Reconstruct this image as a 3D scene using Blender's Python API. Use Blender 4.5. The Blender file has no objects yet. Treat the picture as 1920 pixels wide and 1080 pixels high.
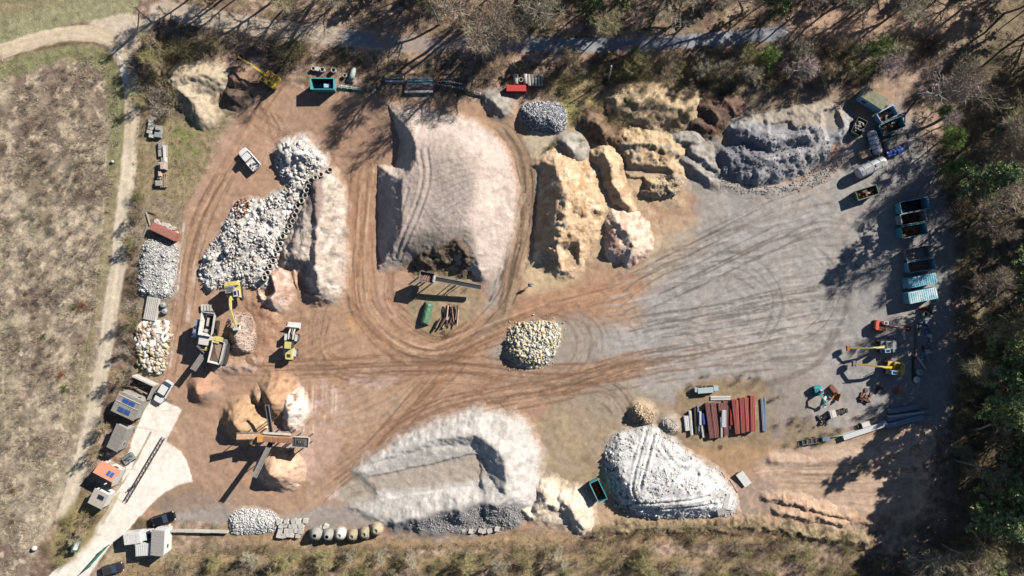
import bpy, math, random
import numpy as np
from mathutils import Matrix, Vector
random.seed(11); np.random.seed(11)
SC = bpy.context.scene; COL = SC.collection
# ------------------------------------------------------------------ camera, sky, sun
S = 0.1          # metres per photo pixel on the ground
CAMH = 133.0     # drone height
cam_d = bpy.data.cameras.new('drone_camera'); cam_d.lens = 18*CAMH/96.0; cam_d.sensor_width = 36
cam_d.clip_start = 1; cam_d.clip_end = 3000
cam = bpy.data.objects.new('drone_camera', cam_d); COL.objects.link(cam); cam.location = (0, 0, CAMH)
SC.camera = cam
SUN_EL = math.radians(31.5); SUN_V = Vector((0.80*math.cos(SUN_EL), 0.60*math.cos(SUN_EL), math.sin(SUN_EL)))
w = bpy.data.worlds.new('World'); SC.world = w; w.use_nodes = True
nt = w.node_tree; bg = nt.nodes['Background']
sky = nt.nodes.new('ShaderNodeTexSky'); sky.sky_type = 'NISHITA'; sky.sun_disc = False
sky.sun_elevation = SUN_EL; sky.sun_rotation = math.atan2(0.80, 0.60)
sky.altitude = 300; sky.air_density = 0.75; sky.dust_density = 0.15; sky.ozone_density = 1.2
nt.links.new(sky.outputs[0], bg.inputs[0]); bg.inputs[1].default_value = 0.05
sd = bpy.data.lights.new('sun', 'SUN'); sd.energy = 5.0; sd.angle = math.radians(0.5); sd.color = (1.0, 0.95, 0.88)
sun = bpy.data.objects.new('sun', sd); COL.objects.link(sun)
sun.rotation_euler = SUN_V.to_track_quat('Z', 'Y').to_euler(); sun.location = (60, 45, 80)
SC.view_settings.view_transform = 'Standard'; SC.view_settings.look = 'None'
SC.view_settings.gamma = 1; SC.view_settings.exposure = 1.52; SC.view_settings.use_curve_mapping = False

# ------------------------------------------------------------------ small maths
def W(px, py, h=0.0):
    f = 1-h/CAMH
    return ((px-960)*S*f, (540-py)*S*f)
def lin(c):
    c = np.asarray(c, float)/255.0
    return np.where(c <= 0.04045, c/12.92, ((c+0.055)/1.055)**2.4)
KEXP = 2.6
def A(r, g, b, k=KEXP):
    return np.clip(lin((r, g, b))/k, 0, 0.8)
def _hash(ix, iy, s):
    n = (ix.astype(np.int64)*374761393 + iy.astype(np.int64)*668265263 + s*1274126177) & 0xffffffff
    n = ((n ^ (n >> 13))*1274126177) & 0xffffffff
    return ((n ^ (n >> 16)) & 0xffff)/65535.0
def vn(x, y, s=0):
    ix = np.floor(x); iy = np.floor(y); fx = x-ix; fy = y-iy
    fx = fx*fx*(3-2*fx); fy = fy*fy*(3-2*fy)
    a = _hash(ix, iy, s); b = _hash(ix+1, iy, s); c = _hash(ix, iy+1, s); d = _hash(ix+1, iy+1, s)
    return (a+(b-a)*fx)*(1-fy)+(c+(d-c)*fx)*fy
def fbm(x, y, s=0, o=4, g=0.5):
    t = 0; a = 1; n = 0
    for i in range(o):
        t = t+a*(vn(x, y, s+i*17)*2-1); n += a; a *= g; x = x*2.03+3.1; y = y*2.03+1.7
    return t/n
def sstep(a, b, x):
    t = np.clip((x-a)/(b-a), 0, 1); return t*t*(3-2*t)
def smooth(pts, closed=False, n=6):
    P = np.array(pts, float); k = len(P); out = []
    rng = range(k) if closed else range(k-1)
    for i in rng:
        if closed: p0, p1, p2, p3 = P[(i-1) % k], P[i], P[(i+1) % k], P[(i+2) % k]
        else: p0, p1, p2, p3 = P[max(i-1, 0)], P[i], P[i+1], P[min(i+2, k-1)]
        for j in range(n):
            t = j/n
            out.append(0.5*((2*p1)+(-p0+p2)*t+(2*p0-5*p1+4*p2-p3)*t*t+(-p0+3*p1-3*p2+p3)*t**3))
    if not closed: out.append(P[-1])
    return np.array(out)
def sdf(poly, X, Y):
    P = np.asarray(poly, float); n = len(P)
    d2 = np.full(X.shape, 1e18); ins = np.zeros(X.shape, bool)
    for i in range(n):
        ax, ay = P[i]; bx, by = P[(i+1) % n]; ex, ey = bx-ax, by-ay
        L = ex*ex+ey*ey+1e-9
        t = np.clip(((X-ax)*ex+(Y-ay)*ey)/L, 0, 1)
        d2 = np.minimum(d2, (X-ax-t*ex)**2+(Y-ay-t*ey)**2)
        if ay != by:
            c = ((ay > Y) != (by > Y)) & (X < (bx-ax)*(Y-ay)/(by-ay)+ax); ins ^= c
    d = np.sqrt(d2); return np.where(ins, d, -d)
def pline(P, X, Y):
    """distance, signed offset, arc length and fractional position to a polyline"""
    P = np.asarray(P, float); best = np.full(X.shape, 1e18); sg = np.zeros(X.shape); al = np.zeros(X.shape)
    acc = 0.0
    for i in range(len(P)-1):
        ax, ay = P[i][:2]; ex, ey = P[i+1][0]-ax, P[i+1][1]-ay; L = math.hypot(ex, ey)+1e-9
        t = np.clip(((X-ax)*ex+(Y-ay)*ey)/(L*L), 0, 1)
        dx = X-ax-t*ex; dy = Y-ay-t*ey; d = dx*dx+dy*dy
        m = d < best; best = np.where(m, d, best)
        sg = np.where(m, np.sign(ex*dy-ey*dx), sg); al = np.where(m, acc+t*L, al); acc += L
    d = np.sqrt(best); return d, d*sg, al, acc

# ------------------------------------------------------------------ materials
MATS = {}
def _nodes(name):
    m = bpy.data.materials.new(name); m.use_nodes = True; t = m.node_tree
    return m, t, t.nodes['Principled BSDF']
def earth_mat(name, bump=0.5, dist=0.06, sc=6.0, var=0.22, rough=0.95):
    """colour attribute x fine grain, with a gravelly relief"""
    if name in MATS: return MATS[name]
    m, t, b = _nodes(name); N = t.nodes; L = t.links
    at = N.new('ShaderNodeAttribute'); at.attribute_name = 'col'
    geo = N.new('ShaderNodeNewGeometry')
    n1 = N.new('ShaderNodeTexNoise'); n1.inputs['Scale'].default_value = sc; n1.inputs['Detail'].default_value = 5; n1.inputs['Roughness'].default_value = 0.7
    n2 = N.new('ShaderNodeTexNoise'); n2.inputs['Scale'].default_value = 0.9; n2.inputs['Detail'].default_value = 4
    L.new(geo.outputs['Position'], n1.inputs['Vector']); L.new(geo.outputs['Position'], n2.inputs['Vector'])
    mr = N.new('ShaderNodeMapRange'); mr.inputs[1].default_value = 0.25; mr.inputs[2].default_value = 0.75; mr.inputs[3].default_value = 1-var; mr.inputs[4].default_value = 1+var
    L.new(n1.outputs[0], mr.inputs[0])
    mr2 = N.new('ShaderNodeMapRange'); mr2.inputs[1].default_value = 0.3; mr2.inputs[2].default_value = 0.7; mr2.inputs[3].default_value = 1-var*0.6; mr2.inputs[4].default_value = 1+var*0.6
    L.new(n2.outputs[0], mr2.inputs[0])
    mu = N.new('ShaderNodeMath'); mu.operation = 'MULTIPLY'; L.new(mr.outputs[0], mu.inputs[0]); L.new(mr2.outputs[0], mu.inputs[1])
    vm = N.new('ShaderNodeVectorMath'); vm.operation = 'SCALE'; L.new(at.outputs['Color'], vm.inputs[0]); L.new(mu.outputs[0], vm.inputs['Scale'])
    L.new(vm.outputs[0], b.inputs['Base Color']); b.inputs['Roughness'].default_value = rough; b.inputs['Specular IOR Level'].default_value = 0.15
    bp = N.new('ShaderNodeBump'); bp.inputs['Strength'].default_value = bump; bp.inputs['Distance'].default_value = dist
    L.new(n1.outputs[0], bp.inputs['Height']); L.new(bp.outputs[0], b.inputs['Normal'])
    MATS[name] = m; return m
def mat(name, rgb, rough=0.6, metal=0.0, var=0.18, sc=2.5, dirt=None, dirt_amt=0.5, rnd=0.0, spec=0.4):
    """plain coloured material with mottling, optional dirt/rust patches and per-object variation; rgb is base colour"""
    if name in MATS: return MATS[name]
    m, t, b = _nodes(name); N = t.nodes; L = t.links
    geo = N.new('ShaderNodeTexCoord')
    n1 = N.new('ShaderNodeTexNoise'); n1.inputs['Scale'].default_value = sc; n1.inputs['Detail'].default_value = 6; n1.inputs['Roughness'].default_value = 0.65
    L.new(geo.outputs['Object'], n1.inputs['Vector'])
    mr = N.new('ShaderNodeMapRange'); mr.inputs[1].default_value = 0.3; mr.inputs[2].default_value = 0.7; mr.inputs[3].default_value = 1-var; mr.inputs[4].default_value = 1+var
    L.new(n1.outputs[0], mr.inputs[0]); fac = mr.outputs[0]
    if rnd > 0:
        oi = N.new('ShaderNodeObjectInfo'); r = N.new('ShaderNodeMapRange'); r.inputs[3].default_value = 1-rnd; r.inputs[4].default_value = 1+rnd
        L.new(oi.outputs['Random'], r.inputs[0]); mu = N.new('ShaderNodeMath'); mu.operation = 'MULTIPLY'; L.new(fac, mu.inputs[0]); L.new(r.outputs[0], mu.inputs[1]); fac = mu.outputs[0]
    vm = N.new('ShaderNodeVectorMath'); vm.operation = 'SCALE'; vm.inputs[0].default_value = tuple(float(c) for c in rgb)
    L.new(fac, vm.inputs['Scale']); out = vm.outputs[0]
    if dirt is not None:
        n2 = N.new('ShaderNodeTexNoise'); n2.inputs['Scale'].default_value = sc*0.6; n2.inputs['Detail'].default_value = 8; n2.inputs['Roughness'].default_value = 0.7
        mp = N.new('ShaderNodeVectorMath'); mp.operation = 'ADD'; mp.inputs[1].default_value = (7.3, 1.9, 4.4); L.new(geo.outputs['Object'], mp.inputs[0]); L.new(mp.outputs[0], n2.inputs['Vector'])
        rp = N.new('ShaderNodeMapRange'); rp.inputs[1].default_value = 0.62-0.25*dirt_amt; rp.inputs[2].default_value = 0.72-0.12*dirt_amt; L.new(n2.outputs[0], rp.inputs[0])
        mx = N.new('ShaderNodeMix'); mx.data_type = 'RGBA'; L.new(rp.outputs[0], mx.inputs[0]); L.new(out, mx.inputs[6]); mx.inputs[7].default_value = (*[float(c) for c in dirt], 1); out = mx.outputs[2]
    L.new(out, b.inputs['Base Color']); b.inputs['Roughness'].default_value = rough; b.inputs['Metallic'].default_value = metal; b.inputs['Specular IOR Level'].default_value = spec
    MATS[name] = m; return m

# ------------------------------------------------------------------ object helpers
def tag(o, label=None, cat=None, group=None, kind=None):
    if label: o['label'] = label
    if cat: o['category'] = cat
    if group: o['group'] = group
    if kind: o['kind'] = kind
    return o
def link(name, me, m=None, parent=None):
    o = bpy.data.objects.new(name, me); COL.objects.link(o)
    if m is not None and me is not None and len(me.materials) == 0: me.materials.append(m)
    if parent is not None: o.parent = parent
    return o
def thing(name, label, cat, px, py, d=(1, 0), z=0.0, group=None):
    """Empty at the base; d is its forward direction in photo pixels (x right, y down)"""
    o = bpy.data.objects.new(name, None); COL.objects.link(o); x, y = W(px, py, z)
    o.location = (x, y, z); o.rotation_euler = (0, 0, math.atan2(-d[1], d[0])); o.empty_display_size = 0.5
    return tag(o, label, cat, group)
def npmesh(name, V, F, cols=None, smooth_=False):
    """V (n,3), F (m,k) all faces k-gons"""
    V = np.asarray(V, np.float32); F = np.asarray(F, np.int32); me = bpy.data.meshes.new(name)
    me.vertices.add(len(V)); me.vertices.foreach_set('co', V.ravel())
    k = F.shape[1]; me.loops.add(F.size); me.loops.foreach_set('vertex_index', F.ravel())
    me.polygons.add(len(F)); me.polygons.foreach_set('loop_start', np.arange(0, F.size, k, dtype=np.int32))
    try: me.polygons.foreach_set('loop_total', np.full(len(F), k, np.int32))
    except Exception: pass
    if smooth_: me.polygons.foreach_set('use_smooth', np.ones(len(F), bool))
    if cols is not None:
        a = me.color_attributes.new('col', 'FLOAT_COLOR', 'POINT')
        c4 = np.ones((len(V), 4), np.float32); c4[:, :3] = cols; a.data.foreach_set('color', c4.ravel())
    me.update(calc_edges=True); return me
class MB:
    def __init__(s): s.V = []; s.F = []
    def add(s, v, f):
        b = len(s.V); s.V += [tuple(p) for p in v]; s.F += [tuple(i+b for i in q) for q in f]; return s
    def box(s, c, d, rz=0, tilt=0, M=None):
        x, y, z = d[0]/2, d[1]/2, d[2]/2
        v = [Vector(p) for p in ((-x,-y,-z),(x,-y,-z),(x,y,-z),(-x,y,-z),(-x,-y,z),(x,-y,z),(x,y,z),(-x,y,z))]
        R = M if M is not None else Matrix.Rotation(rz, 4, 'Z') @ Matrix.Rotation(tilt, 4, 'Y')
        v = [R @ p + Vector(c) for p in v]
        return s.add(v, [(3,2,1,0),(4,5,6,7),(0,1,5,4),(1,2,6,5),(2,3,7,6),(3,0,4,7)])
    def beam(s, p0, p1, w_, h_):
        p0, p1 = Vector(p0), Vector(p1); d = p1-p0; L = d.length; x = d.normalized()
        up = Vector((0,0,1)) if abs(x.z) < 0.95 else Vector((1,0,0))
        y = up.cross(x).normalized(); z = x.cross(y); M = Matrix((x, y, z)).transposed().to_4x4()
        return s.box((p0+p1)/2, (L, w_, h_), M=M)
    def cyl(s, p0, p1, r0, r1=None, n=10, caps=True):
        r1 = r0 if r1 is None else r1
        p0, p1 = Vector(p0), Vector(p1); x = (p1-p0).normalized()
        up = Vector((0,0,1)) if abs(x.z) < 0.95 else Vector((1,0,0))
        y = up.cross(x).normalized(); z = x.cross(y); v = []
        for p, r in ((p0, r0), (p1, r1)):
            for i in range(n):
                a = 2*math.pi*i/n; v.append(p+y*math.cos(a)*r+z*math.sin(a)*r)
        f = [(i, (i+1) % n, n+(i+1) % n, n+i) for i in range(n)]
        if caps: f += [tuple(range(n-1, -1, -1)), tuple(range(n, 2*n))]
        return s.add(v, f)
    def lathe(s, prof, p0, x, n=14):
        """prof = [(along, radius)...] round axis x from p0"""
        p0 = Vector(p0); x = Vector(x).normalized(); up = Vector((0,0,1)) if abs(x.z) < 0.95 else Vector((1,0,0))
        y = up.cross(x).normalized(); z = x.cross(y); v = []; f = []
        for a_, r in prof:
            for i in range(n):
                a = 2*math.pi*i/n; v.append(p0+x*a_+y*math.cos(a)*r+z*math.sin(a)*r)
        for k in range(len(prof)-1):
            for i in range(n): f.append((k*n+i, k*n+(i+1) % n, (k+1)*n+(i+1) % n, (k+1)*n+i))
        return s.add(v, f)
    def pipe(s, p0, p1, r, t=0.1, n=14):
        L = (Vector(p1)-Vector(p0)).length
        return s.lathe([(0, r), (L, r), (L, r-t), (0, r-t), (0, r)], p0, Vector(p1)-Vector(p0), n)
    def prism(s, poly, z0, z1, top=None):
        n = len(poly); q = top or poly
        v = [(x, y, z0) for x, y in poly]+[(x, y, z1) for x, y in q]
        return s.add(v, [tuple(range(n-1, -1, -1)), tuple(range(n, 2*n))]+[(i, (i+1) % n, n+(i+1) % n, n+i) for i in range(n)])
    def quad(s, *p): return s.add(p, [tuple(range(len(p)))])
    def mesh(s, name):
        me = bpy.data.meshes.new(name); me.from_pydata(s.V, [], s.F); me.update(); return me
    def build(s, name, m, parent=None, smooth_=False):
        me = s.mesh(name)
        if smooth_: me.polygons.foreach_set('use_smooth', np.ones(len(me.polygons), bool))
        return link(name, me, m, parent)
def rot_z(o, a): o.rotation_euler = (0, 0, a); return o
def rrect(L, Wd, r, n=3, cx=0, cy=0):
    """rounded rectangle outline"""
    out = []
    for sx, sy, a0 in ((1,1,0), (-1,1,90), (-1,-1,180), (1,-1,270)):
        for i in range(n+1):
            a = math.radians(a0+90*i/n); out.append((cx+sx*(L/2-r)+r*math.cos(a), cy+sy*(Wd/2-r)+r*math.sin(a)))
    return out
# ------------------------------------------------------------------ the ground: one height field, coloured by region, split into named sheets
GST = 2.2
gx = np.arange(-64, 1984+GST, GST); gy = np.arange(-64, 1144+GST, GST)
GX, GY = np.meshgrid(gx, gy); NX, NY = len(gx), len(gy)
GC = np.zeros((NY, NX, 3)); GZ = np.zeros((NY, NX)); GR = np.zeros((NY, NX), np.int8)
REG = ['forest_floor', 'meadow', 'dry_field', 'dirt_road', 'road', 'yard_ground', 'pavement', 'path', 'yard_gravel']
def view(pts, pad):
    P = np.asarray(pts)[:, :2]; x0, y0 = P.min(0)-pad; x1, y1 = P.max(0)+pad
    i0, i1 = np.searchsorted(gx, [x0, x1]); j0, j1 = np.searchsorted(gy, [y0, y1])
    return slice(max(j0, 0), max(j1, 0)), slice(max(i0, 0), max(i1, 0))
def blend(sl, m, rgb, var=0.0, nz=None):
    c = np.asarray(rgb)[None, None, :]
    if nz is not None: c = c*(1+var*nz[..., None])
    GC[sl] = GC[sl]*(1-m[..., None])+c*m[..., None]
_seed = [100]
def area(pts, rgb, soft=6, warp=8, wsc=28, op=1.0, reg=None, var=0.12, nsc=14, patch=None, z=None, sm=True):
    """paint a soft-edged patch; patch=(scale, lo, hi) keeps only part of it by noise"""
    _seed[0] += 7; sd_ = _seed[0]
    P = smooth(pts, True, 4) if sm else np.asarray(pts, float); sl = view(P, soft+warp*2+4); X = GX[sl]; Y = GY[sl]
    if X.size == 0: return
    d = sdf(P, X, Y)
    if warp: d = d+warp*fbm(X/wsc, Y/wsc, sd_, 4)
    m = sstep(-soft, soft, d)
    if reg is not None: GR[sl] = np.where(m > 0.5, reg, GR[sl])
    mm = m*op
    if patch: mm = mm*sstep(patch[1], patch[2], fbm(X/patch[0], Y/patch[0], sd_+3, 4))
    blend(sl, mm, rgb, var, fbm(X/nsc, Y/nsc, sd_+5, 4))
    if z is not None: GZ[sl] += z*m
def track(pts, width, rgb, soft=None, op=1.0, streak=0.25, reg=None, ruts=0.0, patch=None, along=60, across=5, nsm=6, flat=None):
    """paint a wheel track: streaks run along the line"""
    _seed[0] += 7; sd_ = _seed[0]; soft = soft or width*0.3
    P = smooth(pts, False, nsm); sl = view(P, width+soft+6); X = GX[sl]; Y = GY[sl]
    if X.size == 0: return
    d, sg, al, T = pline(P, X, Y); d = d+2.5*fbm(X/20, Y/20, sd_, 3)
    m = 1-sstep(width/2-soft, width/2+soft*0.5, d); m = m*(sstep(-0.2, 1, np.minimum(al, T-al)/max(8.0, width*0.8)+0.25*fbm(X/14, Y/14, sd_+4, 3)) if width > 15 else sstep(0, 1, np.minimum(al, T-al)/8+0.8))
    if reg is not None: GR[sl] = np.where((m > 0.5), reg, GR[sl])
    st = fbm(al/along, sg/across, sd_+2, 3)
    mm = m*op
    if patch: mm = mm*sstep(patch[0], patch[1], st)
    blend(sl, mm, rgb, streak, st)
    if flat: GZ[sl] = GZ[sl]*(1-m*flat)
    if ruts: GZ[sl] += m*ruts*fbm(al/(along*1.5), sg/4.2, sd_+9, 2)
def streaks(pts, rgb, ang, lx, ly, lo, hi, op=0.6, soft=25):
    """directional streaking inside a polygon, angle in photo degrees"""
    _seed[0] += 7; sd_ = _seed[0]; P = smooth(pts, True, 4); sl = view(P, soft+4); X = GX[sl]; Y = GY[sl]
    m = sstep(-soft, soft, sdf(P, X, Y)); a = math.radians(ang)
    wx = X+14*fbm(X/90, Y/90, sd_+1, 2); wy = Y+14*fbm(X/90, Y/90, sd_+2, 2)
    u = wx*math.cos(a)+wy*math.sin(a); v = -wx*math.sin(a)+wy*math.cos(a)
    st = fbm(u/lx, v/ly, sd_+3, 4); blend(sl, m*op*sstep(lo, hi, st), rgb)
    GZ[sl] += 0.05*m*fbm(u/lx, v/ly, sd_+3, 2)

# base: leaf litter of the woods
n1 = fbm(GX/60, GY/60, 1, 5); n2 = fbm(GX/9, GY/9, 2, 4); n3 = fbm(GX/25, GY/25, 3, 4)
lit = A(196, 168, 146); drk = A(136, 114, 98); olv = A(120, 112, 78)
t = sstep(-0.35, 0.35, n1+0.5*n2)[..., None]; GC[:] = lit*t+drk*(1-t)
t = (0.6*sstep(0.0, 0.5, n3))[..., None]; GC[:] = GC*(1-t)+olv*t
GC *= (1+0.25*n2)[..., None]
GZ[:] = 0.10*n3+0.05*n2

# colours
BR = A(192, 156, 129); BRL = A(210,180,154); BRD = A(150, 112, 86); TAN = A(205, 182, 152); GRY = A(178, 172, 166); GRD = A(122, 112, 106)
PNK = A(208, 180, 165); PALE = A(232, 220, 204)
# meadow (top left) and dry field (left)
area([(-80,-80),(262,-80),(250,20),(215,40),(150,42),(60,72),(-80,130)], A(166,161,124), soft=2, warp=3, reg=1, var=0.16, nsc=9)
area([(-80,-80),(140,-80),(110,8),(-80,25)], A(150,128,100), soft=10, warp=10, op=0.45)
FIELD = [(-80,150),(40,112),(100,92),(165,88),(205,108),(226,150),(234,210),(226,330),(214,430),(203,520),(190,610),(176,700),(160,780),(125,900),(96,980),(60,1050),(30,1160),(-80,1160)]
area(FIELD, A(206,188,162), soft=3, warp=4, reg=2, var=0.2, nsc=8)
area(FIELD, A(136,116,102), soft=10, op=0.75, patch=(38,-0.05,0.35), var=0.2)
area(FIELD, A(112,96,86), soft=10, op=0.5, patch=(15,0.1,0.4), var=0.2)
area(FIELD, A(134,112,98), soft=10, op=0.6, patch=(70,0.0,0.35))
area(FIELD, A(158,150,118), soft=10, op=0.5, patch=(70,0.0,0.45), var=0.2)
area(FIELD, A(232,214,186), soft=10, op=0.8, patch=(13,0.2,0.5))
area([(-80,140),(60,100),(150,84),(205,100),(228,150),(236,230),(228,330),(200,330),(205,220),(190,140),(140,112),(60,130),(-80,180)], A(142,142,98), soft=8, warp=6, op=0.85, var=0.25)
area([(228,330),(205,500),(186,600),(150,780),(120,780),(155,640),(180,500),(200,330)], A(158,146,110), soft=10, warp=8, op=0.7, var=0.2)
track([(196,340),(190,430),(178,540),(160,650),(136,770),(100,900)], 5, A(222,204,176), soft=2.5, op=0.6, patch=(-0.4,0.3), along=40)
track([(8,440),(14,560),(6,700),(12,860)], 6, A(226,210,184), soft=3, op=0.55, patch=(-0.4,0.3), along=40)
# dirt road round the field and the lane above the yard
LANE = [(-60,120),(0,98),(60,78),(110,66),(160,62),(200,72),(228,100),(243,140),(248,190),(246,260),(240,330),(230,410),(222,490),(212,560),(200,640),(188,710),(172,790),(150,870),(128,940),(112,985)]
area([(170,40),(235,28),(270,35),(285,10),(310,15),(280,60),(262,90),(255,140),(262,180),(240,190),(236,140),(215,95),(190,60)], A(222,204,180), soft=4, warp=5, reg=3, var=0.1)
track(LANE[:11], 30, A(227,208,177), soft=3, streak=0.16, reg=3, flat=0.7, ruts=0.04)
track(LANE[9:], 29, A(230,214,188), soft=4, streak=0.16, reg=3, flat=0.7, ruts=0.04)
track([(-60,135),(60,95),(160,80),(205,90),(228,125),(236,160)], 3, A(120,96,70), op=0.6, soft=1)
track([(205,88),(226,112),(235,150),(238,160)], 5, A(245,238,228), op=0.8, soft=2)
area([(225,125),(235,120),(240,150),(230,152)], A(250,244,236), soft=2, warp=3)
track([(292,14),(380,32),(480,50),(600,64),(720,78),(790,84)], 36, A(208,190,168), soft=3, streak=0.15, reg=3, flat=0.9)
track([(640,70),(740,80),(850,84),(990,84),(1100,84),(1200,82),(1300,76),(1400,68),(1500,60)], 26, A(164,167,172), soft=2, streak=0.08, reg=4, flat=1.0)
track([(1480,62),(1600,52),(1720,52),(1800,62),(1990,86)], 24, A(190,160,136), soft=6, streak=0.15, reg=4, flat=0.8)
track([(980,64),(1100,64),(1200,62),(1300,56),(1420,48)], 5, A(168,146,120), soft=2)
area([(1500,20),(1640,10),(1760,20),(1800,55),(1700,60),(1560,75),(1480,70)], A(206,172,146), soft=10, warp=10, op=0.85)
area([(700,40),(900,10),(980,60),(960,110),(850,110),(740,95)], A(190,160,136), soft=12, warp=14, op=0.6)
area([(1775,120),(1830,60),(1990,0),(1990,1150),(1720,1150),(1772,980),(1790,880),(1785,800),(1800,560),(1770,330)], A(132,122,94), soft=16, warp=16, op=0.7, var=0.25, nsc=9)
# path along the bottom
track([(230,1078),(330,1052),(500,1052),(700,1056),(900,1050),(1100,1048),(1300,1052),(1420,1058)], 20, A(186,160,126), soft=6, streak=0.2, reg=7, flat=0.7)
area([(420,1030),(900,1030),(1400,1010),(1600,1060),(1500,1150),(300,1150)], A(158,144,100), soft=20, warp=12, op=0.55, patch=(40,-0.2,0.3))

# the yard
YARD = [(345,395),(395,310),(425,240),(470,190),(520,165),(580,172),(700,178),(820,188),(900,192),(980,200),(1060,215),(1150,240),(1320,215),(1480,185),(1600,160),(1690,190),(1745,300),(1762,420),(1780,560),(1775,700),(1752,800),(1756,940),(1690,985),(1520,975),(1400,985),(1250,985),(1100,1000),(960,990),(780,1005),(640,1000),(500,985),(420,985),(310,968),(262,970),(240,925),(330,790),(312,720),(318,640),(330,560),(338,470)]
area(YARD, BR, soft=5, warp=6, reg=5, var=0.1, nsc=18)
area([(330,220),(430,200),(420,260),(380,330),(340,400),(300,400),(262,440),(262,220)], A(168,150,118), soft=8, warp=8, var=0.22, nsc=8)
area([(320,240),(372,235),(368,300),(340,330),(322,300)], A(140,150,84), soft=8, warp=8, op=0.7, patch=(22,-0.2,0.3))
area([(262,380),(345,400),(330,560),(318,640),(310,720),(262,720),(250,560)], A(170,152,128), soft=6, warp=6, var=0.2, nsc=8)
# grey gravel half of the yard
GY_ = [(1180,545),(1200,470),(1300,420),(1320,350),(1440,340),(1560,330),(1600,250),(1680,200),(1760,330),(1785,600),(1760,800),(1640,790),(1500,840),(1440,740),(1300,740),(1150,790),(1090,760),(1060,700),(1100,640),(1190,600)]
area(GY_, GRY, soft=22, warp=26, wsc=60, reg=8, var=0.10, nsc=10)
area(GY_, A(196,180,168), soft=24, warp=26, op=0.4, patch=(70,-0.05,0.45))
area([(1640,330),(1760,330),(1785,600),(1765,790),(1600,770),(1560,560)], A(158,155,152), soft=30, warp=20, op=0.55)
area([(930,590),(1060,560),(1120,620),(1130,720),(1010,720),(920,690)], A(176,166,154), soft=14, warp=14, op=0.85)
area([(1040,740),(1160,720),(1250,760),(1280,860),(1140,900),(1060,980),(1010,900)], A(178,160,136), soft=14, warp=14, op=0.85)
area([(1000,790),(1130,800),(1140,900),(1060,910),(1010,870)], A(186,164,132), soft=14, warp=14, op=0.8, patch=(24,-0.3,0.2))
area([(1100,850),(1140,880),(1130,915),(1060,900)], A(140,118,92), soft=10, warp=10, op=0.6, patch=(20,-0.2,0.3))
area([(1120,980),(1150,900),(1180,960),(1250,985)], A(208,180,148), soft=6, warp=6, op=0.7)
area([(640,880),(700,860),(860,860),(900,890),(880,930),(760,960),(660,950),(620,930)], A(184,172,156), soft=12, warp=10, op=0.9)
area([(300,930),(430,925),(520,955),(640,945),(760,985),(520,990),(420,985),(310,968)], A(172,164,156), soft=10, warp=10, op=0.9)
area([(290,915),(360,905),(440,915),(420,945),(310,960),(280,950)], A(168,138,114), soft=10, warp=8, op=0.7)
# reddish top, pale scrapes
area([(520,180),(700,185),(760,210),(735,300),(690,330),(640,310),(600,270),(500,250),(440,290),(470,210)], A(180,148,126), soft=16, warp=14, op=0.8)
area([(430,240),(520,215),(520,260),(400,360),(380,400),(350,400),(390,320)], A(206,172,150), soft=14, warp=12, op=0.65)
area([(480,190),(560,180),(560,240),(470,260)], A(204,172,150), soft=14, warp=14, op=0.5, patch=(26,-0.2,0.4))
area([(560,715),(640,720),(650,790),(600,830),(560,800)], PNK, soft=10, warp=10, op=0.9, patch=(16,-0.3,0.3))
area([(655,695),(740,693),(735,722),(650,720)], PNK, soft=6, warp=8, op=0.9)
area([(640,730),(760,740),(720,830),(640,830)], A(196,170,146), soft=16, warp=14, op=0.5)
area([(585,905),(625,900),(635,925),(600,940),(580,930)], A(232,208,194), soft=6, warp=8)
area([(560,830),(620,800),(640,850),(590,900),(560,880)], A(206,172,154), soft=10, warp=10, op=0.8)
area([(650,592),(700,598),(690,625),(655,620)], A(212,172,124), soft=7, warp=7, op=0.8)
area([(790,655),(830,655),(820,672),(790,672)], A(196,150,104), soft=5, warp=5, op=0.8)
area([(990,480),(1100,490),(1060,545),(1010,560),(985,540)], A(222,196,158), soft=10, warp=10, op=0.9)
area([(1100,470),(1300,400),(1320,450),(1250,510),(1130,500)], A(206,180,148), soft=22, warp=22, op=0.75, patch=(40,-0.4,0.2))
area([(975,260),(1040,250),(1030,320),(995,400),(985,470),(978,380)], A(206,190,164), soft=5, warp=5)
area([(935,470),(970,480),(950,590),(900,610),(910,560)], A(184,176,164), soft=8, warp=8, op=0.85)
area([(765,545),(800,505),(880,520),(900,560),(880,610),(840,640),(790,635),(765,590)], A(176,154,124), soft=5, warp=6, var=0.25, nsc=7)
area([(690,510),(740,500),(760,560),(745,600),(720,610)], A(208,172,148), soft=12, warp=10, op=0.6)
area([(1290,720),(1440,715),(1460,780),(1440,840),(1290,840),(1270,790)], A(166,144,116), soft=8, warp=10, var=0.25, nsc=8)
area([(1440,715),(1520,700),(1520,800),(1450,830)], A(164,152,142), soft=14, warp=10, op=0.8)
area([(1290,835),(1420,840),(1470,830),(1440,870),(1360,880),(1310,865)], A(190,156,120), soft=7, warp=7, op=0.85)
area([(1480,790),(1560,800),(1600,830),(1480,850)], A(160,140,112), soft=8, warp=8, op=0.8)
area([(1430,850),(1560,835),(1740,800),(1756,900),(1740,950),(1600,960),(1450,925)], A(210,182,157), soft=5, warp=6)
streaks([(1430,860),(1740,830),(1740,950),(1600,960),(1450,925)], A(186,156,130), -4, 120, 7, 0.0, 0.4, 0.6)
streaks([(1430,860),(1740,830),(1740,950),(1600,960),(1450,925)], A(224,192,168), -4, 90, 4, 0.1, 0.5, 0.6)
area([(1380,900),(1460,905),(1450,960),(1390,965)], A(186,160,142), soft=6, warp=8, var=0.3, nsc=5)
area([(505,500),(560,500),(572,560),(565,620),(500,620),(510,560)], A(186,150,124), soft=8, warp=6)
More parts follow.
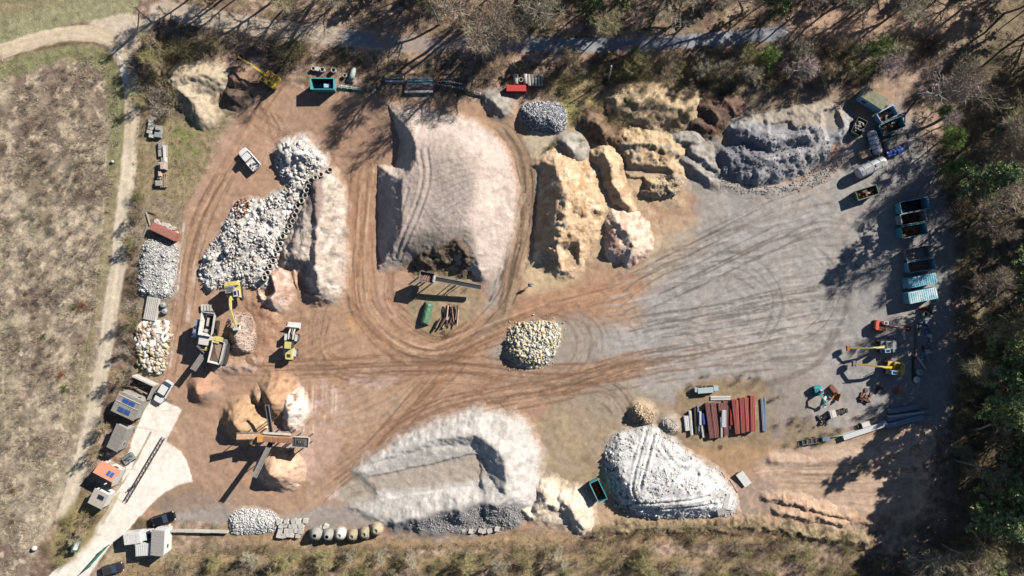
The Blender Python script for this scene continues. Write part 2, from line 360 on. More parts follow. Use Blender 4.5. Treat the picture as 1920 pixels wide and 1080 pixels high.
# haul roads
track([(530,170),(500,215),(455,280),(412,350),(375,430),(355,510),(345,590),(332,660),(320,720),(335,760)], 56, BR, streak=0.16, ruts=0.05)
track([(392,400),(372,470),(360,540),(352,600)], 8, PALE, op=0.5, patch=(-0.2,0.3), along=24)
track([(345,420),(338,500),(330,600),(318,690)], 6, PALE, op=0.6, patch=(-0.2,0.3), along=40)
track([(520,170),(560,210),(640,250),(720,280)], 60, A(182,146,120), op=0.5, streak=0.15)
track([(690,290),(680,370),(676,450),(676,530),(690,590),(735,635),(795,662),(850,655),(905,625),(970,592),(1050,568),(1130,555),(1180,535),(1230,500)], 66, A(190,149,119), streak=0.2, ruts=0.08, across=6)
track([(676,330),(672,450),(672,540),(684,600)], 26, A(174,132,102), op=0.55, streak=0.15, patch=(-0.3,0.3))
track([(1180,690),(1300,668),(1420,655),(1520,640),(1590,600)], 34, A(140,122,108), op=0.55, streak=0.2, patch=(-0.3,0.3), along=80)
for k in range(5):
    o = k*9
    track([(725+o*0.4,510),(722+o*.5,560),(750+o*.8,605-o*.2),(800+o,640-o*.5),(845+o*.8,640-o)], 3.2, A(146,104,78), op=0.6, soft=1.5, ruts=0.12)
track([(930,225),(968,268),(988,320),(990,380),(978,440),(962,500),(950,560),(935,600),(880,640)], 34, A(166,140,116), streak=0.22, ruts=0.1, across=4)
track([(945,240),(980,300),(982,390),(965,470),(952,540)], 5, A(120,96,78), op=0.7, soft=2, ruts=0.1)
track([(960,240),(996,300),(998,380),(982,460),(968,520)], 4, A(124,100,82), op=0.6, soft=2, ruts=0.1)
track([(330,700),(400,690),(480,705),(580,690),(700,690),(840,680),(960,700),(1060,705),(1160,690),(1230,676)], 50, A(182,148,122), op=0.8, streak=0.2, ruts=0.06)
track([(560,940),(620,900),(680,845),(750,795),(830,762),(920,742),(1030,728),(1120,700),(1220,672)], 46, A(186,153,128), streak=0.22, ruts=0.08, op=0.9)
track([(900,625),(850,680),(800,740),(740,800),(690,860)], 26, A(170,130,100), op=0.6, streak=0.2)
for a_, b_ in (((0,0),(0,0)), ((14,10),(12,8))):
    track([(885+a_[0],640+a_[1]),(845+a_[0],690+a_[1]),(790+b_[0],750+b_[1]),(730+b_[0],820+b_[1])], 4, A(140,104,80), op=0.6, soft=2)
track([(420,945),(520,955),(590,935),(640,880),(670,830)], 34, A(186,152,126), op=0.7, streak=0.18)
track([(340,790),(370,830),(380,880),(440,930),(560,940)], 50, A(190,158,134), op=0.6, streak=0.16)
for i, (x0, dy) in enumerate(((0,0),(26,-6),(52,-14))):
    track([(1000+x0,735+dy),(1060+x0,720+dy),(1130+x0,690+dy),(1220+x0,676+dy),(1330+x0,660+dy)], 5, A(110,92,80), op=0.55, patch=(-0.3,0.3), along=50)
for k in range(7):   # wheel arcs east of the stone heap
    r_ = 52+k*11
    track([(1030+r_*0.55,580),(1040+r_*0.9,605),(1045+r_,645),(1035+r_*0.9,690),(1000+r_*0.6,725)], 3, A(134,116,102) if k % 2 else A(158,134,114), op=0.6, soft=1.5, patch=(-0.4,0.2), along=40)
for k in range(3):
    track([(960+k*10,600+k*3),(1020+k*10,585+k*3),(1070+k*14,610),(1080+k*14,660),(1040+k*10,700+k*5),(960,716+k*8)], 5, A(150,124,102), op=0.5, soft=2)
for k in range(2):   # turning arcs in the grey half
    track([(1330+k*14,440),(1352+k*14,470),(1358+k*14,510),(1340+k*12,550),(1310+k*10,575)], 3.5, A(118,106,98), op=0.5, soft=2, patch=(-0.3,0.3), along=30)
for k in range(6):
    y0 = 520-k*13
    track([(1140,548-k*4),(1230,500-k*6),(1320,455-k*5+k*k),(1450,410-k*2),(1560,380)], 5, A(132,116,104), op=0.45, soft=3, patch=(-0.2,0.4), along=70)
streaks([(1150,540),(1320,440),(1560,400),(1600,560),(1580,690),(1300,700),(1160,640)], A(136,124,116), -6, 110, 6, 0.1, 0.5, 0.55)
streaks([(1150,540),(1320,440),(1560,400),(1600,560),(1580,690),(1300,700),(1160,640)], A(202,194,187), -10, 80, 5, 0.1, 0.5, 0.6)
streaks([(1190,540),(1320,380),(1600,360),(1600,500),(1400,560)], A(150,132,118), -26, 120, 8, 0.1, 0.5, 0.4)
streaks([(560,560),(900,640),(1000,740),(760,860),(560,780)], A(210,172,140), -20, 60, 5, 0.15, 0.5, 0.5)
streaks([(560,560),(900,640),(1000,740),(760,860),(560,780)], A(152,112,86), -24, 80, 6, 0.15, 0.5, 0.4)
streaks([(640,680),(1000,700),(1100,760),(900,780),(700,840)], A(160,118,90), -28, 90, 5, 0.1, 0.5, 0.4)
streaks([(350,400),(500,220),(560,240),(400,420),(360,560)], A(212,180,150), 115, 60, 5, 0.15, 0.5, 0.5)
track([(1440,720),(1520,690),(1555,650),(1575,610),(1590,560)], 12, A(126,114,106), op=0.6, soft=4)
track([(1440,672),(1510,668),(1545,655),(1560,620)], 9, A(126,112,102), op=0.6, soft=4)
for k in range(14):  # clay scrape marks by the screening plant
    track([(562+k*6.2,722+k%3),(560+k*6.3,770),(556+k*6.1,812-k%4)], 2.6, A(236,212,192) if k % 3 else A(168,124,92), op=0.6, soft=1.2, patch=(-0.3,0.3), along=16)
for k in range(9):
    track([(486+k*5,195+k*3),(500+k*6,222+k*4),(512+k*7,262+k*2)], 2, A(140,102,82), op=0.5, soft=1, ruts=0.1)
# pairs of crisp wheel ruts along the haul roads
def ruts(path, n, spread, rgb, op=0.5, gauge=17, w_=3.4, depth=0.05):
    P = smooth(path, False, 5); T = np.gradient(P, axis=0); T /= np.linalg.norm(T, axis=1, keepdims=True)+1e-9; N = np.stack([-T[:, 1], T[:, 0]], 1)
    for k in range(n):
        o0 = random.uniform(-spread, spread); o1 = o0+random.uniform(-12, 12); i0 = random.randint(0, len(P)//3); i1 = random.randint(len(P)*2//3, len(P))
        for g in (0, gauge):
            off = (o0+(o1-o0)*np.linspace(0, 1, len(P))+g)[:, None]+3*np.sin(np.linspace(0, 5, len(P))+k)[:, None]; Q = (P+N*off)[i0:i1:3]
            if len(Q) > 2: track(Q, w_, rgb, soft=1.0, op=min(1, op*random.uniform(0.7, 1.6)), streak=0.1, patch=(-0.55, 0.1), along=45, nsm=3, ruts=depth)
RB = A(140,108,86); RG = A(118,110,104); RL = A(222,192,164)
ruts([(530,170),(455,280),(375,430),(345,590),(322,715)], 6, 18, RB); ruts([(690,290),(676,450),(690,590),(795,662),(905,625),(1050,568),(1180,535)], 9, 24, RB, 0.55); ruts([(690,290),(676,450),(690,590),(795,662),(905,625),(1050,568)], 4, 24, RL, 0.4)
ruts([(930,225),(988,320),(978,440),(950,560),(880,640)], 5, 10, A(118,96,80), 0.6); ruts([(400,690),(580,690),(840,680),(1060,705),(1260,672),(1540,640)], 9, 22, RB, 0.45); ruts([(560,940),(680,845),(830,762),(1030,728),(1220,672),(1400,650)], 8, 20, RB, 0.5)
ruts([(1150,545),(1300,470),(1450,400),(1600,340)], 8, 50, RG, 0.5); ruts([(1180,620),(1350,590),(1500,560),(1620,540)], 10, 60, RG, 0.5); ruts([(1180,620),(1350,600),(1500,575),(1620,560)], 6, 60, A(204,192,180), 0.5)
ruts([(1100,700),(1150,600),(1250,520),(1380,500),(1440,560),(1400,640),(1250,690)], 3, 30, RG, 0.4); ruts([(1460,420),(1560,470),(1580,560),(1520,640),(1440,640)], 3, 30, RG, 0.4); ruts([(1040,760),(1120,720),(1180,780),(1160,860)], 5, 24, A(130,108,88), 0.5)
ruts([(900,625),(800,740),(690,860),(600,920)], 5, 16, RB, 0.5); ruts([(620,560),(600,660),(680,700),(800,690)], 5, 24, RB, 0.4); ruts([(480,200),(560,260),(660,280),(730,260)], 5, 24, A(140,104,82), 0.4); ruts([(650,920),(760,900),(890,880)], 4, 12, A(150,138,124), 0.5); ruts([(1450,880),(1600,885),(1720,870)], 6, 26, A(160,132,108), 0.5)
# the pale concrete apron
CONC = [(268,770),(285,750),(300,748),(341,768),(311,828),(322,834),(338,846),(350,866),(361,903),(338,908),(310,922),(285,945),(258,972),(235,1000),(207,1023),(190,1045),(160,1090),(70,1100),(110,1062),(140,1038),(168,1000),(200,958),(212,930),(228,905),(236,880),(240,850),(250,815),(262,790)]
area(CONC, A(254,243,228,2.4), soft=1.4, warp=1.6, wsc=9, reg=6, var=0.05, sm=False)
for kk in range(7):
    track([(330-kk*6,790+kk*9),(290-kk*5,860+kk*6),(240-kk*5,940+kk*5),(180-kk*6,1030+kk*4)], 4, A(222,200,174), op=0.3, soft=2, patch=(-0.2,0.4), along=30)
for p0,p1 in (((341,768),(268,772)),((320,812),(255,800)),((300,880),(236,880)),((262,960),(212,930)),((222,1010),(172,1000))):
    track([p0,((p0[0]+p1[0])/2,(p0[1]+p1[1])/2),p1], 1.6, A(206,190,170), op=0.6, soft=0.8)
area([(341,768),(362,800),(330,850),(318,832)], A(222,192,162), soft=6, warp=6, op=0.5, patch=(10,-0.2,0.4))
sl = view(CONC, 6); m_ = sstep(-2, 2, sdf(CONC, GX[sl], GY[sl])); GZ[sl] = GZ[sl]*(1-m_)+0.04*m_
track([(283,810),(262,850),(240,890),(217,924)], 3.6, A(176,164,142), soft=1, op=0.9)
area([(196,958),(216,928),(226,924),(206,962),(190,985)], A(190,172,128), soft=2, warp=3, op=0.7)
track([(214,930),(165,1000),(140,1036)], 4, A(190,170,140), soft=2, op=0.5)
area([(100,1000),(150,930),(195,960),(150,1035),(100,1060)], A(168,150,108), soft=8, warp=8, var=0.2)
area([(205,1035),(232,1010),(320,1010),(320,1060),(200,1065)], A(188,168,136), soft=5, warp=4)
area([(225,1060),(320,1062),(330,1090),(220,1090)], A(172,146,116), soft=5, warp=4)
# grassy verges and bright scrub soil among the heaps
area([(1060,130),(1330,120),(1400,170),(1330,260),(1230,270),(1130,260),(1060,230)], A(184,164,124), soft=14, warp=14, var=0.2, reg=0, nsc=8)
area([(1100,190),(1150,160),(1330,160),(1320,240),(1200,260),(1120,240)], A(196,170,138), soft=12, warp=12, patch=(24,-0.2,0.3))
area([(1050,190),(1110,180),(1130,240),(1070,250)], A(158,156,92), soft=10, warp=10, op=0.8, patch=(18,-0.3,0.2))
area([(1360,180),(1500,150),(1600,170),(1590,240),(1500,230),(1380,230)], A(150,134,116), soft=14, warp=12, op=0.8)
area([(1240,270),(1340,240),(1360,340),(1320,370),(1280,350),(1250,310)], A(170,160,150), soft=12, warp=12)
area([(420,985),(520,995),(700,1010),(960,998),(1110,1000),(1420,985),(1420,1012),(900,1025),(500,1025),(420,1010)], A(178,150,118), soft=8, warp=7, var=0.25, nsc=7)
GC *= (1+0.16*fbm(GX/3.4, GY/3.4, 77, 2)+0.10*fbm(GX/8.0, GY/8.0, 79, 3))[..., None]*(1+0.07*fbm(GX/45, GY/45, 78, 3))[..., None]
GZ += 0.035*fbm(GX/11, GY/11, 55, 3)
GC = np.clip(GC, 0.005, 0.8)

M_GROUND = earth_mat('packed_earth', 0.9, 0.07, 5.0, 0.16)
M_LITTER = earth_mat('leaf_litter', 1.0, 0.12, 4.0, 0.42)
M_ROAD = earth_mat('road_surface', 0.3, 0.02, 8.0, 0.1)
GV = np.stack([(GX-960)*S, (540-GY)*S, GZ], -1).reshape(-1, 3); GCf = GC.reshape(-1, 3)
ii = np.arange(NY*NX).reshape(NY, NX)
quads = np.stack([ii[1:, :-1], ii[1:, 1:], ii[:-1, 1:], ii[:-1, :-1]], -1).reshape(-1, 4); qr = GR[:-1, :-1].reshape(-1)
for r, nm in enumerate(REG):
    q = quads[qr == r]
    if len(q) == 0: continue
    u, inv = np.unique(q, return_inverse=True)
    o = link(nm, npmesh(nm, GV[u], inv.reshape(-1, 4), GCf[u], True), {0: M_LITTER, 1: M_LITTER, 2: M_LITTER, 4: M_ROAD, 6: M_ROAD}.get(r, M_GROUND))
    tag(o, kind='structure')
# far country beyond the detailed sheet
V = []; F = []; R0 = [(gx[0], gy[0]), (gx[-1], gy[0]), (gx[-1], gy[-1]), (gx[0], gy[-1])]
ring0 = [W(*p) for p in R0]; rings = [ring0]+[[((-1 if i in (0, 3) else 1)*s_*1.3, (1 if i < 2 else -1)*s_) for i in range(4)] for s_ in (110, 220, 500, 1500)]
for k, rg in enumerate(rings): V += [(x, y, -0.05 if k else 0.0) for x, y in rg]
for k in range(len(rings)-1): F += [(4*k+i, 4*(k+1)+i, 4*(k+1)+(i+1) % 4, 4*k+(i+1) % 4) for i in range(4)]
tag(link('terrain', npmesh('terrain', V, F, np.tile(A(140,120,98), (len(V), 1))), M_LITTER), kind='structure')
# ------------------------------------------------------------------ heaps and mounds
M_GRAVEL = earth_mat('gravel_grain', 0.8, 0.08, 4.5, 0.22)
M_SAND = earth_mat('sand_grain', 0.8, 0.07, 3.4, 0.2)
M_STONE = earth_mat('broken_stone', 0.7, 0.04, 5.0, 0.2)
def heap(name, label, cat, foot=None, h=3.0, slope=0.78, ridges=(), rslope=0.72, cuts=(), top=None, warp=5, wsc=26, rough=0.12, rsc=9, gul=0.0,
         cols=((200,180,160),), csc=22, cth=(), hcol=None, m=None, parent=None, group=None, st=2.0, slabs=0.0, lines=(), skew=4.0, tips=None, fine=0.09):
    """stockpile: polygon footprint (photo px) rising at its angle of repose to a top, ridge lines [(px,py,h)..], cuts [(poly, floor, slope)].
       returns object and a height sampler"""
    _seed[0] += 13; sd_ = _seed[0]
    fp = smooth(foot, True, 4) if foot is not None else None
    rl = [np.array(r, float) for r in ridges]
    allp = np.vstack(([fp] if fp is not None else [])+[r[:, :2] for r in rl])
    pad = 6 if fp is not None and not rl else 14+max([r[:, 2].max() for r in rl] or [0])/S/rslope
    tp = None
    if tips:
        rs = np.random.RandomState(sd_); nt_, tr_, th_ = tips; base_ = fp if fp is not None else None; q = []
        if base_ is not None:
            lo_, hi_ = base_.min(0), base_.max(0)
            while len(q) < nt_:
                p_ = rs.uniform(lo_, hi_, (nt_*3, 2)); p_ = p_[sdf(base_, p_[:, 0], p_[:, 1]) > 4]; q += list(p_)
        else:
            for r_ in rl:
                for _ in range(max(2, nt_//len(rl))): i_ = rs.randint(0, len(r_)); q.append(r_[i_, :2]+rs.normal(0, 9, 2))
        q = np.array(q[:nt_]); tp = (q, rs.uniform(0.6, 1.4, len(q))*tr_, rs.uniform(0.5, 1.3, len(q))*th_)
    def Z(X, Y):
        z = Z0(X, Y)
        if skew:
            k_ = np.clip(z, 0, 6)*skew; z1 = Z0(X+0.8*k_, Y-0.6*k_); k_ = np.clip(0.5*(z+z1), 0, 6)*skew
            z = Z0(X+0.8*k_, Y-0.6*k_)
        for cp, fl, cs in cuts:
            d = -(sdf(np.array(cp, float), X, Y)+2.5*fbm(X/9, Y/9, sd_+15, 4, 0.6))*S
            z = np.minimum(z, fl+cs*np.maximum(d, 0)+0.1*fbm(X/8, Y/8, sd_+16, 3))
        return z
    def Z0(X, Y):
        wx = warp*1.3*fbm(X/wsc, Y/wsc, sd_, 4, 0.6); wy = warp*1.3*fbm(X/wsc+31, Y/wsc, sd_+1, 4, 0.6)
        XX, YY = X+wx, Y+wy
        z = np.full(X.shape, -1.0)
        if fp is not None:
            d = sdf(fp, XX, YY)*S; hh = h if top is None else top(X, Y)
            a = d*slope; z = hh-np.log1p(np.exp(np.clip((hh-a)*3, -30, 30)))/3
        for r in rl:
            P = r; best = np.full(X.shape, -9.0)
            for i in range(len(P)-1 if len(P) > 1 else 1):
                ax, ay, ah = P[i]; bx, by, bh = P[min(i+1, len(P)-1)]; ex, ey = bx-ax, by-ay; L = ex*ex+ey*ey+1e-9
                t = np.clip(((XX-ax)*ex+(YY-ay)*ey)/L, 0, 1); d = np.hypot(XX-ax-t*ex, YY-ay-t*ey)*S
                best = np.maximum(best, ah+(bh-ah)*t-rslope*np.sqrt(d*d+0.06)+rslope*0.24)
            z = np.maximum(z, best)
        z = np.log1p(np.exp(np.clip(z*3.4, -30, 30)))/3.4-0.085
        k = np.clip(z/0.8, 0, 1)
        if tp is not None:
            t_ = np.zeros(X.shape)
            for (qx, qy), r_, h_ in zip(*tp): t_ = np.maximum(t_, h_*(1-np.hypot(X-qx, Y-qy)/r_))
            z = z+k*t_
        z = z+k*(0.42*rough*fbm(X/rsc, Y/rsc, sd_+4, 5, 0.62)+fine*(np.abs(fbm(X/5.5, Y/5.5, sd_+5, 3, 0.65))*2-0.5)+0.3*rough*fbm(X/(rsc*3), Y/(rsc*3), sd_+3, 2))
        if gul: z = z-k*gul*0.3*np.abs(fbm(X/9, Y/9, sd_+6, 4, 0.6))
        for lp, dp in lines:
            d_, _, _, _ = pline(smooth(lp, False, 4), X, Y); z = z-k*dp*np.exp(-(d_/2.2)**2)+k*dp*0.6*np.exp(-((d_-5)/2.2)**2)
        if slabs: z = z+k*slabs*(np.floor(vn(X/7, Y/7, sd_+8)*4)/4-0.4)
        return z
    x0, y0 = allp.min(0)-pad; x1, y1 = allp.max(0)+pad
    X, Y = np.meshgrid(np.arange(x0, x1, st), np.arange(y0, y1, st)); z = Z(X, Y)
    ny, nx = X.shape; idx = np.arange(nx*ny).reshape(ny, nx)
    q = np.stack([idx[1:, :-1], idx[1:, 1:], idx[:-1, 1:], idx[:-1, :-1]], -1).reshape(-1, 4)
    zq = z.reshape(-1)[q]; q = q[(zq > -0.10).all(1) & (zq.max(1) > -0.02)]
    u, inv = np.unique(q, return_inverse=True)
    c = np.tile(A(*cols[0]), (ny, nx, 1)); nn = fbm(X/csc, Y/csc, sd_+9, 5)
    for i, cc in enumerate(cols[1:]):
        lo, hi = cth[i] if i < len(cth) else (0.0, 0.3)
        n_ = fbm(X/csc+5*i, Y/csc, sd_+20+i, 5); t = sstep(lo, hi, n_)[..., None]; c = c*(1-t)+A(*cc)*t
    if hcol: c = hcol(X, Y, z, c)
    c = c*(1+0.10*fbm(X/4, Y/4, sd_+11, 3))[..., None]
    gi = np.clip(((X-gx[0])/GST).astype(int), 0, NX-1); gj = np.clip(((Y-gy[0])/GST).astype(int), 0, NY-1)
    t = sstep(0.6, -0.05, z+0.4*fbm(X/7, Y/7, sd_+12, 4, 0.6))[..., None]*0.9; c = c*(1-t)+GC[gj, gi]*t
    zz = np.where(z < 0, z*0.8, z)
    V = np.stack([(X-960)*S, (540-Y)*S, zz], -1).reshape(-1, 3)
    o = link(name, npmesh(name, V[u], inv.reshape(-1, 4), np.clip(c.reshape(-1, 3)[u], 0.01, 0.8), True), m or M_GRAVEL, parent)
    if parent is None: tag(o, label, cat, group)
    o['_'] = 0; del o['_']
    return o, Z
SANDC = (220,187,152)
def mixp(X, Y, poly, c, rgb, soft=6, op=1.0, wp=5):
    _seed[0] += 3
    t = (op*sstep(-soft, soft, sdf(smooth(poly, True, 4), X, Y)+wp*fbm(X/18, Y/18, _seed[0], 3)))[..., None]; return c*(1-t)+A(*rgb)*t
HEAPS = {}
# --- the great pale mound in the middle
def c1(X, Y, z, c):
    c = mixp(X, Y, [(790,270),(850,262),(895,300),(900,350),(880,405),(835,440),(800,470),(745,490),(725,480),(745,430),(752,360),(775,330)], c, (190,174,163), 12)
    c = mixp(X, Y, [(800,440),(880,430),(895,465),(870,505),(790,500),(765,480)], c, (160,146,132), 8, 0.7)
    c = mixp(X, Y, [(760,490),(850,500),(880,520),(820,525),(760,515)], c, (160,140,112), 6, 0.9)
    for k in range(9):
        P = smooth([(822-k*2, 425-k*13), (855, 402-k*12), (886+k*1.5, 380-k*10)], False, 5); d, sg, al, T = pline(P, X, Y)
        t = (0.35*(1-sstep(0.6, 2.2, d)))[..., None]; c = c*(1-t)+A(140,126,116)*t
    return c
HEAPS['great'] = heap('gravel_mound', 'huge pale pink gravel mound with a flat tracked top and steep shaded west face', 'gravel mound',
    foot=[(690,196),(765,198),(830,205),(890,222),(935,255),(962,300),(974,360),(972,420),(955,470),(930,520),(905,535),(870,515),(800,505),(760,503),(700,505),(660,455),(655,400),(655,340),(680,318),(680,250)],
    lines=[([(748,480),(790,400),(812,330),(805,280)],0.12), ([(758,482),(802,402),(824,332),(818,275)],0.12), ([(740,470),(770,400),(785,350)],0.1)],
    h=4.3, slope=0.62, warp=4, rough=0.16, rsc=6, gul=0.1, cols=((218,200,187), (202,184,172)), csc=18, cth=((0.0,0.35),),
    top=lambda X, Y: 4.4-1.6*sstep(400, 500, Y)+0.2*fbm(X/40, Y/40, 5, 2)-0.5*sstep(820, 900, X)*sstep(300,240,Y),
    cuts=[([(600,190),(726,200),(734,226),(745,262),(742,296),(738,306),(600,308)], -0.25, 1.05), ([(600,334),(702,336),(706,400),(704,450),(710,492),(600,492)], -0.25, 1.05), ([(600,180),(704,180),(704,520),(600,520)], -0.25, 0.8)], hcol=c1)
heap('soil_heap', 'dark brown soil dumped on the south flank of the great gravel mound', 'soil heap', ridges=[[(800,474,2.4),(835,458,3.3),(872,448,3.6),(886,470,3.0)]], rslope=0.6, warp=8, wsc=14, rough=0.3, rsc=6, tips=(16, 11, 0.6),
     cols=((122,106,90), (92,80,68), (150,130,108)), csc=8, cth=((0,0.3),(0.2,0.4)))
# --- mound behind the ring wall
HEAPS['ringmound'] = heap('gravel_mound', 'long narrow pinkish gravel mound right of the concrete ring row', 'gravel mound',
    foot=[(592,322),(618,312),(640,330),(652,380),(653,450),(645,500),(632,545),(604,556),(590,520),(560,510),(525,500),(528,460),(545,420),(560,380),(575,345)],
    h=2.4, slope=0.75, ridges=[[(605,345,2.4),(612,400,3.3),(612,450,3.2),(610,500,3.4),(612,530,3.0)]], rslope=0.8, warp=5, wsc=16, rough=0.2, rsc=7, gul=0.2, tips=(30, 11, 0.4), fine=0.14,
    cols=((206,188,172), (172,160,148), (236,218,202)), csc=12, cth=((0.05,0.3),(0.1,0.35)),
    hcol=lambda X, Y, z, c: mixp(X, Y, [(580,340),(608,335),(612,400),(600,420),(580,400)], c, (150,132,122), 5, 0.9))  # west face darkened, its shade put into the colour
# --- soil and dirt round the crusher
HEAPS['feed'] = heap('soil_heap', 'pinkish heap feeding the loader between two dark pits', 'soil heap', ridges=[[(520,530,2.2),(518,548,2.6),(522,560,2.0)]], warp=4, wsc=12, rough=0.12, fine=0.16, cuts=[([(490,515),(507,520),(512,545),(500,556),(488,545)], 0.0, 2.0)], cols=((216,184,164), (190,152,130), (232,208,190)), csc=7)
heap('soil_heap', 'tall brown bank with a dark shaded pit west of it above the loader ramp', 'soil heap', ridges=[[(580,500,2.2),(590,512,3.0),(602,532,2.9)]], cuts=[([(555,490),(583,500),(592,520),(596,545),(560,550)], 0.0, 2.0)], warp=5, wsc=14, rough=0.15, fine=0.16, cols=((206,176,154), (176,140,114)), csc=10)
HEAPS['crushed'] = heap('rubble_heap', 'grey crushed rubble heap beside the crusher hopper', 'rubble heap', foot=[(428,600),(450,585),(478,600),(480,640),(478,660),(450,662),(432,650)], h=2.0, slope=1.0, warp=5, wsc=14, rough=0.35, rsc=6,
    cols=((206,184,168), (160,142,130), (200,150,130)), csc=10, cth=((0.05,0.3),(0.2,0.4)))
heap('earth_bank', 'long reddish earth bank ramp between excavator and wheel loader', 'earth bank', foot=[(455,555),(480,548),(520,570),(530,600),(520,640),(500,680),(478,690),(462,670),(478,640),(475,600)], h=0.45, slope=0.5, warp=7, wsc=12, rough=0.3, rsc=6, fine=0.16, tips=(16, 9, 0.4),
     cols=((192,148,120), (170,122,98), (216,180,152)), csc=12, cth=((0.1,0.3),(0.1,0.4)), m=M_SAND)
HEAPS['conecrush'] = heap('sand_cone', 'small reddish cone under the crusher discharge belt', 'sand pile', ridges=[[(382,722,2.0),(384,730,2.0)]], rslope=0.72, warp=2, rough=0.08, cols=((200,156,130), (160,136,120)), csc=14, m=M_SAND)
heap('gravel_strip', 'low pale gravel windrow south of the crusher', 'gravel heap', ridges=[[(405,690,0.5),(440,686,0.7),(475,690,0.4)]], warp=5, wsc=12, rough=0.2, cols=((206,180,164), (180,148,128)), csc=10)
# --- piles of the screening plant
scr = [('brown_cone', 'tan sand cone under the left belt of the screening plant', [[(458,784,3.9),(466,794,3.8)]], ((206,170,132),(190,152,118))),
       ('small_cone', 'small tan cone on the upper left shoulder of the screened cones', [[(492,742,2.0)]], ((214,180,146),(200,164,132))),
       ('brown_cone', 'tall tan cone under the upper belt of the screening plant', [[(522,738,3.7),(526,748,3.7)]], ((204,166,130),(188,148,116))),
       ('white_heap', 'elongated white sand heap right of the tall screened cone', [[(548,748,2.4),(552,765,2.9),(548,790,1.8)]], ((248,236,220),(226,206,186))),
       ('gravel_cone', 'pink gravel cone under the lower belt of the screening plant', [[(524,876,4.0),(534,880,3.8)]], ((226,188,158),(206,172,150))),
       ('white_heap', 'small white heap at the foot of the pink gravel cone', [[(532,905,1.5),(546,898,1.7)]], ((246,232,218),(216,196,180))),
       ('white_heap', 'small white spill left of the upper conveyor of the screening plant', [[(488,792,1.6),(490,800,1.5)]], ((244,226,206),(220,196,172)))]
for nm, lb, rd, cc in scr:
    heap(nm, lb, 'sand pile', ridges=rd, rslope=0.95, warp=3, wsc=10, rough=0.08, rsc=5, fine=0.06, skew=1.5, cols=cc+((150,116,92),), csc=9, cth=((0.0,0.3),(0.35,0.6)), m=M_GRAVEL)
heap('dirt_ring', 'low gravel spread under the screening plant', 'gravel heap', foot=[(480,800),(560,790),(585,850),(580,890),(545,920),(500,905),(470,850)], h=0.35, slope=0.3, warp=6, rough=0.15, rsc=6, cols=((216,186,170), (190,156,138)), csc=10)
# --- the big grey heaps at the bottom
def c8(X, Y, z, c):
    c = mixp(X, Y, [(700,888),(800,868),(880,850),(915,865),(900,895),(840,905),(760,915),(690,915)], c, (190,176,160), 5, 0.95)
    c = mixp(X, Y, [(730,860),(820,845),(880,845),(870,862),(780,872),(720,880)], c, (176,170,164), 6, 0.7)
    c = mixp(X, Y, [(720,985),(800,960),(900,935),(975,940),(985,980),(900,1005),(760,1005)], c, (150,146,144), 6, 0.85)  # shade of the south face painted in as darker grey
    return c
HEAPS['bottom'] = heap('gravel_mound', 'great white and grey gravel mound with a loading ramp and dark notch', 'gravel mound',
    foot=[(662,884),(700,845),(760,815),(840,785),(905,772),(965,780),(998,805),(1008,860),(1000,915),(985,960),(960,985),(880,1004),(780,1005),(715,985),(650,950),(700,925)],
    h=0.9, slope=0.5, ridges=[[(705,862,0.8),(760,840,1.3),(830,815,1.7),(900,805,2.4),(945,830,3.2),(958,860,3.3),(960,900,3.1),(955,925,2.6)], [(745,972,1.4),(790,960,2.3),(830,948,2.2),(870,942,3.0),(910,930,2.6),(940,930,3.4),(965,918,3.0)]],
    rslope=0.55, cuts=[([(640,905),(700,892),(800,872),(880,852),(896,852),(902,880),(898,910),(860,912),(760,925),(650,945)], 0.5, 1.05)],
    warp=5, wsc=20, rough=0.14, rsc=6, gul=0.15, tips=(30, 10, 0.2), fine=0.06, cols=((218,211,202), (198,192,184), (230,224,216)), csc=16, cth=((0.1,0.4),(0.25,0.5)), hcol=c8)
HEAPS['lowstone'] = heap('stone_heap', 'white cobble heap held by the low wall above the mixer drums', 'stone heap', foot=[(432,968),(450,955),(490,955),(520,965),(520,992),(480,1000),(436,998)], h=1.0, slope=0.8, warp=3, rough=0.2, rsc=4, cols=((236,232,226), (196,192,188)), csc=6)
HEAPS['pale'] = heap('sand_heap', 'pale cream sand heaps left of the rusty skip', 'sand pile', foot=[(985,950),(1010,925),(1045,910),(1080,925),(1098,955),(1105,985),(1070,992),(1010,985)], h=0.8, slope=0.6,
    ridges=[[(1012,950,1.6),(1030,926,2.2),(1044,940,1.7)], [(1056,930,1.7),(1078,946,2.5),(1094,980,1.6)], [(988,955,1.3),(1000,962,1.1)]], rslope=0.66, warp=5, wsc=12, rough=0.2, rsc=5, fine=0.14, cols=((246,228,204), (226,206,182)), csc=12, m=M_SAND)
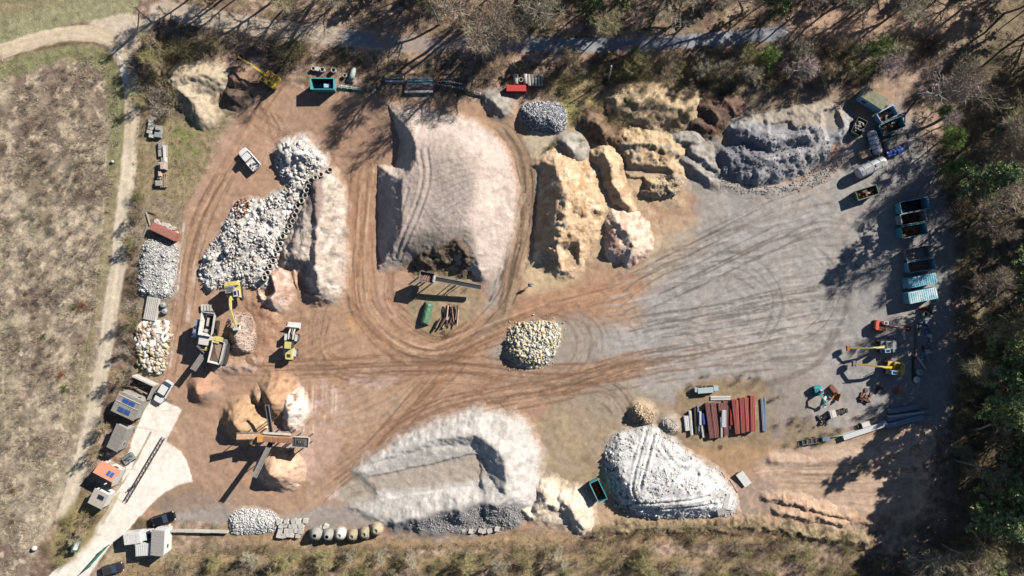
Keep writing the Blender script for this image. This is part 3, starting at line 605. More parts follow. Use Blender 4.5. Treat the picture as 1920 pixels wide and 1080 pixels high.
# --- sand mounds of the middle right
heap('sand_apron', 'low spread of sand joining the sand mounds', 'sand bank', foot=[(1010,300),(1060,285),(1130,275),(1200,262),(1270,270),(1295,330),(1280,390),(1235,400),(1230,470),(1190,498),(1130,495),(1100,500),(1010,496),(1000,420)], h=0.55, slope=0.35, warp=7, rough=0.2, rsc=6, tips=(60, 9, 0.3), cols=((214,186,150), (190,160,126), (176,162,144)), csc=14, cth=((0.05,0.35),(0.25,0.5)), m=M_SAND)
HEAPS['sandA'] = heap('sand_mound', 'yellow sand mound with a broad dark shaded west flank', 'sand mound',
    foot=[(1000,325),(1045,300),(1080,302),(1115,322),(1140,352),(1148,388),(1135,415),(1112,432),(1098,465),(1080,490),(1040,494),(985,492),(970,450),(975,390),(985,350)],
    h=3.6, slope=0.8, ridges=[[(1052,322,3.2),(1072,360,4.4),(1068,410,4.3),(1056,455,3.6),(1060,475,2.8)]], rslope=0.62, warp=6, wsc=18, rough=0.22, rsc=6, gul=0.25, tips=(50, 10, 0.5), fine=0.2,
    cuts=[([(1058,470),(1078,462),(1084,500),(1056,505)], 0.5, 1.8), ([(940,300),(1010,318),(1008,345),(1004,385),(1000,430),(998,478),(994,500),(940,500)], 0.0, 0.92)], cols=(SANDC, (200,164,122), (238,214,180)), csc=14, cth=((0.1,0.3),(0.15,0.4)), m=M_SAND)
HEAPS['sandB'] = heap('sand_mound', 'rounded pink and white mound just below the sand mound', 'sand mound',
    foot=[(1128,430),(1150,398),(1180,394),(1205,410),(1216,440),(1214,470),(1200,488),(1165,495),(1138,490),(1125,465)], h=2.3, slope=0.85, ridges=[[(1160,415,2.6),(1180,430,3.5),(1190,455,3.0),(1182,478,2.0)]], rslope=0.85,
    warp=5, wsc=14, rough=0.12, rsc=6, gul=0.1, tips=(10, 10, 0.4), fine=0.14, cols=((238,214,192), (222,182,160), (196,160,142)), csc=11, cth=((0.05,0.3),(0.25,0.45)), m=M_SAND)
heap('sand_bank', 'narrow beige sand crest curving between two sand pits', 'sand bank', ridges=[[(1122,296,1.6),(1138,290,2.4),(1150,310,2.6),(1152,340,2.5),(1165,365,2.2),(1182,388,1.4)]], rslope=0.85, warp=4, wsc=14, rough=0.15, tips=(14, 9, 0.3), fine=0.14, cols=((222,196,160), (190,160,126)), csc=12, m=M_SAND)
HEAPS['terrace'] = heap('sand_bank', 'cut sand terraces stepping down beside the beige crest', 'sand bank',
    foot=[(1170,275),(1215,262),(1262,275),(1285,310),(1282,350),(1268,372),(1235,378),(1205,372),(1180,345),(1165,315)], h=2.2, slope=1.0, warp=7, wsc=13, rough=0.2, rsc=6, slabs=0.4, tips=(24, 10, 0.6), fine=0.2,
    ridges=[[(1185,268,2.6),(1230,270,2.4),(1262,285,2.2)]], cuts=[([(1172,340),(1202,336),(1206,352),(1180,360)], 0.2, 1.6), ([(1150,318),(1200,320),(1250,326),(1248,338),(1180,336)], 0.9, 1.3)],
    cols=((212,186,150), (184,154,122), (170,156,142)), csc=14, cth=((0.05,0.35),(0.2,0.45)), m=M_SAND)
heap('gravel_cone', 'small grey gravel cone above the sand mound', 'gravel heap', ridges=[[(1068,272,2.1),(1078,282,2.2)]], rslope=0.72, warp=4, cols=((190,184,172), (160,152,140)), csc=12)
heap('gravel_heap', 'grey tipped gravel ridges between sand terraces and slate heap', 'gravel heap', ridges=[[(1285,300,1.4),(1310,318,1.6),(1335,340,1.0)], [(1300,280,1.6),(1322,298,1.8),(1345,320,1.2)], [(1275,265,1.6),(1300,262,1.8)]], rslope=0.8, warp=5, wsc=12, rough=0.2, gul=0.3, cols=((176,170,162), (150,142,134)), csc=10)
# --- dark slate heap
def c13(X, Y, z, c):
    c = mixp(X, Y, [(1340,262),(1400,250),(1430,262),(1420,300),(1385,330),(1340,330)], c, (128,128,136), 6, 0.8)  # shaded west faces painted in with a blue-dark tone
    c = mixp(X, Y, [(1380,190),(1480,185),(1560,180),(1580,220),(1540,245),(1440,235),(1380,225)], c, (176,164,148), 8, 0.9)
    return c
HEAPS['slate'] = heap('slate_heap', 'large dark grey blasted slate heap with a ragged foot', 'rock heap',
    foot=[(1340,285),(1362,262),(1395,248),(1420,215),(1480,195),(1540,190),(1572,215),(1565,255),(1555,300),(1510,325),(1462,345),(1420,352),(1385,340),(1345,325)],
    h=2.2, slope=0.8, ridges=[[(1400,252,3.2),(1432,262,3.8),(1470,262,3.6),(1520,246,3.9),(1555,232,3.2)], [(1395,290,2.8),(1425,300,3.0),(1460,300,2.6),(1490,288,2.6)]], rslope=0.75,
    cuts=[([(1438,236),(1475,232),(1476,246),(1440,250)], 1.5, 1.6), ([(1540,212),(1560,205),(1572,240),(1548,262)], 0.8, 1.4)],
    warp=7, wsc=16, rough=0.4, rsc=6, gul=0.5, tips=(40, 13, 0.5), fine=0.12, skew=2.5, cols=((172,170,171), (142,142,147), (190,186,183)), csc=12, cth=((0.0,0.3),(0.2,0.45)), hcol=c13, m=M_STONE)
HEAPS['slatefoot'] = heap('gravel_apron', 'grey stony apron along the foot of the slate heap', 'gravel heap', foot=[(1335,338),(1400,345),(1460,348),(1510,328),(1560,300),(1590,250),(1590,290),(1540,345),(1450,365),(1390,362),(1340,350)], h=0.5, slope=0.5, warp=6, wsc=12, rough=0.25, rsc=6, cols=((176,172,168), (196,190,182)), csc=8, m=M_STONE)
# --- overgrown mounds at the top
HEAPS['grown'] = heap('overgrown_mound', 'broad mound overgrown with dry straw coloured grass near the top road', 'mound', foot=[(1130,180),(1170,158),(1240,155),(1310,165),(1335,195),(1310,235),(1250,250),(1180,248),(1140,225)], h=2.2, slope=0.7, ridges=[[(1190,190,3.0),(1250,195,3.0),(1290,210,2.4)]],
    warp=9, wsc=20, rough=0.3, rsc=7, gul=0.3, cols=((206,182,148), (176,150,118), (160,150,100)), csc=14, cth=((0.05,0.35),(0.2,0.45)), m=M_LITTER)
heap('overgrown_mound', 'brown scrubby mound between stone heap and sand terraces', 'mound', ridges=[[(1110,225,2.0),(1135,245,2.3),(1165,262,1.8)]], warp=8, wsc=16, rough=0.4, gul=0.4, cols=((150,124,100), (120,98,80)), csc=10, m=M_LITTER)
heap('soil_heap', 'dark brown soil heaps left of the slate heap', 'soil heap', ridges=[[(1325,200,2.2),(1345,215,2.4)], [(1360,190,1.6),(1375,205,1.6)], [(1300,228,1.6),(1335,240,1.6)]], warp=7, wsc=12, rough=0.4, cols=((122,98,84), (96,78,68)), csc=10, m=M_LITTER)
HEAPS['white17'] = heap('stone_heap', 'dark and white broken stone heap below the top road', 'stone heap', foot=[(975,205),(1000,192),(1050,195),(1062,220),(1055,248),(1020,250),(985,238)], h=2.3, slope=1.0, warp=3, wsc=12, rough=0.25, rsc=5, cols=((186,186,190), (140,142,150)), csc=7, m=M_STONE)
heap('gravel_heap', 'small grey gravel heap where the track bends below the pipes', 'gravel heap', ridges=[[(925,186,1.4),(940,200,1.6),(948,212,1.0)]], warp=5, wsc=14, rough=0.12, cols=((176,170,158), (150,146,138)), csc=12)
heap('earth_mound', 'beige earth mound with a pale spill in the top left corner', 'mound', foot=[(330,130),(375,118),(425,132),(428,158),(405,190),(392,228),(362,222),(340,180),(325,155)], h=1.6, slope=0.6, ridges=[[(338,150,2.4),(380,142,2.2),(420,150,1.8)], [(350,165,2.4),(375,190,2.2),(385,215,1.8)]], rslope=0.7, warp=7, wsc=18, rough=0.3, gul=0.4,
     cols=((206,188,160), (150,138,120), (190,172,150)), csc=16, cth=((0.1,0.3),(0.2,0.5)))
heap('soil_heap', 'brown soil heap under the yellow excavator boom', 'soil heap', ridges=[[(452,152,2.2),(470,154,2.0)]], rslope=0.8, warp=4, wsc=12, rough=0.25, cols=((164,134,114), (136,108,92)), csc=8)
heap('soil_heap', 'dark soil heap at the edge of the grass below the yellow excavator', 'soil heap', ridges=[[(440,178,2.0),(450,182,2.0)]], rslope=0.8, warp=4, wsc=10, rough=0.4, rsc=5, cols=((112,96,84), (80,68,60)), csc=6)
# --- small heaps and banks
HEAPS['cob'] = heap('cobble_heap', 'small tan cobble heap north of the white rubble', 'stone heap', ridges=[[(1200,770,2.0),(1208,776,1.9)]], rslope=0.9, warp=3, rough=0.2, rsc=4, cols=((200,176,146), (140,122,104)), csc=5, m=M_STONE)
HEAPS['cob2'] = heap('gravel_heap', 'little pale gravel heap beside the girder stack', 'gravel heap', ridges=[[(1252,792,1.1),(1260,800,1.0)]], warp=3, cols=((200,190,178), (170,160,148)), csc=6)
HEAPS['yellowstone'] = heap('stone_base', '', '', foot=[(948,640),(965,612),(1000,602),(1040,606),(1050,630),(1042,660),(1015,685),(985,690),(955,672)], h=1.9, slope=0.95, warp=8, wsc=14, rough=0.2, rsc=5, cols=((190,180,150), (150,140,118)), csc=6, m=M_STONE, parent=(R_YEL := thing('stone_heap', 'oval heap of yellowish quarry stones standing alone in the yard', 'stone heap', 1000, 648)))
R_YEL.location = (0, 0, 0)
def root(label, cat, name='rubble_heap'):
    o = bpy.data.objects.new(name, None); COL.objects.link(o); return tag(o, label, cat)
R_RUB = root('long heap of broken white concrete rubble left of the ring row', 'rubble heap')
HEAPS['rubble'] = heap('mound', '', '', foot=[(518,290),(540,268),(575,275),(612,292),(612,318),(588,335),(568,385),(545,425),(528,470),(515,520),(500,545),(470,540),(440,548),(415,540),(395,548),(376,520),(384,475),(415,435),(430,400),(455,375),(490,372),(512,362),(535,345),(520,320)],
    h=1.2, slope=0.8, ridges=[[(440,470,2.2),(470,450,2.6),(500,430,2.0)], [(548,290,2.2),(565,285,2.2),(590,300,1.8)], [(460,510,1.8),(490,490,1.8)]], rslope=0.7, warp=6, wsc=14, rough=0.6, rsc=9, fine=0.25, tips=(60,9,0.5), cols=((230,225,218), (196,188,178), (200,178,158)), csc=9, cth=((0.05,0.3),(0.3,0.5)), m=M_STONE, parent=R_RUB)
R_WHT = root('broad tracked plateau of crushed white rubble at the lower right', 'rubble heap')
HEAPS['white'] = heap('mound', '', '', foot=[(1152,812),(1185,798),(1225,795),(1262,822),(1300,850),(1338,872),(1372,905),(1385,940),(1378,965),(1320,972),(1240,974),(1190,966),(1158,940),(1140,905),(1131,870),(1138,835)],
    h=3.0, slope=0.8, top=lambda X, Y: 0.8+2.6*sstep(800, 900, Y)*sstep(1390, 1290, X)+0.25*fbm(X/30, Y/30, 9, 3), warp=4, wsc=16, rough=0.35, rsc=5, gul=0.25, cols=((230,228,224), (214,212,208), (196,192,188)), csc=9, cth=((0.05,0.3),(0.2,0.5)), m=M_STONE, parent=R_WHT,
    lines=[([(1215,798),(1200,850),(1190,900),(1200,930)],0.25), ([(1230,800),(1215,860),(1205,900)],0.25), ([(1190,930),(1260,925),(1330,918)],0.25), ([(1195,945),(1270,940),(1340,935)],0.22), ([(1240,830),(1280,870),(1330,890)],0.2), ([(1260,890),(1280,870),(1310,880),(1300,905)],0.2)])
R_LFT = root('heap of white broken stone beside the haul road on the left', 'stone heap', 'stone_heap')
HEAPS['left4'] = heap('mound', '', '', foot=[(272,452),(300,448),(335,462),(334,500),(328,550),(310,562),(275,560),(258,545),(260,500)], h=1.2, slope=0.8, warp=3, wsc=12, rough=0.25, rsc=5, cols=((222,220,216), (180,178,174)), csc=6, m=M_STONE, parent=R_LFT)
R_SLB = root('heap of stone slabs and tan blocks beside the haul road', 'stone heap', 'slab_heap')
HEAPS['slab'] = heap('mound', '', '', foot=[(258,610),(275,600),(318,605),(318,650),(310,695),(285,702),(262,690),(256,650)], h=0.8, slope=0.8, warp=3, wsc=10, rough=0.25, rsc=5, cols=((176,160,136), (130,116,98)), csc=6, m=M_STONE, parent=R_SLB)
# --- berms round the clay floor at the lower right
heap('earth_bank', 'pale earth bank along the north side of the clay floor', 'earth bank', ridges=[[(1448,862,0.5),(1520,866,0.3),(1620,850,0.4),(1700,836,0.4),(1745,820,0.8)]], rslope=0.6, warp=4, rough=0.2, cols=((220,194,172), (196,164,140)), csc=12, m=M_SAND)
for i, (rd, lb) in enumerate(((([(1440,930,0.9),(1465,934,0.9)], [(1470,935,1.2),(1488,938,1.2)], [(1494,940,1.3),(1516,946,1.4)], [(1526,950,1.3),(1550,958,1.3)], [(1556,960,1.1),(1592,968,1.1)]), 'row of humped earth spoil along the lower edge of the clay floor'),
                              (([(1455,955,0.8),(1470,958,0.9)], [(1482,960,1.2),(1520,968,1.3)], [(1535,968,1.2),(1580,978,1.2)]), 'second lower row of earth humps nearest the dry grass'))):
    heap('earth_bank', lb, 'earth bank', ridges=[[(x_, y_, h_*0.75) for x_, y_, h_ in r_] for r_ in rd], rslope=0.8, warp=5, wsc=10, rough=0.3, fine=0.14, cols=((212,180,152), (186,152,126)), csc=10, m=M_SAND)
heap('earth_bank', 'steep gullied earth bank along the right edge of the clay floor', 'earth bank', foot=[(1705,830),(1735,810),(1760,800),(1775,850),(1765,920),(1745,965),(1680,990),(1600,985),(1640,965),(1690,955),(1715,910),(1700,870)], h=1.8, slope=0.7, warp=8, wsc=14, rough=0.35, gul=0.6, cols=((200,172,150), (164,138,118)), csc=12)
heap('earth_bank', 'thin dark bank separating the yard from the lower scrub', 'earth bank', ridges=[[(1100,1000,0.7),(1180,986,0.9),(1260,986,0.9),(1350,984,1.0),(1430,982,0.9),(1520,998,1.2),(1620,1012,1.2)]], rslope=0.75, warp=9, wsc=13, rough=0.5, rsc=6, cols=((152,134,106), (124,108,88), (176,156,122)), csc=8, m=M_LITTER)

# ------------------------------------------------------------------ loose rocks
ICO = np.array([(0,1,1.618),(0,-1,1.618),(0,1,-1.618),(0,-1,-1.618),(1,1.618,0),(-1,1.618,0),(1,-1.618,0),(-1,-1.618,0),(1.618,0,1),(1.618,0,-1),(-1.618,0,1),(-1.618,0,-1)])/1.9
ICF = np.array([(0,1,8),(0,8,4),(0,4,5),(0,5,10),(0,10,1),(3,2,9),(3,9,6),(3,6,7),(3,7,11),(3,11,2),(1,10,7),(1,7,6),(1,6,8),(8,6,9),(8,9,4),(4,9,2),(4,2,5),(5,2,11),(5,11,10),(10,11,7)])
BOXV = np.array([(-1,-1,-1),(1,-1,-1),(1,1,-1),(-1,1,-1),(-1,-1,1),(1,-1,1),(1,1,1),(-1,1,1)])*0.85
BOXF = np.array([(0,2,1),(0,3,2),(4,5,6),(4,6,7),(0,1,5),(0,5,4),(1,2,6),(1,6,5),(2,3,7),(2,7,6),(3,0,4),(3,4,7)])
def rotm(n, flat=1.0):
    a = np.random.uniform(0, 6.283, n); b = np.random.normal(0, 0.5, n)*flat; c = np.random.normal(0, 0.5, n)*flat
    def R(ax, t):
        M = np.zeros((len(t), 3, 3)); i, j = [(1, 2), (0, 2), (0, 1)][ax]; M[:, ax, ax] = 1
        M[:, i, i] = np.cos(t); M[:, j, j] = np.cos(t); M[:, i, j] = -np.sin(t); M[:, j, i] = np.sin(t); return M
    return R(2, a) @ R(0, b) @ R(1, c)
def rocks(name, pts, sizes, cols, parent, jit=0.28, asp=(1.0, 0.75, 0.55), boxy=0.5, sink=0.25, kind='stuff'):
    """many broken stones joined in one part; pts (n,3)"""
    n = len(pts); nb = int(n*boxy); out = []
    for base, fc, a, b in ((BOXV, BOXF, 0, nb), (ICO, ICF, nb, n)):
        k = b-a
        if k <= 0: continue
        v = base[None]*(1+0)+np.random.normal(0, jit*0.6, (k, len(base), 3))
        sc = np.asarray(sizes[a:b])[:, None, None]*0.5*np.array(asp)[None, None]*np.random.uniform(0.75, 1.25, (k, 1, 3))
        v = np.einsum('nij,nvj->nvi', rotm(k), v*sc)+np.asarray(pts[a:b])[:, None, :]; v[..., 2] += (np.asarray(sizes[a:b])*(0.5-sink)*asp[2])[:, None]
        f = fc[None]+(np.arange(k)*len(base))[:, None, None]
        c = np.repeat(np.asarray(cols[a:b]), len(base), 0)
        out.append((v.reshape(-1, 3), f.reshape(-1, 3), c))
    V = np.vstack([o[0] for o in out]); F = np.vstack([o[1]+(0 if i == 0 else len(out[0][0])) for i, o in enumerate(out)]); C = np.vstack([o[2] for o in out])
    o = link(name, npmesh(name, V, F, C), M_STONE, parent)
    if kind: o['kind'] = kind
    return o
def scatter(poly, n, Z=None, edge=0.0, dens=None):
    P = smooth(poly, True, 4); x0, y0 = P.min(0); x1, y1 = P.max(0); out = np.zeros((0, 2))
    while len(out) < n:
        X = np.random.uniform(x0, x1, n*3); Y = np.random.uniform(y0, y1, n*3); k = sdf(P, X, Y) > edge
        if dens is not None: k &= np.random.rand(n*3) < dens(X, Y)
        out = np.vstack([out, np.stack([X[k], Y[k]], 1)])
    out = out[:n]; z = np.maximum(Z(out[:, 0], out[:, 1]), 0) if Z is not None else np.zeros(n)
    return np.stack([(out[:, 0]-960)*S, (540-out[:, 1])*S, z], 1)
def pick(n, *cs):
    w_ = np.array([c[0] for c in cs], float); i = np.random.choice(len(cs), n, p=w_/w_.sum())
    return np.array([A(*c[1]) for c in cs])[i]*np.random.uniform(0.8, 1.12, (n, 1))
_rockmesh = {}
def rock_meshes(key, asp, boxy, k=6, jit=0.3):
    if key not in _rockmesh:
        L = []
        for i in range(k):
            b = random.random() < boxy; base, fc = (BOXV, BOXF) if b else (ICO, ICF)
            L.append(npmesh('rock', (base+np.random.normal(0, jit*0.5, base.shape))*0.5*np.array(asp), fc))
        _rockmesh[key] = L
    return _rockmesh[key]
def big_rocks(pts, sizes, mats, parent, key, asp=(1, .75, .55), boxy=0.6, name='rock', flat=0.6, sink=0.3):
    ms = rock_meshes(key, asp, boxy); R = rotm(len(pts), flat)
    for i in range(len(pts)):
        o = bpy.data.objects.new(name, ms[i % len(ms)]); COL.objects.link(o); o.parent = parent
        if len(o.data.materials) == 0: o.data.materials.append(mats[0])
        o.material_slots[0].link = 'OBJECT'; o.material_slots[0].material = mats[i % len(mats)]
        M = Matrix(R[i].tolist()).to_4x4(); p = pts[i]; s_ = float(sizes[i])
        o.matrix_basis = Matrix.Translation((p[0], p[1], p[2]+s_*asp[2]*(0.5-sink))) @ M @ Matrix.Scale(s_, 4)
MC_W = mat('white_concrete_chunk', A(240,236,228), 0.9, var=0.15, rnd=0.12); MC_G = mat('grey_concrete_chunk', A(200,194,186), 0.9, var=0.2, rnd=0.2); MC_T = mat('tan_stone_chunk', A(222,204,164), 0.9, var=0.2, rnd=0.2)
MC_P = mat('pink_stone_chunk', A(214,186,168), 0.9, rnd=0.2); MC_D = mat('dark_stone_chunk', A(150,146,146), 0.9, rnd=0.25); MC_B = mat('brick_chunk', A(190,140,112), 0.9, rnd=0.25)
RUBP = [(518,290),(540,268),(575,275),(612,292),(612,318),(588,335),(568,385),(545,425),(528,470),(515,520),(500,545),(470,540),(440,548),(415,540),(395,548),(376,520),(384,475),(415,435),(430,400),(455,375),(490,372),(512,362),(535,345),(520,320)]
Zr = HEAPS['rubble'][1]
n = 6000; rocks('loose_rubble', scatter(RUBP, n, Zr, 0, lambda X, Y: np.clip(0.45+2.0*fbm(X/16, Y/16, 41, 3), 0.05, 1)), np.clip(np.random.lognormal(-1.8, 0.6, n), 0.08, 1.1), pick(n, (6, (236,232,226)), (3, (214,208,200)), (0.8, (196,174,154)), (0.7, (160,154,148))), R_RUB, boxy=0.6)
n = 300; rocks('brick_rubble', scatter([(440,385),(460,372),(472,395),(450,410)], n, Zr), np.random.uniform(0.2, 0.5, n), pick(n, (3, (170,120,92)), (2, (120,88,70)), (1, (210,196,180))), R_RUB)
n = 110; big_rocks(scatter(RUBP, n, Zr), np.random.uniform(0.5, 1.0, n), [MC_W, MC_W, MC_G, MC_W, MC_P], R_RUB, 'rub')
n = 26; big_rocks(scatter([(528,290),(545,270),(585,280),(608,300),(580,318),(540,330)], n, Zr), np.random.uniform(1.4, 2.3, n), [MC_W, MC_G], R_RUB, 'slabrub', asp=(1, .5, .18), boxy=1, name='slab', flat=0.3)
n = 3600; rocks('loose_stone', scatter([(272,452),(300,448),(335,462),(334,500),(328,550),(310,562),(275,560),(258,545),(260,500)], n, HEAPS['left4'][1]), np.clip(np.random.lognormal(-1.95, 0.5, n), 0.07, 0.7), pick(n, (5, (232,230,224)), (3, (200,198,194)), (1.5, (156,152,146))), R_LFT)
SLP = [(258,610),(275,600),(318,605),(318,650),(310,695),(285,702),(262,690),(256,650)]
n = 500; rocks('loose_stone', scatter(SLP, n, HEAPS['slab'][1]), np.random.uniform(0.25, 0.6, n), pick(n, (3, (214,196,160)), (2, (236,228,212)), (1, (150,130,104))), R_SLB)
n = 60; big_rocks(scatter([(262,610),(316,608),(316,648),(262,645)], n, HEAPS['slab'][1]), np.random.uniform(1.0, 1.9, n), [MC_W, MC_P, MC_W], R_SLB, 'slab', asp=(1, .6, .2), boxy=1, name='slab', flat=0.35)
n = 90; big_rocks(scatter([(260,648),(314,648),(308,692),(285,700),(264,688)], n, HEAPS['slab'][1]), np.random.uniform(0.6, 1.1, n), [MC_T, MC_T, MC_G, MC_W], R_SLB, 'block', boxy=0.8)
YSP = [(948,640),(965,612),(1000,602),(1040,606),(1050,630),(1042,660),(1015,685),(985,690),(955,672)]
Zy = HEAPS['yellowstone'][1]
n = 140; rocks('spilled_stone', scatter([(935,640),(955,600),(1000,590),(1050,595),(1064,630),(1055,670),(1020,698),(980,704),(942,684)], n, Zy), np.random.uniform(0.1, 0.35, n), pick(n, (2, (226,214,180)), (2, (200,190,170))), R_YEL)
n = 900; rocks('loose_stone', scatter(YSP, n, Zy), np.random.uniform(0.25, 0.55, n), pick(n, (4, (232,222,190)), (2, (240,236,224)), (1, (204,180,120))), R_YEL, boxy=0.5)
n = 260; big_rocks(scatter(YSP, n, Zy), np.random.uniform(0.45, 0.85, n), [MC_T, MC_W, MC_T, MC_G], R_YEL, 'yel', asp=(1, .62, .55), boxy=0.6)
WHP = [(1152,812),(1185,798),(1225,795),(1262,822),(1300,850),(1338,872),(1372,905),(1385,940),(1378,965),(1320,972),(1240,974),(1190,966),(1158,940),(1140,905),(1131,870),(1138,835)]
n = 6000; rocks('loose_rubble', scatter(WHP, n, HEAPS['white'][1], 0, lambda X, Y: np.clip(0.4+1.8*fbm(X/16, Y/16, 43, 3)+0.8*sstep(1180, 1140, X)+0.7*sstep(945, 965, Y), 0.06, 1)), np.clip(np.random.lognormal(-2.1, 0.5, n), 0.06, 0.7), pick(n, (6, (236,234,230)), (3, (218,216,212)), (0.6, (176,174,172))), R_WHT)
n = 60; big_rocks(scatter([(1135,840),(1165,860),(1180,940),(1250,965),(1170,968),(1140,910)], n, HEAPS['white'][1]), np.random.uniform(0.5, 0.9, n), [MC_W, MC_G, MC_D], R_WHT, 'wh')
def loose_on(key, poly, n, sz, cs, boxy=0.5):
    o, Z = HEAPS[key]; rocks('loose_stone', scatter(poly, n, Z), np.random.uniform(sz[0], sz[1], n), pick(n, *cs), o, boxy=boxy)
loose_on('white17', [(975,205),(1000,192),(1050,195),(1062,220),(1055,248),(1020,250),(985,238)], 2400, (0.14,0.36), ((3,(220,220,222)),(3,(160,162,170)),(2,(100,104,114))))
loose_on('slate', [(1345,285),(1395,250),(1430,255),(1520,240),(1555,300),(1462,345),(1420,350),(1385,338),(1345,322)], 700, (0.08,0.3), ((3,(160,160,164)),(3,(186,184,184)),(2,(110,110,118))))
loose_on('slatefoot', [(1335,338),(1400,345),(1460,348),(1510,328),(1560,300),(1590,290),(1540,345),(1450,365),(1390,362),(1340,350)], 600, (0.1,0.3), ((2,(190,186,182)),(2,(160,156,152))))
loose_on('cob', [(1184,765),(1200,758),(1222,770),(1220,788),(1200,795),(1186,785)], 420, (0.2,0.42), ((3,(220,196,160)),(2,(170,146,120)),(1,(240,224,200))))
loose_on('cob2', [(1242,785),(1262,785),(1268,805),(1246,806)], 120, (0.12,0.3), ((2,(220,212,200)),(1,(170,164,156))))
loose_on('lowstone', [(432,968),(450,955),(490,955),(520,965),(520,992),(480,1000),(436,998)], 1100, (0.15,0.4), ((4,(240,238,234)),(2,(196,194,190))))
loose_on('crushed', [(428,600),(450,585),(480,600),(480,660),(432,650)], 600, (0.1,0.28), ((2,(216,200,186)),(2,(170,140,124)),(0.5,(190,140,120))))
loose_on('terrace', [(1230,330),(1275,340),(1268,372),(1235,378)], 300, (0.12,0.3), ((2,(216,204,186)),(1,(150,140,130))))
loose_on('bottom', [(770,985),(830,960),(960,940),(980,980),(900,1000)], 1600, (0.12,0.3), ((3,(170,168,166)),(1,(210,206,200))))
# ------------------------------------------------------------------ machines, containers, buildings and stores
def at(name, label, cat, px, py, d=(1, 0), z=0.0, hh=0.0, group=None):
    """like thing(), for pixels measured on a point hh metres up"""
    o = thing(name, label, cat, px, py, d, z, group); x, y = W(px, py, hh if hh else z); o.location = (x, y, z); return o
YEL = mat('machine_yellow', A(236,200,76), 0.5, var=0.15, dirt=A(150,122,84), dirt_amt=0.42); YELP = mat('pale_yellow', A(232,216,130), 0.5, var=0.1, dirt=A(180,160,120), dirt_amt=0.3)
ORG = mat('machine_orange', A(226,96,54), 0.5, dirt=A(120,60,40), dirt_amt=0.3); TEAL = mat('machine_teal', A(60,176,186), 0.45, var=0.1)
TURQ = mat('skip_turquoise', A(80,180,190), 0.55, var=0.2, dirt=A(130,104,84), dirt_amt=0.42, rnd=0.15); CYAN = mat('container_cyan', A(112,190,214), 0.55, var=0.22, dirt=A(140,112,88), dirt_amt=0.4, rnd=0.15)
LBLU = mat('container_light_blue', A(170,208,238), 0.5, dirt=A(120,130,130), dirt_amt=0.25); DBLU = mat('tarp_blue', A(50,90,190), 0.55, var=0.3, sc=6); NAVY = mat('engine_blue', A(50,84,140), 0.5)
STEEL = mat('worn_steel', A(150,150,152), 0.55, 0.3, dirt=A(110,84,64), dirt_amt=0.35); DSTEEL = mat('dark_steel', A(84,80,78), 0.6, 0.3, dirt=A(110,74,54), dirt_amt=0.4)
RUST = mat('rust', A(150,92,62), 0.85, var=0.35, sc=4, dirt=A(90,58,44), dirt_amt=0.6); RUSTO = mat('orange_rust', A(206,130,76), 0.85, var=0.3, sc=5, dirt=A(120,70,46), dirt_amt=0.4); RUSTD = mat('dark_rust', A(96,70,58), 0.85, var=0.3, sc=4)
BLK = mat('black_rubber', A(44,42,42), 0.8, var=0.2); BLKP = mat('black_paint', A(30,32,38), 0.25, var=0.05); WHT = mat('white_paint', A(244,242,238), 0.35, var=0.04); WHTD = mat('dusty_white', A(232,228,220), 0.6, var=0.1, dirt=A(180,166,148), dirt_amt=0.3)
GLS = mat('dark_glass', A(52,66,82), 0.12, var=0.05, spec=0.6); GREY = mat('grey_paint', A(168,172,174), 0.5, dirt=A(140,128,112), dirt_amt=0.3); GRN = mat('dark_green', A(70,104,80), 0.6, var=0.2); TARP = mat('green_tarp', A(96,138,104), 0.5, var=0.2, sc=3)
CONM = mat('cast_concrete', A(214,208,198), 0.9, var=0.15, rnd=0.12); CONG = mat('weathered_concrete', A(172,168,160), 0.9, var=0.2, rnd=0.15); ROOFG = mat('felt_roof', A(160,154,144), 0.9, var=0.2, sc=3, dirt=A(130,122,104), dirt_amt=0.4)
TILE = mat('red_tiles', A(222,140,108), 0.85, var=0.2, sc=8, dirt=A(236,180,150), dirt_amt=0.3); DTILE = mat('dark_tiles', A(120,106,98), 0.9, var=0.25, sc=8); SOLAR = mat('solar_cell', A(60,96,168), 0.15, var=0.08, spec=0.6); SOLD = mat('dark_panel', A(44,54,70), 0.2, var=0.1, spec=0.5)
WOOD = mat('weathered_wood', A(190,166,138), 0.85, var=0.3, sc=3, rnd=0.2); WOODG = mat('grey_wood', A(176,168,156), 0.85, var=0.25, rnd=0.2); LOGM = mat('old_log', A(150,116,94), 0.9, var=0.3, rnd=0.35); LOGP = mat('peeled_log', A(220,190,166), 0.9, var=0.25, rnd=0.2)
REDM = mat('red_lead_steel', A(192,92,80), 0.65, var=0.2, rnd=0.28, dirt=A(140,92,82), dirt_amt=0.4); REDD = mat('faded_red_steel', A(150,92,86), 0.7, var=0.25, rnd=0.2, dirt=A(110,90,84), dirt_amt=0.5); BLUS = mat('galvanised', A(150,168,186), 0.4, 0.2, var=0.15, rnd=0.12)
PALES = mat('pale_girder', A(226,228,226), 0.5, var=0.1, rnd=0.1); RPNT = mat('red_container_paint', A(206,66,60), 0.5, var=0.1); REDF = mat('faded_red_paint', A(206,122,106), 0.7, var=0.2, dirt=A(150,110,94), dirt_amt=0.5); SOILM = mat('soil_load', A(150,124,104), 0.95, var=0.4, sc=5)
BELT = mat('conveyor_belt', A(120,112,104), 0.8, var=0.2); GMET = mat('gate_green', A(60,140,110), 0.5); CLTH = mat('dark_clothing', A(50,52,60), 0.9); SKIN = mat('skin', A(206,160,132), 0.6)
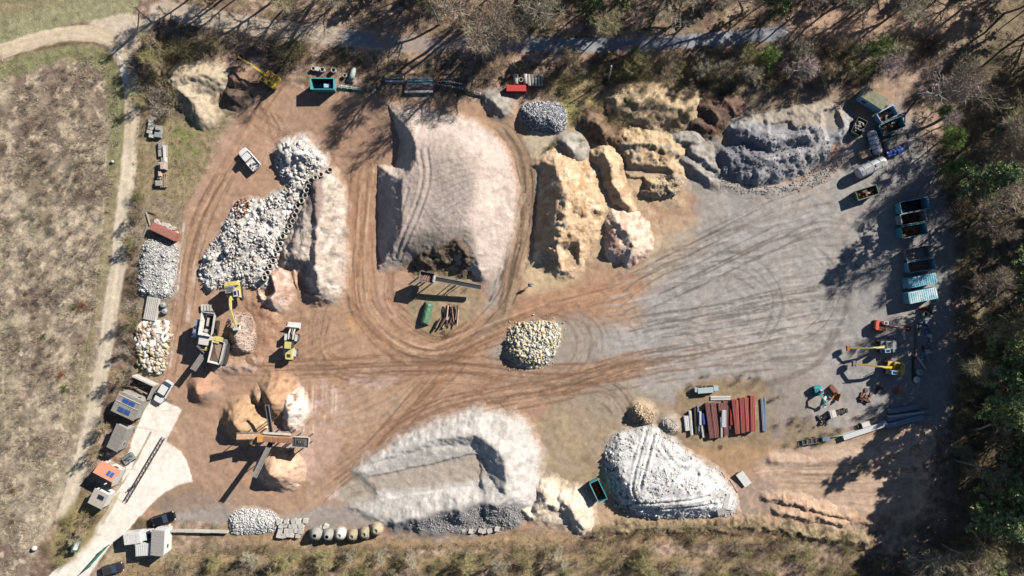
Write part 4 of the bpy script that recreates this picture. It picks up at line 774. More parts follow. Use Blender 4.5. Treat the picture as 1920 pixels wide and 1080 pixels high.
def wheel(mb_parent, x, y, r, w_, name='wheel', m=None):
    t = MB().cyl((x, y-w_/2, r), (x, y+w_/2, r), r, n=14).build(name, m or BLK, mb_parent); s_ = 1 if y > 0 else -1
    MB().cyl((x, y+s_*w_/2, r), (x, y+s_*(w_/2+0.02), r), r*0.5, n=10).build('rim', STEEL, t); return t
def excavator(label, px, py, d, col, cabm, boomm, reach, z=0.0, s=1.0, trackd=None, lift=3.6, tip=0.8, bucket=RUST, hood=None, curve=0.0):
    o = at('excavator', label, 'excavator', px, py, d, z, z+1.5)
    a = 0 if trackd is None else math.atan2(-trackd[1], trackd[0])-math.atan2(-d[1], d[0]); R = Matrix.Rotation(a, 4, 'Z')
    for sy in (-1, 1):
        b = MB(); pr = [(-1.75, 0.35), (-1.5, 0.75), (1.5, 0.75), (1.75, 0.35), (1.5, 0.0), (-1.5, 0.0)]
        v = [(x*s, (sy*1.0-0.27)*s, zz*s) for x, zz in pr]+[(x*s, (sy*1.0+0.27)*s, zz*s) for x, zz in pr]; n = 6
        b.add([R @ Vector(p) for p in v], [tuple(range(n)), tuple(range(2*n-1, n-1, -1))]+[(i+n, (i+1) % n+n, (i+1) % n, i) for i in range(n)])
        t = b.build('track', DSTEEL, o); g = MB()
        for k in range(9): g.box(R @ Vector(((-1.35+k*0.34)*s, sy*1.0*s, 0.77*s)), (0.2*s, 0.56*s, 0.05*s), rz=a)
        g.build('track_pads', BLK, t)
    MB().cyl((0, 0, 0.5*s), (0, 0, 1.0*s), 0.6*s, n=14).build('turntable', DSTEEL, o)
    MB().prism([(-1.5*s, -1.0*s), (-1.2*s, -1.25*s), (1.1*s, -1.25*s), (1.2*s, 1.25*s), (-1.2*s, 1.25*s), (-1.5*s, 1.0*s)], 0.95*s, 1.45*s).build('deck', col, o)
    MB().prism([(-1.9*s, -0.8*s), (-1.6*s, -1.22*s), (-1.1*s, -1.25*s), (-1.1*s, 1.25*s), (-1.6*s, 1.22*s), (-1.9*s, 0.8*s)], 1.0*s, 2.1*s).build('counterweight', col, o)
    h = MB().box((-0.45*s, -0.35*s, 1.75*s), (1.25*s, 1.7*s, 0.6*s)).build('engine_hood', hood or col, o); gr = MB()
    for k in range(5): gr.box(((-0.85+k*0.2)*s, -0.35*s, 2.07*s), (0.1*s, 1.2*s, 0.04*s))
    gr.build('hood_grille', DSTEEL, h); MB().cyl((-0.8*s, -0.9*s, 2.0*s), (-0.8*s, -0.9*s, 2.5*s), 0.07*s, n=8).build('exhaust', BLK, o)
    c = MB().prism([(-0.25*s, 0.4*s), (1.15*s, 0.4*s), (1.15*s, 1.22*s), (-0.25*s, 1.22*s)], 1.46*s, 2.75*s, [(-0.2*s, 0.45*s), (0.95*s, 0.45*s), (0.95*s, 1.18*s), (-0.2*s, 1.18*s)]).build('cab', cabm, o)
    MB().box((0.35*s, 0.81*s, 2.77*s), (0.75*s, 0.5*s, 0.04*s)).build('roof_window', GLS, c); MB().quad((1.17*s, 0.46*s, 1.8*s), (1.17*s, 1.16*s, 1.8*s), (1.02*s, 1.12*s, 2.65*s), (1.02*s, 0.5*s, 2.65*s)).build('windscreen', GLS, c)
    MB().quad((-0.15*s, 1.24*s, 1.9*s), (-0.15*s, 1.21*s, 2.6*s), (0.9*s, 1.21*s, 2.6*s), (0.95*s, 1.24*s, 1.9*s)).build('side_window', GLS, c)
    y0 = -0.1*s; e = (reach*0.52, y0-curve*0.5, lift*s); tp = (reach, y0-curve, (tip+0.9)*s)
    b = MB().beam((0.5*s, y0, 1.5*s), (reach*0.22, y0-curve*0.15, lift*0.86*s), 0.42*s, 0.5*s).beam((reach*0.21, y0-curve*0.15, lift*0.86*s), e, 0.36*s, 0.45*s).build('boom', boomm, o)
    for sy in (-1, 1): MB().cyl((0.9*s, y0+sy*0.35*s, 1.3*s), (reach*0.24, y0+sy*0.3*s, lift*0.75*s), 0.07*s, n=8).build('hydraulic_cylinder', STEEL, b)
    k = MB().beam((e[0]-0.3*s, e[1], e[2]+0.15*s), tp, 0.3*s, 0.36*s).build('stick', boomm, o); MB().cyl((reach*0.38, y0-curve*0.3, lift*1.08*s), (e[0]+0.4*s, e[1], e[2]+0.35*s), 0.07*s, n=8).build('hydraulic_cylinder', STEEL, k)
    bw = 0.55*s; bk = MB(); pr = [(0.0, 0.75), (0.45, 0.7), (0.55, 0.2), (0.25, -0.25), (-0.35, -0.3), (-0.45, 0.1)]
    v = [(tp[0]+x*s, tp[1]+sy*bw, tp[2]-0.5*s+zz*s) for sy in (-1, 1) for x, zz in pr]; n = 6
    bk.add(v, [tuple(range(n-1, -1, -1)), tuple(range(n, 2*n))]+[(i, (i+1) % n, (i+1) % n+n, i+n) for i in range(n) if i != 5]); bo = bk.build('bucket', bucket, o); te = MB()
    for q in range(5): te.box((tp[0]-0.42*s, tp[1]+(-0.44+q*0.22)*s, tp[2]-0.82*s), (0.22*s, 0.09*s, 0.08*s))
    te.build('bucket_teeth', STEEL, bo); return o
excavator('bright yellow excavator with raised boom beside soil heaps in the upper left', 505, 147, (-53, -35), YEL, YEL, YEL, 6.4, lift=3.9, tip=1.6)
excavator('pale yellow excavator on the concrete rubble loading the crusher', 437, 547, (6, 50), YELP, WHTD, YELP, 6.6, z=1.3, lift=3.4, tip=0.9, bucket=WHTD, hood=GREY)
excavator('orange excavator parked in tree shade below the containers', 1656, 611, (50, 5), ORG, WHT, ORG, 5.0, s=0.72, lift=3.2, bucket=DSTEEL)
excavator('yellow excavator with grey house and rusty bucket, middle of the three parked', 1663, 650, (-72, 4), GREY, LBLU, YELP, 7.0, s=0.86, lift=3.6, bucket=RUSTO, hood=GREY)
excavator('long yellow excavator with grey shovel, lowest of the three parked', 1676, 690, (-74, -7), YEL, LBLU, YEL, 7.3, s=0.95, lift=3.4, bucket=STEEL)
excavator('small teal mini excavator on the grey gravel', 1537, 734, (8, 30), TEAL, WHT, TEAL, 3.0, s=0.55, lift=3.2, bucket=WHTD, curve=-0.5)
def loader(label, px, py, d):
    o = at('wheel_loader', label, 'wheel loader', px, py, d, 0, 1.0)
    for x in (-1.55, 1.25):
        for sy in (-1, 1): wheel(o, x, sy*0.95, 0.72, 0.5)
    MB().box((-0.1, 0, 0.95), (3.0, 0.8, 0.5)).box((1.3, 0, 1.05), (0.8, 0.9, 0.7)).build('frame', DSTEEL, o)
    h = MB().prism([(-2.9,-0.62),(-2.6,-0.75),(-0.7,-0.75),(-0.7,0.75),(-2.6,0.75),(-2.9,0.62)], 1.0, 1.95, [(-2.8,-0.5),(-2.5,-0.62),(-0.7,-0.68),(-0.7,0.68),(-2.5,0.62),(-2.8,0.5)]).build('engine_hood', YELP, o)
    MB().box((-2.1, 0, 1.97), (0.6, 0.7, 0.05)).build('hood_grille', BLK, h); MB().cyl((-1.3,0.4,1.9),(-1.3,0.4,2.5),0.07,n=8).build('exhaust', BLK, o)
    c = MB().prism([(-0.65,-0.62),(0.6,-0.62),(0.6,0.62),(-0.65,0.62)], 1.5, 2.95, [(-0.6,-0.55),(0.5,-0.55),(0.5,0.55),(-0.6,0.55)]).build('cab', GLS, o)
    MB().box((-0.05,0,3.0), (1.25,1.2,0.12)).build('cab_roof', YELP, c)
    for sy in (-1, 1): MB().beam((0.9, sy*0.42, 1.6), (2.0, sy*0.42, 1.5), 0.18, 0.3).beam((1.95, sy*0.42, 1.5), (3.1, sy*0.42, 0.55), 0.18, 0.28).build('lift_arm', WHTD, o)
    for sy in (-1, 1): MB().box((-1.55, sy*0.95, 1.5), (1.3, 0.55, 0.08)).box((1.25, sy*0.95, 1.5), (1.2, 0.5, 0.08)).build('mudguard', WHTD, o)
    MB().cyl((1.1,0,1.4),(2.9,0,0.9),0.09,n=8).build('hydraulic_cylinder', STEEL, o)
    b = MB(); pr = [(2.95,0.15),(4.0,0.1),(3.95,0.16),(3.2,0.3),(3.05,0.7),(3.3,1.15),(3.15,1.2),(2.85,0.8)]
    n = 8; v = [(x, sy*1.25, z) for sy in (-1, 1) for x, z in pr]
    b.add(v, [tuple(range(n-1,-1,-1)), tuple(range(n,2*n))]+[(i,(i+1)%n,(i+1)%n+n,i+n) for i in range(n)]).build('bucket', WHTD, o); return o
loader('yellow and white wheel loader with white bucket facing up the yard', 546, 645, (5, -60))

# --- skips and containers
def skip(label, px, py, L, Wd, H, d, col, inner, endm=None, load=None, loadlabel=None, flare=0.12, name='skip', ribs=6, loadh=0.55):
    o = at(name, label, 'skip', px, py, d, 0, H); l, w2 = L/2, Wd/2; f = flare; endm = endm or col
    MB().box((0, 0, 0.16), (L-2*f, Wd-2*f, 0.12)).build('floor', inner, o)
    for sx in (-1, 1):
        for kind, pp in (('end_wall', [((sx*(l-f)), -w2+f, 0.1), ((sx*(l-f)), w2-f, 0.1), (sx*l, w2, H), (sx*l, -w2, H)]),):
            q = [Vector(p) for p in pp]; inn = [p+Vector((-sx*0.07, 0, 0)) for p in q]
            b = MB(); b.add(q+inn, [(0,1,2,3),(7,6,5,4),(0,4,5,1),(1,5,6,2),(2,6,7,3),(3,7,4,0)]); b.build(kind, endm, o)
    for sy in (-1, 1):
        q = [Vector((-l+f, sy*(w2-f), 0.1)), Vector((l-f, sy*(w2-f), 0.1)), Vector((l, sy*w2, H)), Vector((-l, sy*w2, H))]; inn = [p+Vector((0, -sy*0.07, 0)) for p in q]
        b = MB(); b.add(q+inn, [(3,2,1,0),(4,5,6,7),(0,1,5,4),(1,2,6,5),(2,3,7,6),(3,0,4,7)]); wl = b.build('side_wall', col, o)
        MB().quad(*[p+Vector((0, -sy*0.004, 0)) for p in inn]).build('lining', inner, wl)
        for k in range(ribs):
            x = -l+L*(k+0.7)/(ribs+0.4); MB().beam((x, sy*(w2-f+0.04), 0.15), (x, sy*(w2+0.04), H-0.1), 0.1, 0.08).build('rib', col, wl)
    r = MB()
    for sy in (-1, 1): r.box((0, sy*(w2+0.01), H), (L+0.1, 0.12, 0.1))
    for sx in (-1, 1): r.box((sx*(l+0.01), 0, H), (0.12, Wd-0.1, 0.1))
    r.build('rim', endm, o)
    if load:
        lo = at('skip_load', loadlabel, 'scrap', px, py, d, 0.0, H)
        for k in range(20):
            MB().box((random.uniform(-l+0.5, l-0.5), random.uniform(-w2+0.4, w2-0.4), 0.2+random.random()*loadh*H), (random.uniform(0.2, 0.9), random.uniform(0.15, 0.5), random.uniform(0.1, 0.3)), M=Matrix.Rotation(random.uniform(0, 6), 4, 'Z') @ Matrix.Rotation(random.uniform(-.5, .5), 4, 'Y')).build('scrap_piece', random.choice(load), lo)
        MB().box((0, 0, 0.3), (L-0.5, Wd-0.5, 0.2)).build('scrap_bed', load[0], lo)
    return o
skip('turquoise open skip full of blue scrap at the top of the brown yard', 604, 157, 4.2, 1.95, 2.5, (1, 0), TURQ, DSTEEL, None, [NAVY, STEEL, DSTEEL, NAVY], 'blue and grey scrap filling the turquoise skip')
at_sheet = at('sheet', 'pale sheet lying on the scrap in the turquoise skip', 'sheet', 613, 160, (1, -0.05), 1.75, 1.9); MB().box((0,0,0), (1.2,0.7,0.04), tilt=0.1).build('panel', LBLU, at_sheet)
skip('rust lined open skip with turquoise end beside the pale sand heaps', 1122, 921, 3.9, 1.75, 2.2, (18, 38), TURQ, RUSTD, TURQ, [RUSTO, RUST, RUSTD], 'rust brown metal scrap in the skip beside the sand heaps', loadh=0.3)
skip('weathered open skip with orange scrap below the silver tank', 1626, 361, 4.0, 1.8, 1.7, (38, -12), GREY, DSTEEL, GRN, [RUSTO, RUST, WHTD], 'orange and white scrap in the weathered skip')
skip('light blue ended dark skip, uppermost of the row of three', 1715, 385, 5.2, 2.1, 2.3, (50, -10), DSTEEL, BLKP, CYAN)
skip('dark skip with a rusty floor, middle of the row of three', 1713, 408, 4.6, 2.0, 2.3, (46, -9), DSTEEL, RUSTD, GREY, [RUST, RUSTD], 'brown scrap in the middle dark skip', loadh=0.15)
skip('dark skip holding orange rust, lowest of the row of three', 1714, 432, 4.6, 2.1, 2.3, (46, -9), STEEL, RUSTD, TURQ, [RUSTO, RUSTD], 'orange rusty scrap in the lowest dark skip', loadh=0.12)
skip('grey open trough with a silted floor above the turquoise trough', 1721, 475, 4.4, 2.2, 1.5, (42, -9), GREY, CONG, STEEL, ribs=5)
skip('turquoise open trough with a muddy floor above the closed containers', 1728, 498, 5.0, 2.0, 1.7, (48, -8), CYAN, SOILM, CYAN)
def box_container(label, px, py, L, Wd, H, d, wallm, roofm, endm=None, cat='container', corr=True, hatch=False, name='container', frame=None):
    o = at(name, label, cat, px, py, d, 0, H); l, w2 = L/2, Wd/2; endm = endm or wallm
    MB().box((0, 0, 0.12), (L-0.1, Wd-0.1, 0.24)).build('base_frame', frame or wallm, o)
    for sy in (-1, 1):
        wl = MB().box((0, sy*(w2-0.05), H/2+0.1), (L-0.2, 0.06, H-0.3)).build('side_wall', wallm, o); b = MB(); n = int(L/0.35)
        for k in range(n): b.box((-l+0.3+k*(L-0.6)/(n-1), sy*(w2-0.005), H/2+0.1), (0.16, 0.05, H-0.36))
        b.build('corrugation', wallm, wl)
    for sx in (-1, 1):
        e = MB().box((sx*(l-0.05), 0, H/2+0.1), (0.07, Wd-0.16, H-0.3)).build('end_wall', endm, o)
        for sy in (-1, 1): MB().box((sx*(l+0.0), sy*Wd*0.22, H/2+0.1), (0.05, Wd*0.36, H-0.5)).build('door_leaf', endm, e)
    for sx in (-1, 1):
        for sy in (-1, 1): MB().box((sx*(l-0.06), sy*(w2-0.06), H/2), (0.13, 0.13, H)).build('corner_post', frame or wallm, o)
    r = MB().box((0, 0, H-0.06), (L-0.02, Wd-0.02, 0.1)).build('roof', roofm, o)
    if corr:
        n = int(L/0.38)
        for k in range(n): MB().box((-l+0.25+k*(L-0.5)/(n-1), 0, H+0.015), (0.18, Wd-0.25, 0.05)).build('roof_rib', roofm, r)
    if hatch: MB().box((-l*0.45, -w2-0.005, H*0.55), (0.8, 0.05, 0.7)).build('window', GLS, o)
    return o
CYR = mat('cyan_roof', A(96,186,210), 0.5, var=0.2, sc=2, dirt=A(190,214,220), dirt_amt=0.6); CYR2 = mat('bleached_cyan_roof', A(130,206,222), 0.5, var=0.2, sc=1.2, dirt=A(236,246,246), dirt_amt=0.9)
box_container('closed cyan container with ribbed roof, upper of the pair', 1730, 526, 5.3, 1.9, 2.3, (50, -10), CYAN, CYR)
box_container('closed cyan container with a bleached roof, lower of the pair', 1731, 554, 5.3, 2.1, 2.3, (50, -10), CYAN, CYR2)
box_container('light blue site caravan with a mossy roof, topmost of the right hand group', 1641, 184, 4.7, 2.3, 2.5, (38, 24), LBLU, mat('mossy_roof', A(150,150,120), 0.9, var=0.2, dirt=A(110,112,80), dirt_amt=0.6), corr=False, hatch=True, cat='caravan', name='site_caravan')
skip('white sided open trailer box below the light blue caravan', 1664, 214, 3.4, 2.0, 1.9, (34, -18), LBLU, LOGM, LBLU, [LOGM, WOODG], 'brown timber pieces in the white sided trailer box', name='trailer_box')
skip('teal ended box heaped with brushwood below the white trailer box', 1673, 236, 4.4, 2.0, 1.9, (42, -18), TEAL, LOGM, TEAL, [LOGM, WOODG, LOGM], 'grey brushwood heaped in the teal box', name='trailer_box', loadh=0.95)
box_container('grey flat roofed container heaped with brush next to the blue tarpaulin', 1681, 264, 3.8, 1.8, 2.0, (38, -18), GREY, mat('brushy_roof', A(150,140,128), 0.95, var=0.4, sc=5, dirt=A(100,96,90), dirt_amt=0.6), corr=False)
o = at('tarpaulin', 'crumpled bright blue tarpaulin hanging beside the grey container', 'tarpaulin', 1680, 283, (34, -12), 0, 1.2)
X, Y = np.meshgrid(np.linspace(-1.7, 1.7, 24), np.linspace(-0.6, 0.6, 10)); zz = 1.3-0.5*np.abs(Y)+0.22*fbm(X*3, Y*4, 8, 3); ix = np.arange(240).reshape(10, 24)
link('sheet', npmesh('sheet', np.stack([X, Y, zz], -1).reshape(-1, 3), np.stack([ix[:-1, :-1], ix[:-1, 1:], ix[1:, 1:], ix[1:, :-1]], -1).reshape(-1, 4)), DBLU, o); MB().box((0,0,0.45), (3.2,1.0,0.9)).build('covered_stack', DSTEEL, o)
o = at('crate', 'small tan lidded crate between the two tanks', 'crate', 1623, 288, (20, -8), 0, 1.1); MB().box((0,0,0.5), (1.9,1.3,1.0)).build('crate_body', WOOD, o); lid = MB().box((0,0,1.05), (2.0,1.4,0.1)).build('lid', WOOD, o)
for k in range(4): MB().box((-0.75+k*0.5, 0, 1.11), (0.42, 1.38, 0.03)).build('board', WOOD, lid)
o = at('mesh_cage', 'dark open cage holding round grey bales above the blue tank', 'cage', 1612, 237, (14, -28), 0, 1.6)
MB().box((0,0,0.1), (3.0,1.9,0.12)).build('floor', DSTEEL, o)
for sx in (-1, 1): MB().box((sx*1.5,0,0.85), (0.06,1.9,1.4)).build('end_wall', GRN, o)
for sy in (-1, 1): MB().box((0,sy*0.95,0.85), (3.0,0.06,1.4)).build('side_wall', DSTEEL, o)
for k in range(26):
    t = at('round_stone', 'round grey stone lying in the dark cage', 'stone', 1612, 237, (14, -28), 0, 1.6, 'stones in the dark cage'); m_ = MB().lathe([(-0.2,0.02),(-0.14,0.17),(0,0.22),(0.14,0.17),(0.2,0.02)], (0,0,0), (0,0,1), 8)
    t.location = (t.location.x+random.uniform(-0.9,0.9), t.location.y+random.uniform(-0.9,0.9), 1.1+random.random()*0.25); m_.build('stone_body', CONG, t, True)
def tank(label, px, py, L, r, d, bodym, capm, bands=0, bandm=None, z0=0.5, rope=False):
    o = at('tank', label, 'tank', px, py, d, 0, r+z0); pf = [(-L/2, 0.01), (-L/2+0.05, r*0.4), (-L/2+0.18, r*0.75), (-L/2+0.4, r*0.95), (-L/2+0.6, r), (L/2-0.6, r), (L/2-0.4, r*0.95), (L/2-0.18, r*0.75), (L/2-0.05, r*0.4), (L/2, 0.01)]
    MB().lathe(pf, (0, 0, r+z0), (1, 0, 0), 22).build('shell', bodym, o, True)
    for sx in (-1, 1): MB().box((sx*L*0.28, 0, z0*0.5+0.15), (0.35, r*1.5, z0+0.3)).build('saddle', DSTEEL, o)
    for k in range(bands): x = -L/2+0.6+(L-1.2)*(k+0.5)/bands; MB().lathe([(0, r+0.005), (0.0, r+0.025), (0.16, r+0.025), (0.16, r+0.005)], (x-0.08, 0, r+z0), (1, 0, 0), 22).build('band', bandm or bodym, o, True)
    MB().cyl((0.1*L, 0, 2*r+z0-0.05), (0.1*L, 0, 2*r+z0+0.18), 0.28, n=12).build('manhole', capm, o); MB().cyl((L/2-0.1, 0, r+z0), (L/2+0.3, 0, r+z0), 0.08, n=8).build('valve', STEEL, o)
    if rope: MB().box((0, 0, 2*r+z0+0.03), (L*0.75, 0.5, 0.05)).build('walkway', CONG, o)
    return o
tank('big silver grey tank with a walkway lying below the containers', 1633, 314, 6.0, 1.05, (54, -26), mat('tank_silver', A(214,218,222), 0.45, 0.1, var=0.12, dirt=A(170,160,146), dirt_amt=0.35), STEEL, 3, GREY, rope=True)
tank('blue and white banded tank standing beside the crate', 1640, 267, 4.6, 0.85, (14, 42), mat('tank_white', A(226,228,226), 0.5, var=0.1, dirt=A(150,140,126), dirt_amt=0.5), STEEL, 4, DBLU)
box_container('bright red long box below the concrete beams at the top', 968, 165, 3.6, 1.15, 1.3, (1, 0), RPNT, RPNT, corr=False)
box_container('faded red flat container lying askew beside the haul road', 306, 434, 5.0, 1.5, 1.6, (46, 22), REDF, mat('faded_red_roof', A(196,120,104), 0.8, var=0.25, sc=3, dirt=A(150,130,118), dirt_amt=0.6))

# --- vehicles
def car(label, px, py, d, L, Wd, col, roofm=None, H=1.5, name='car', kind='car', rear_glass=True):
    o = at(name, label, 'car' if kind != 'pickup' else 'pickup', px, py, d, 0, 1.0); l, w2 = L/2, Wd/2
    for x in (-l*0.62, l*0.64):
        for sy in (-1, 1): wheel(o, x, sy*(w2-0.12), 0.33, 0.22)
    out = [(l-0.02,-w2*0.55),(l-0.25,-w2*0.88),(l-0.8,-w2*0.98),(-l+0.6,-w2),(-l+0.15,-w2*0.9),(-l,-w2*0.65),(-l,w2*0.65),(-l+0.15,w2*0.9),(-l+0.6,w2),(l-0.8,w2*0.98),(l-0.25,w2*0.88),(l-0.02,w2*0.55)]
    top = [(x*0.985, y*0.93) for x, y in out]; MB().prism(out, 0.32, 0.72).prism(out, 0.721, 0.95, top).build('body', col, o)
    for sy in (-1, 1): MB().box((l-0.16, sy*w2*0.7, 0.7), (0.16, 0.34, 0.16)).build('headlight', WHT, o); MB().box((-l+0.06, sy*w2*0.72, 0.75), (0.1, 0.26, 0.18)).build('tail_light', RPNT, o); MB().box((l*0.32, sy*(w2+0.08), 1.0), (0.12, 0.2, 0.14)).build('wing_mirror', col, o)
    if kind == 'car': xa, xb, xc, xd = l*0.42, l*0.12, -l*0.62, -l*0.9
    elif kind == 'van': xa, xb, xc, xd = l*0.72, l*0.48, -l*0.95, -l*0.985
    else: xa, xb, xc, xd = l*0.62, l*0.36, -l*0.12, -l*0.16
    g = MB().prism([(xd,-w2*0.86),(xa,-w2*0.86),(xa,w2*0.86),(xd,w2*0.86)], 0.94, H-0.03, [(xc,-w2*0.72),(xb,-w2*0.72),(xb,w2*0.72),(xc,w2*0.72)]).build('glasshouse', GLS, o)
    MB().prism(rrect(xb-xc+0.06, w2*1.52, 0.12, 2, (xb+xc)/2), H-0.04, H+0.04).build('roof', roofm or col, g)
    MB().box((l*0.7, 0, 0.955), (l*0.5, w2*1.5, 0.03)).build('bonnet', col, o)
    if kind == 'pickup':
        b = MB()
        for sy in (-1, 1): b.box((-l*0.56, sy*(w2*0.95), 1.1), (l*0.84, 0.06, 0.32))
        b.box((-l*0.985, 0, 1.1), (0.06, w2*1.84, 0.32)).box((-l*0.15, 0, 1.15), (0.06, w2*1.84, 0.4)).box((-l*0.56, 0, 0.97), (l*0.82, w2*1.86, 0.05)); b.build('cargo_bed', roofm or col, o)
    return o
pk = car('white pickup with a loaded bed parked on the brown ground', 467, 298, (-30, -34), 4.6, 1.95, WHT, kind='pickup', H=1.9, name='pickup')
ld = at('tool_load', 'jumble of black and white tools in the white pickup bed', 'tools', 477, 310, (-30, -34), 1.02, 1.2)
b1, b2 = MB(), MB()
for k in range(12): (b1 if k % 2 else b2).box((random.uniform(-0.7, 0.7), random.uniform(-0.7, 0.7), 0.15), (random.uniform(0.2, 0.7), 0.15, 0.18), rz=random.uniform(0, 3))
b1.build('tool', BLK, ld); b2.build('board', WHTD, ld)
car('white car parked on the haul road at the corner of the apron', 305, 735, (-18, 30), 4.4, 1.85, WHT)
car('black car parked on grey gravel above the white truck', 304, 974, (42, -13), 4.6, 1.85, BLKP, H=1.45)
car('dark grey car parked at the bottom edge outside the gate', 209, 1068, (30, -8), 4.2, 1.8, mat('anthracite_paint', A(64,62,66), 0.35, var=0.05), H=1.45)
tk = at('box_truck', 'white box truck parked beside the small grey roofed building', 'truck', 256, 1008, (46, -6), 0, 2.3)
for x in (-1.4, 1.55):
    for sy in (-1, 1): wheel(tk, x, sy*0.85, 0.4, 0.28)
MB().box((0,0,0.55), (4.6,1.2,0.3)).build('chassis', DSTEEL, tk); bxm = MB().box((-0.75,0,1.6), (3.1,2.1,1.8)).build('cargo_box', WHT, tk)
for k in range(3): MB().box((-1.8+k*1.05,0,2.515), (0.9,1.9,0.03)).build('roof_panel', WHTD, bxm)
cb = MB().prism([(0.85,-0.95),(2.5,-0.9),(2.5,0.9),(0.85,0.95)], 0.6, 1.25).prism([(0.85,-0.95),(2.1,-0.9),(2.1,0.9),(0.85,0.95)], 1.251, 2.05, [(0.85,-0.85),(1.6,-0.8),(1.6,0.8),(0.85,0.85)]).build('cab', WHT, tk)
MB().quad((2.13,-0.82,1.3),(2.13,0.82,1.3),(1.66,0.74,2.02),(1.66,-0.74,2.02)).build('windscreen', GLS, cb)
for sy in (-1, 1): MB().box((2.5,sy*0.65,0.85), (0.06,0.3,0.2)).build('headlight', STEEL, cb)

# --- buildings
def panels(o, cx, cy, z, nx, ny, L, Wd, m=SOLAR, slope=None, pz=None):
    for i in range(nx):
        for j in range(ny):
            p = (cx+(i-(nx-1)/2)*(L+0.07), cy+(j-(ny-1)/2)*(Wd+0.07))
            zz = z if pz is None else pz(p[1]); t = 0 if slope is None else slope
            f = MB().box((p[0], p[1], zz), (L, Wd, 0.05), M=Matrix.Rotation(t, 4, 'X')).build('solar_panel', STEEL, o)
            MB().box((p[0], p[1], zz+0.028), (L-0.08, Wd-0.08, 0.02), M=Matrix.Rotation(t, 4, 'X')).build('cell_sheet', m, f)
def hut(label, px, py, L, Wd, H, d, roofm, wallm, name='site_cabin', over=0.15, mono=0.0, sheets=5, door=True):
    o = at(name, label, 'building', px, py, d, 0, H); l, w2 = L/2, Wd/2
    for sy in (-1, 1):
        h_ = H+sy*mono; wl = MB().box((0, sy*(w2-0.06), h_/2), (L-0.26, 0.12, h_)).build('wall', wallm, o); f = MB().box((L*0.22, sy*(w2+0.01), H*0.55), (0.8, 0.06, 0.7)).build('window', WHTD, wl); MB().box((L*0.22, sy*(w2+0.03), H*0.55), (0.68, 0.05, 0.58)).build('pane', GLS, f)
    for sx in (-1, 1): b = MB(); b.add([(sx*l, -w2, 0), (sx*l, w2, 0), (sx*l, w2, H+mono), (sx*l, -w2, H-mono), (sx*(l-.12), -w2, 0), (sx*(l-.12), w2, 0), (sx*(l-.12), w2, H+mono), (sx*(l-.12), -w2, H-mono)], [(0,1,2,3),(7,6,5,4),(0,4,5,1),(1,5,6,2),(2,6,7,3),(3,7,4,0)]); b.build('wall', wallm, o)
    if door: dd = MB().box((-L*0.2, -w2-0.02, 1.0), (0.9, 0.06, 2.0)).build('door', GREY, o); MB().box((-L*0.2+0.32, -w2-0.07, 1.0), (0.05, 0.06, 0.14)).build('handle', STEEL, dd)
    th = math.atan2(2*mono, Wd); R = Matrix.Rotation(th, 4, 'X'); rf = MB().box((0, 0, H+0.08), (L+2*over, (Wd+2*over)/math.cos(th), 0.12), M=R).build('roof', roofm, o)
    for k in range(sheets): x = -l-over+(L+2*over)*(k+0.5)/sheets; MB().box((x, 0, H+0.155), ((L+2*over)/sheets-0.05, (Wd+2*over)/math.cos(th)-0.04, 0.03), M=R).build('roof_sheet', roofm, rf)
    return o
h1 = hut('grey roofed workshop cabin carrying two rows of blue solar panels', 238, 761, 4.3, 3.7, 2.9, (39, 18), ROOFG, CONG)
panels(h1, 0.15, 0.75, 3.17, 2, 1, 1.15, 0.85); panels(h1, 0.0, -0.95, 3.17, 2, 1, 1.15, 0.85)
for y_ in (0.2, 1.4): MB().box((0, y_, 3.13), (4.4, 0.1, 0.08)).build('roof_batten', WHTD, h1)
bay = at('storage_bay', 'open storage bay with pale concrete walls above the workshop cabin', 'storage bay', 262, 728, (39, 18), 0, 1.0)
MB().box((0.3, 1.75, 0.9), (4.4, 0.3, 1.8)).build('wall', CONM, bay); MB().box((2.35, 0.2, 0.7), (0.25, 2.8, 1.4)).build('wall', CONG, bay)
for k in range(14):
    a_ = random.uniform(-0.3, 0.3); t = at('timber', 'loose grey timber lying in the open storage bay', 'timber', 250+random.uniform(-12, 22), 727+random.uniform(-10, 12), (39, 18+a_*60), 0.1+0.09*(k % 5), 0.4, 'timbers in the storage bay'); MB().box((0,0,0.08), (random.uniform(1.6, 3.2), 0.18, 0.12)).build('beam', random.choice((WOODG, WOOD, LOGM)), t)
hut('long grey felt roofed shed left of the concrete apron', 220, 821, 4.4, 2.1, 2.6, (-18, 41), ROOFG, CONG, name='shed', mono=0.15)
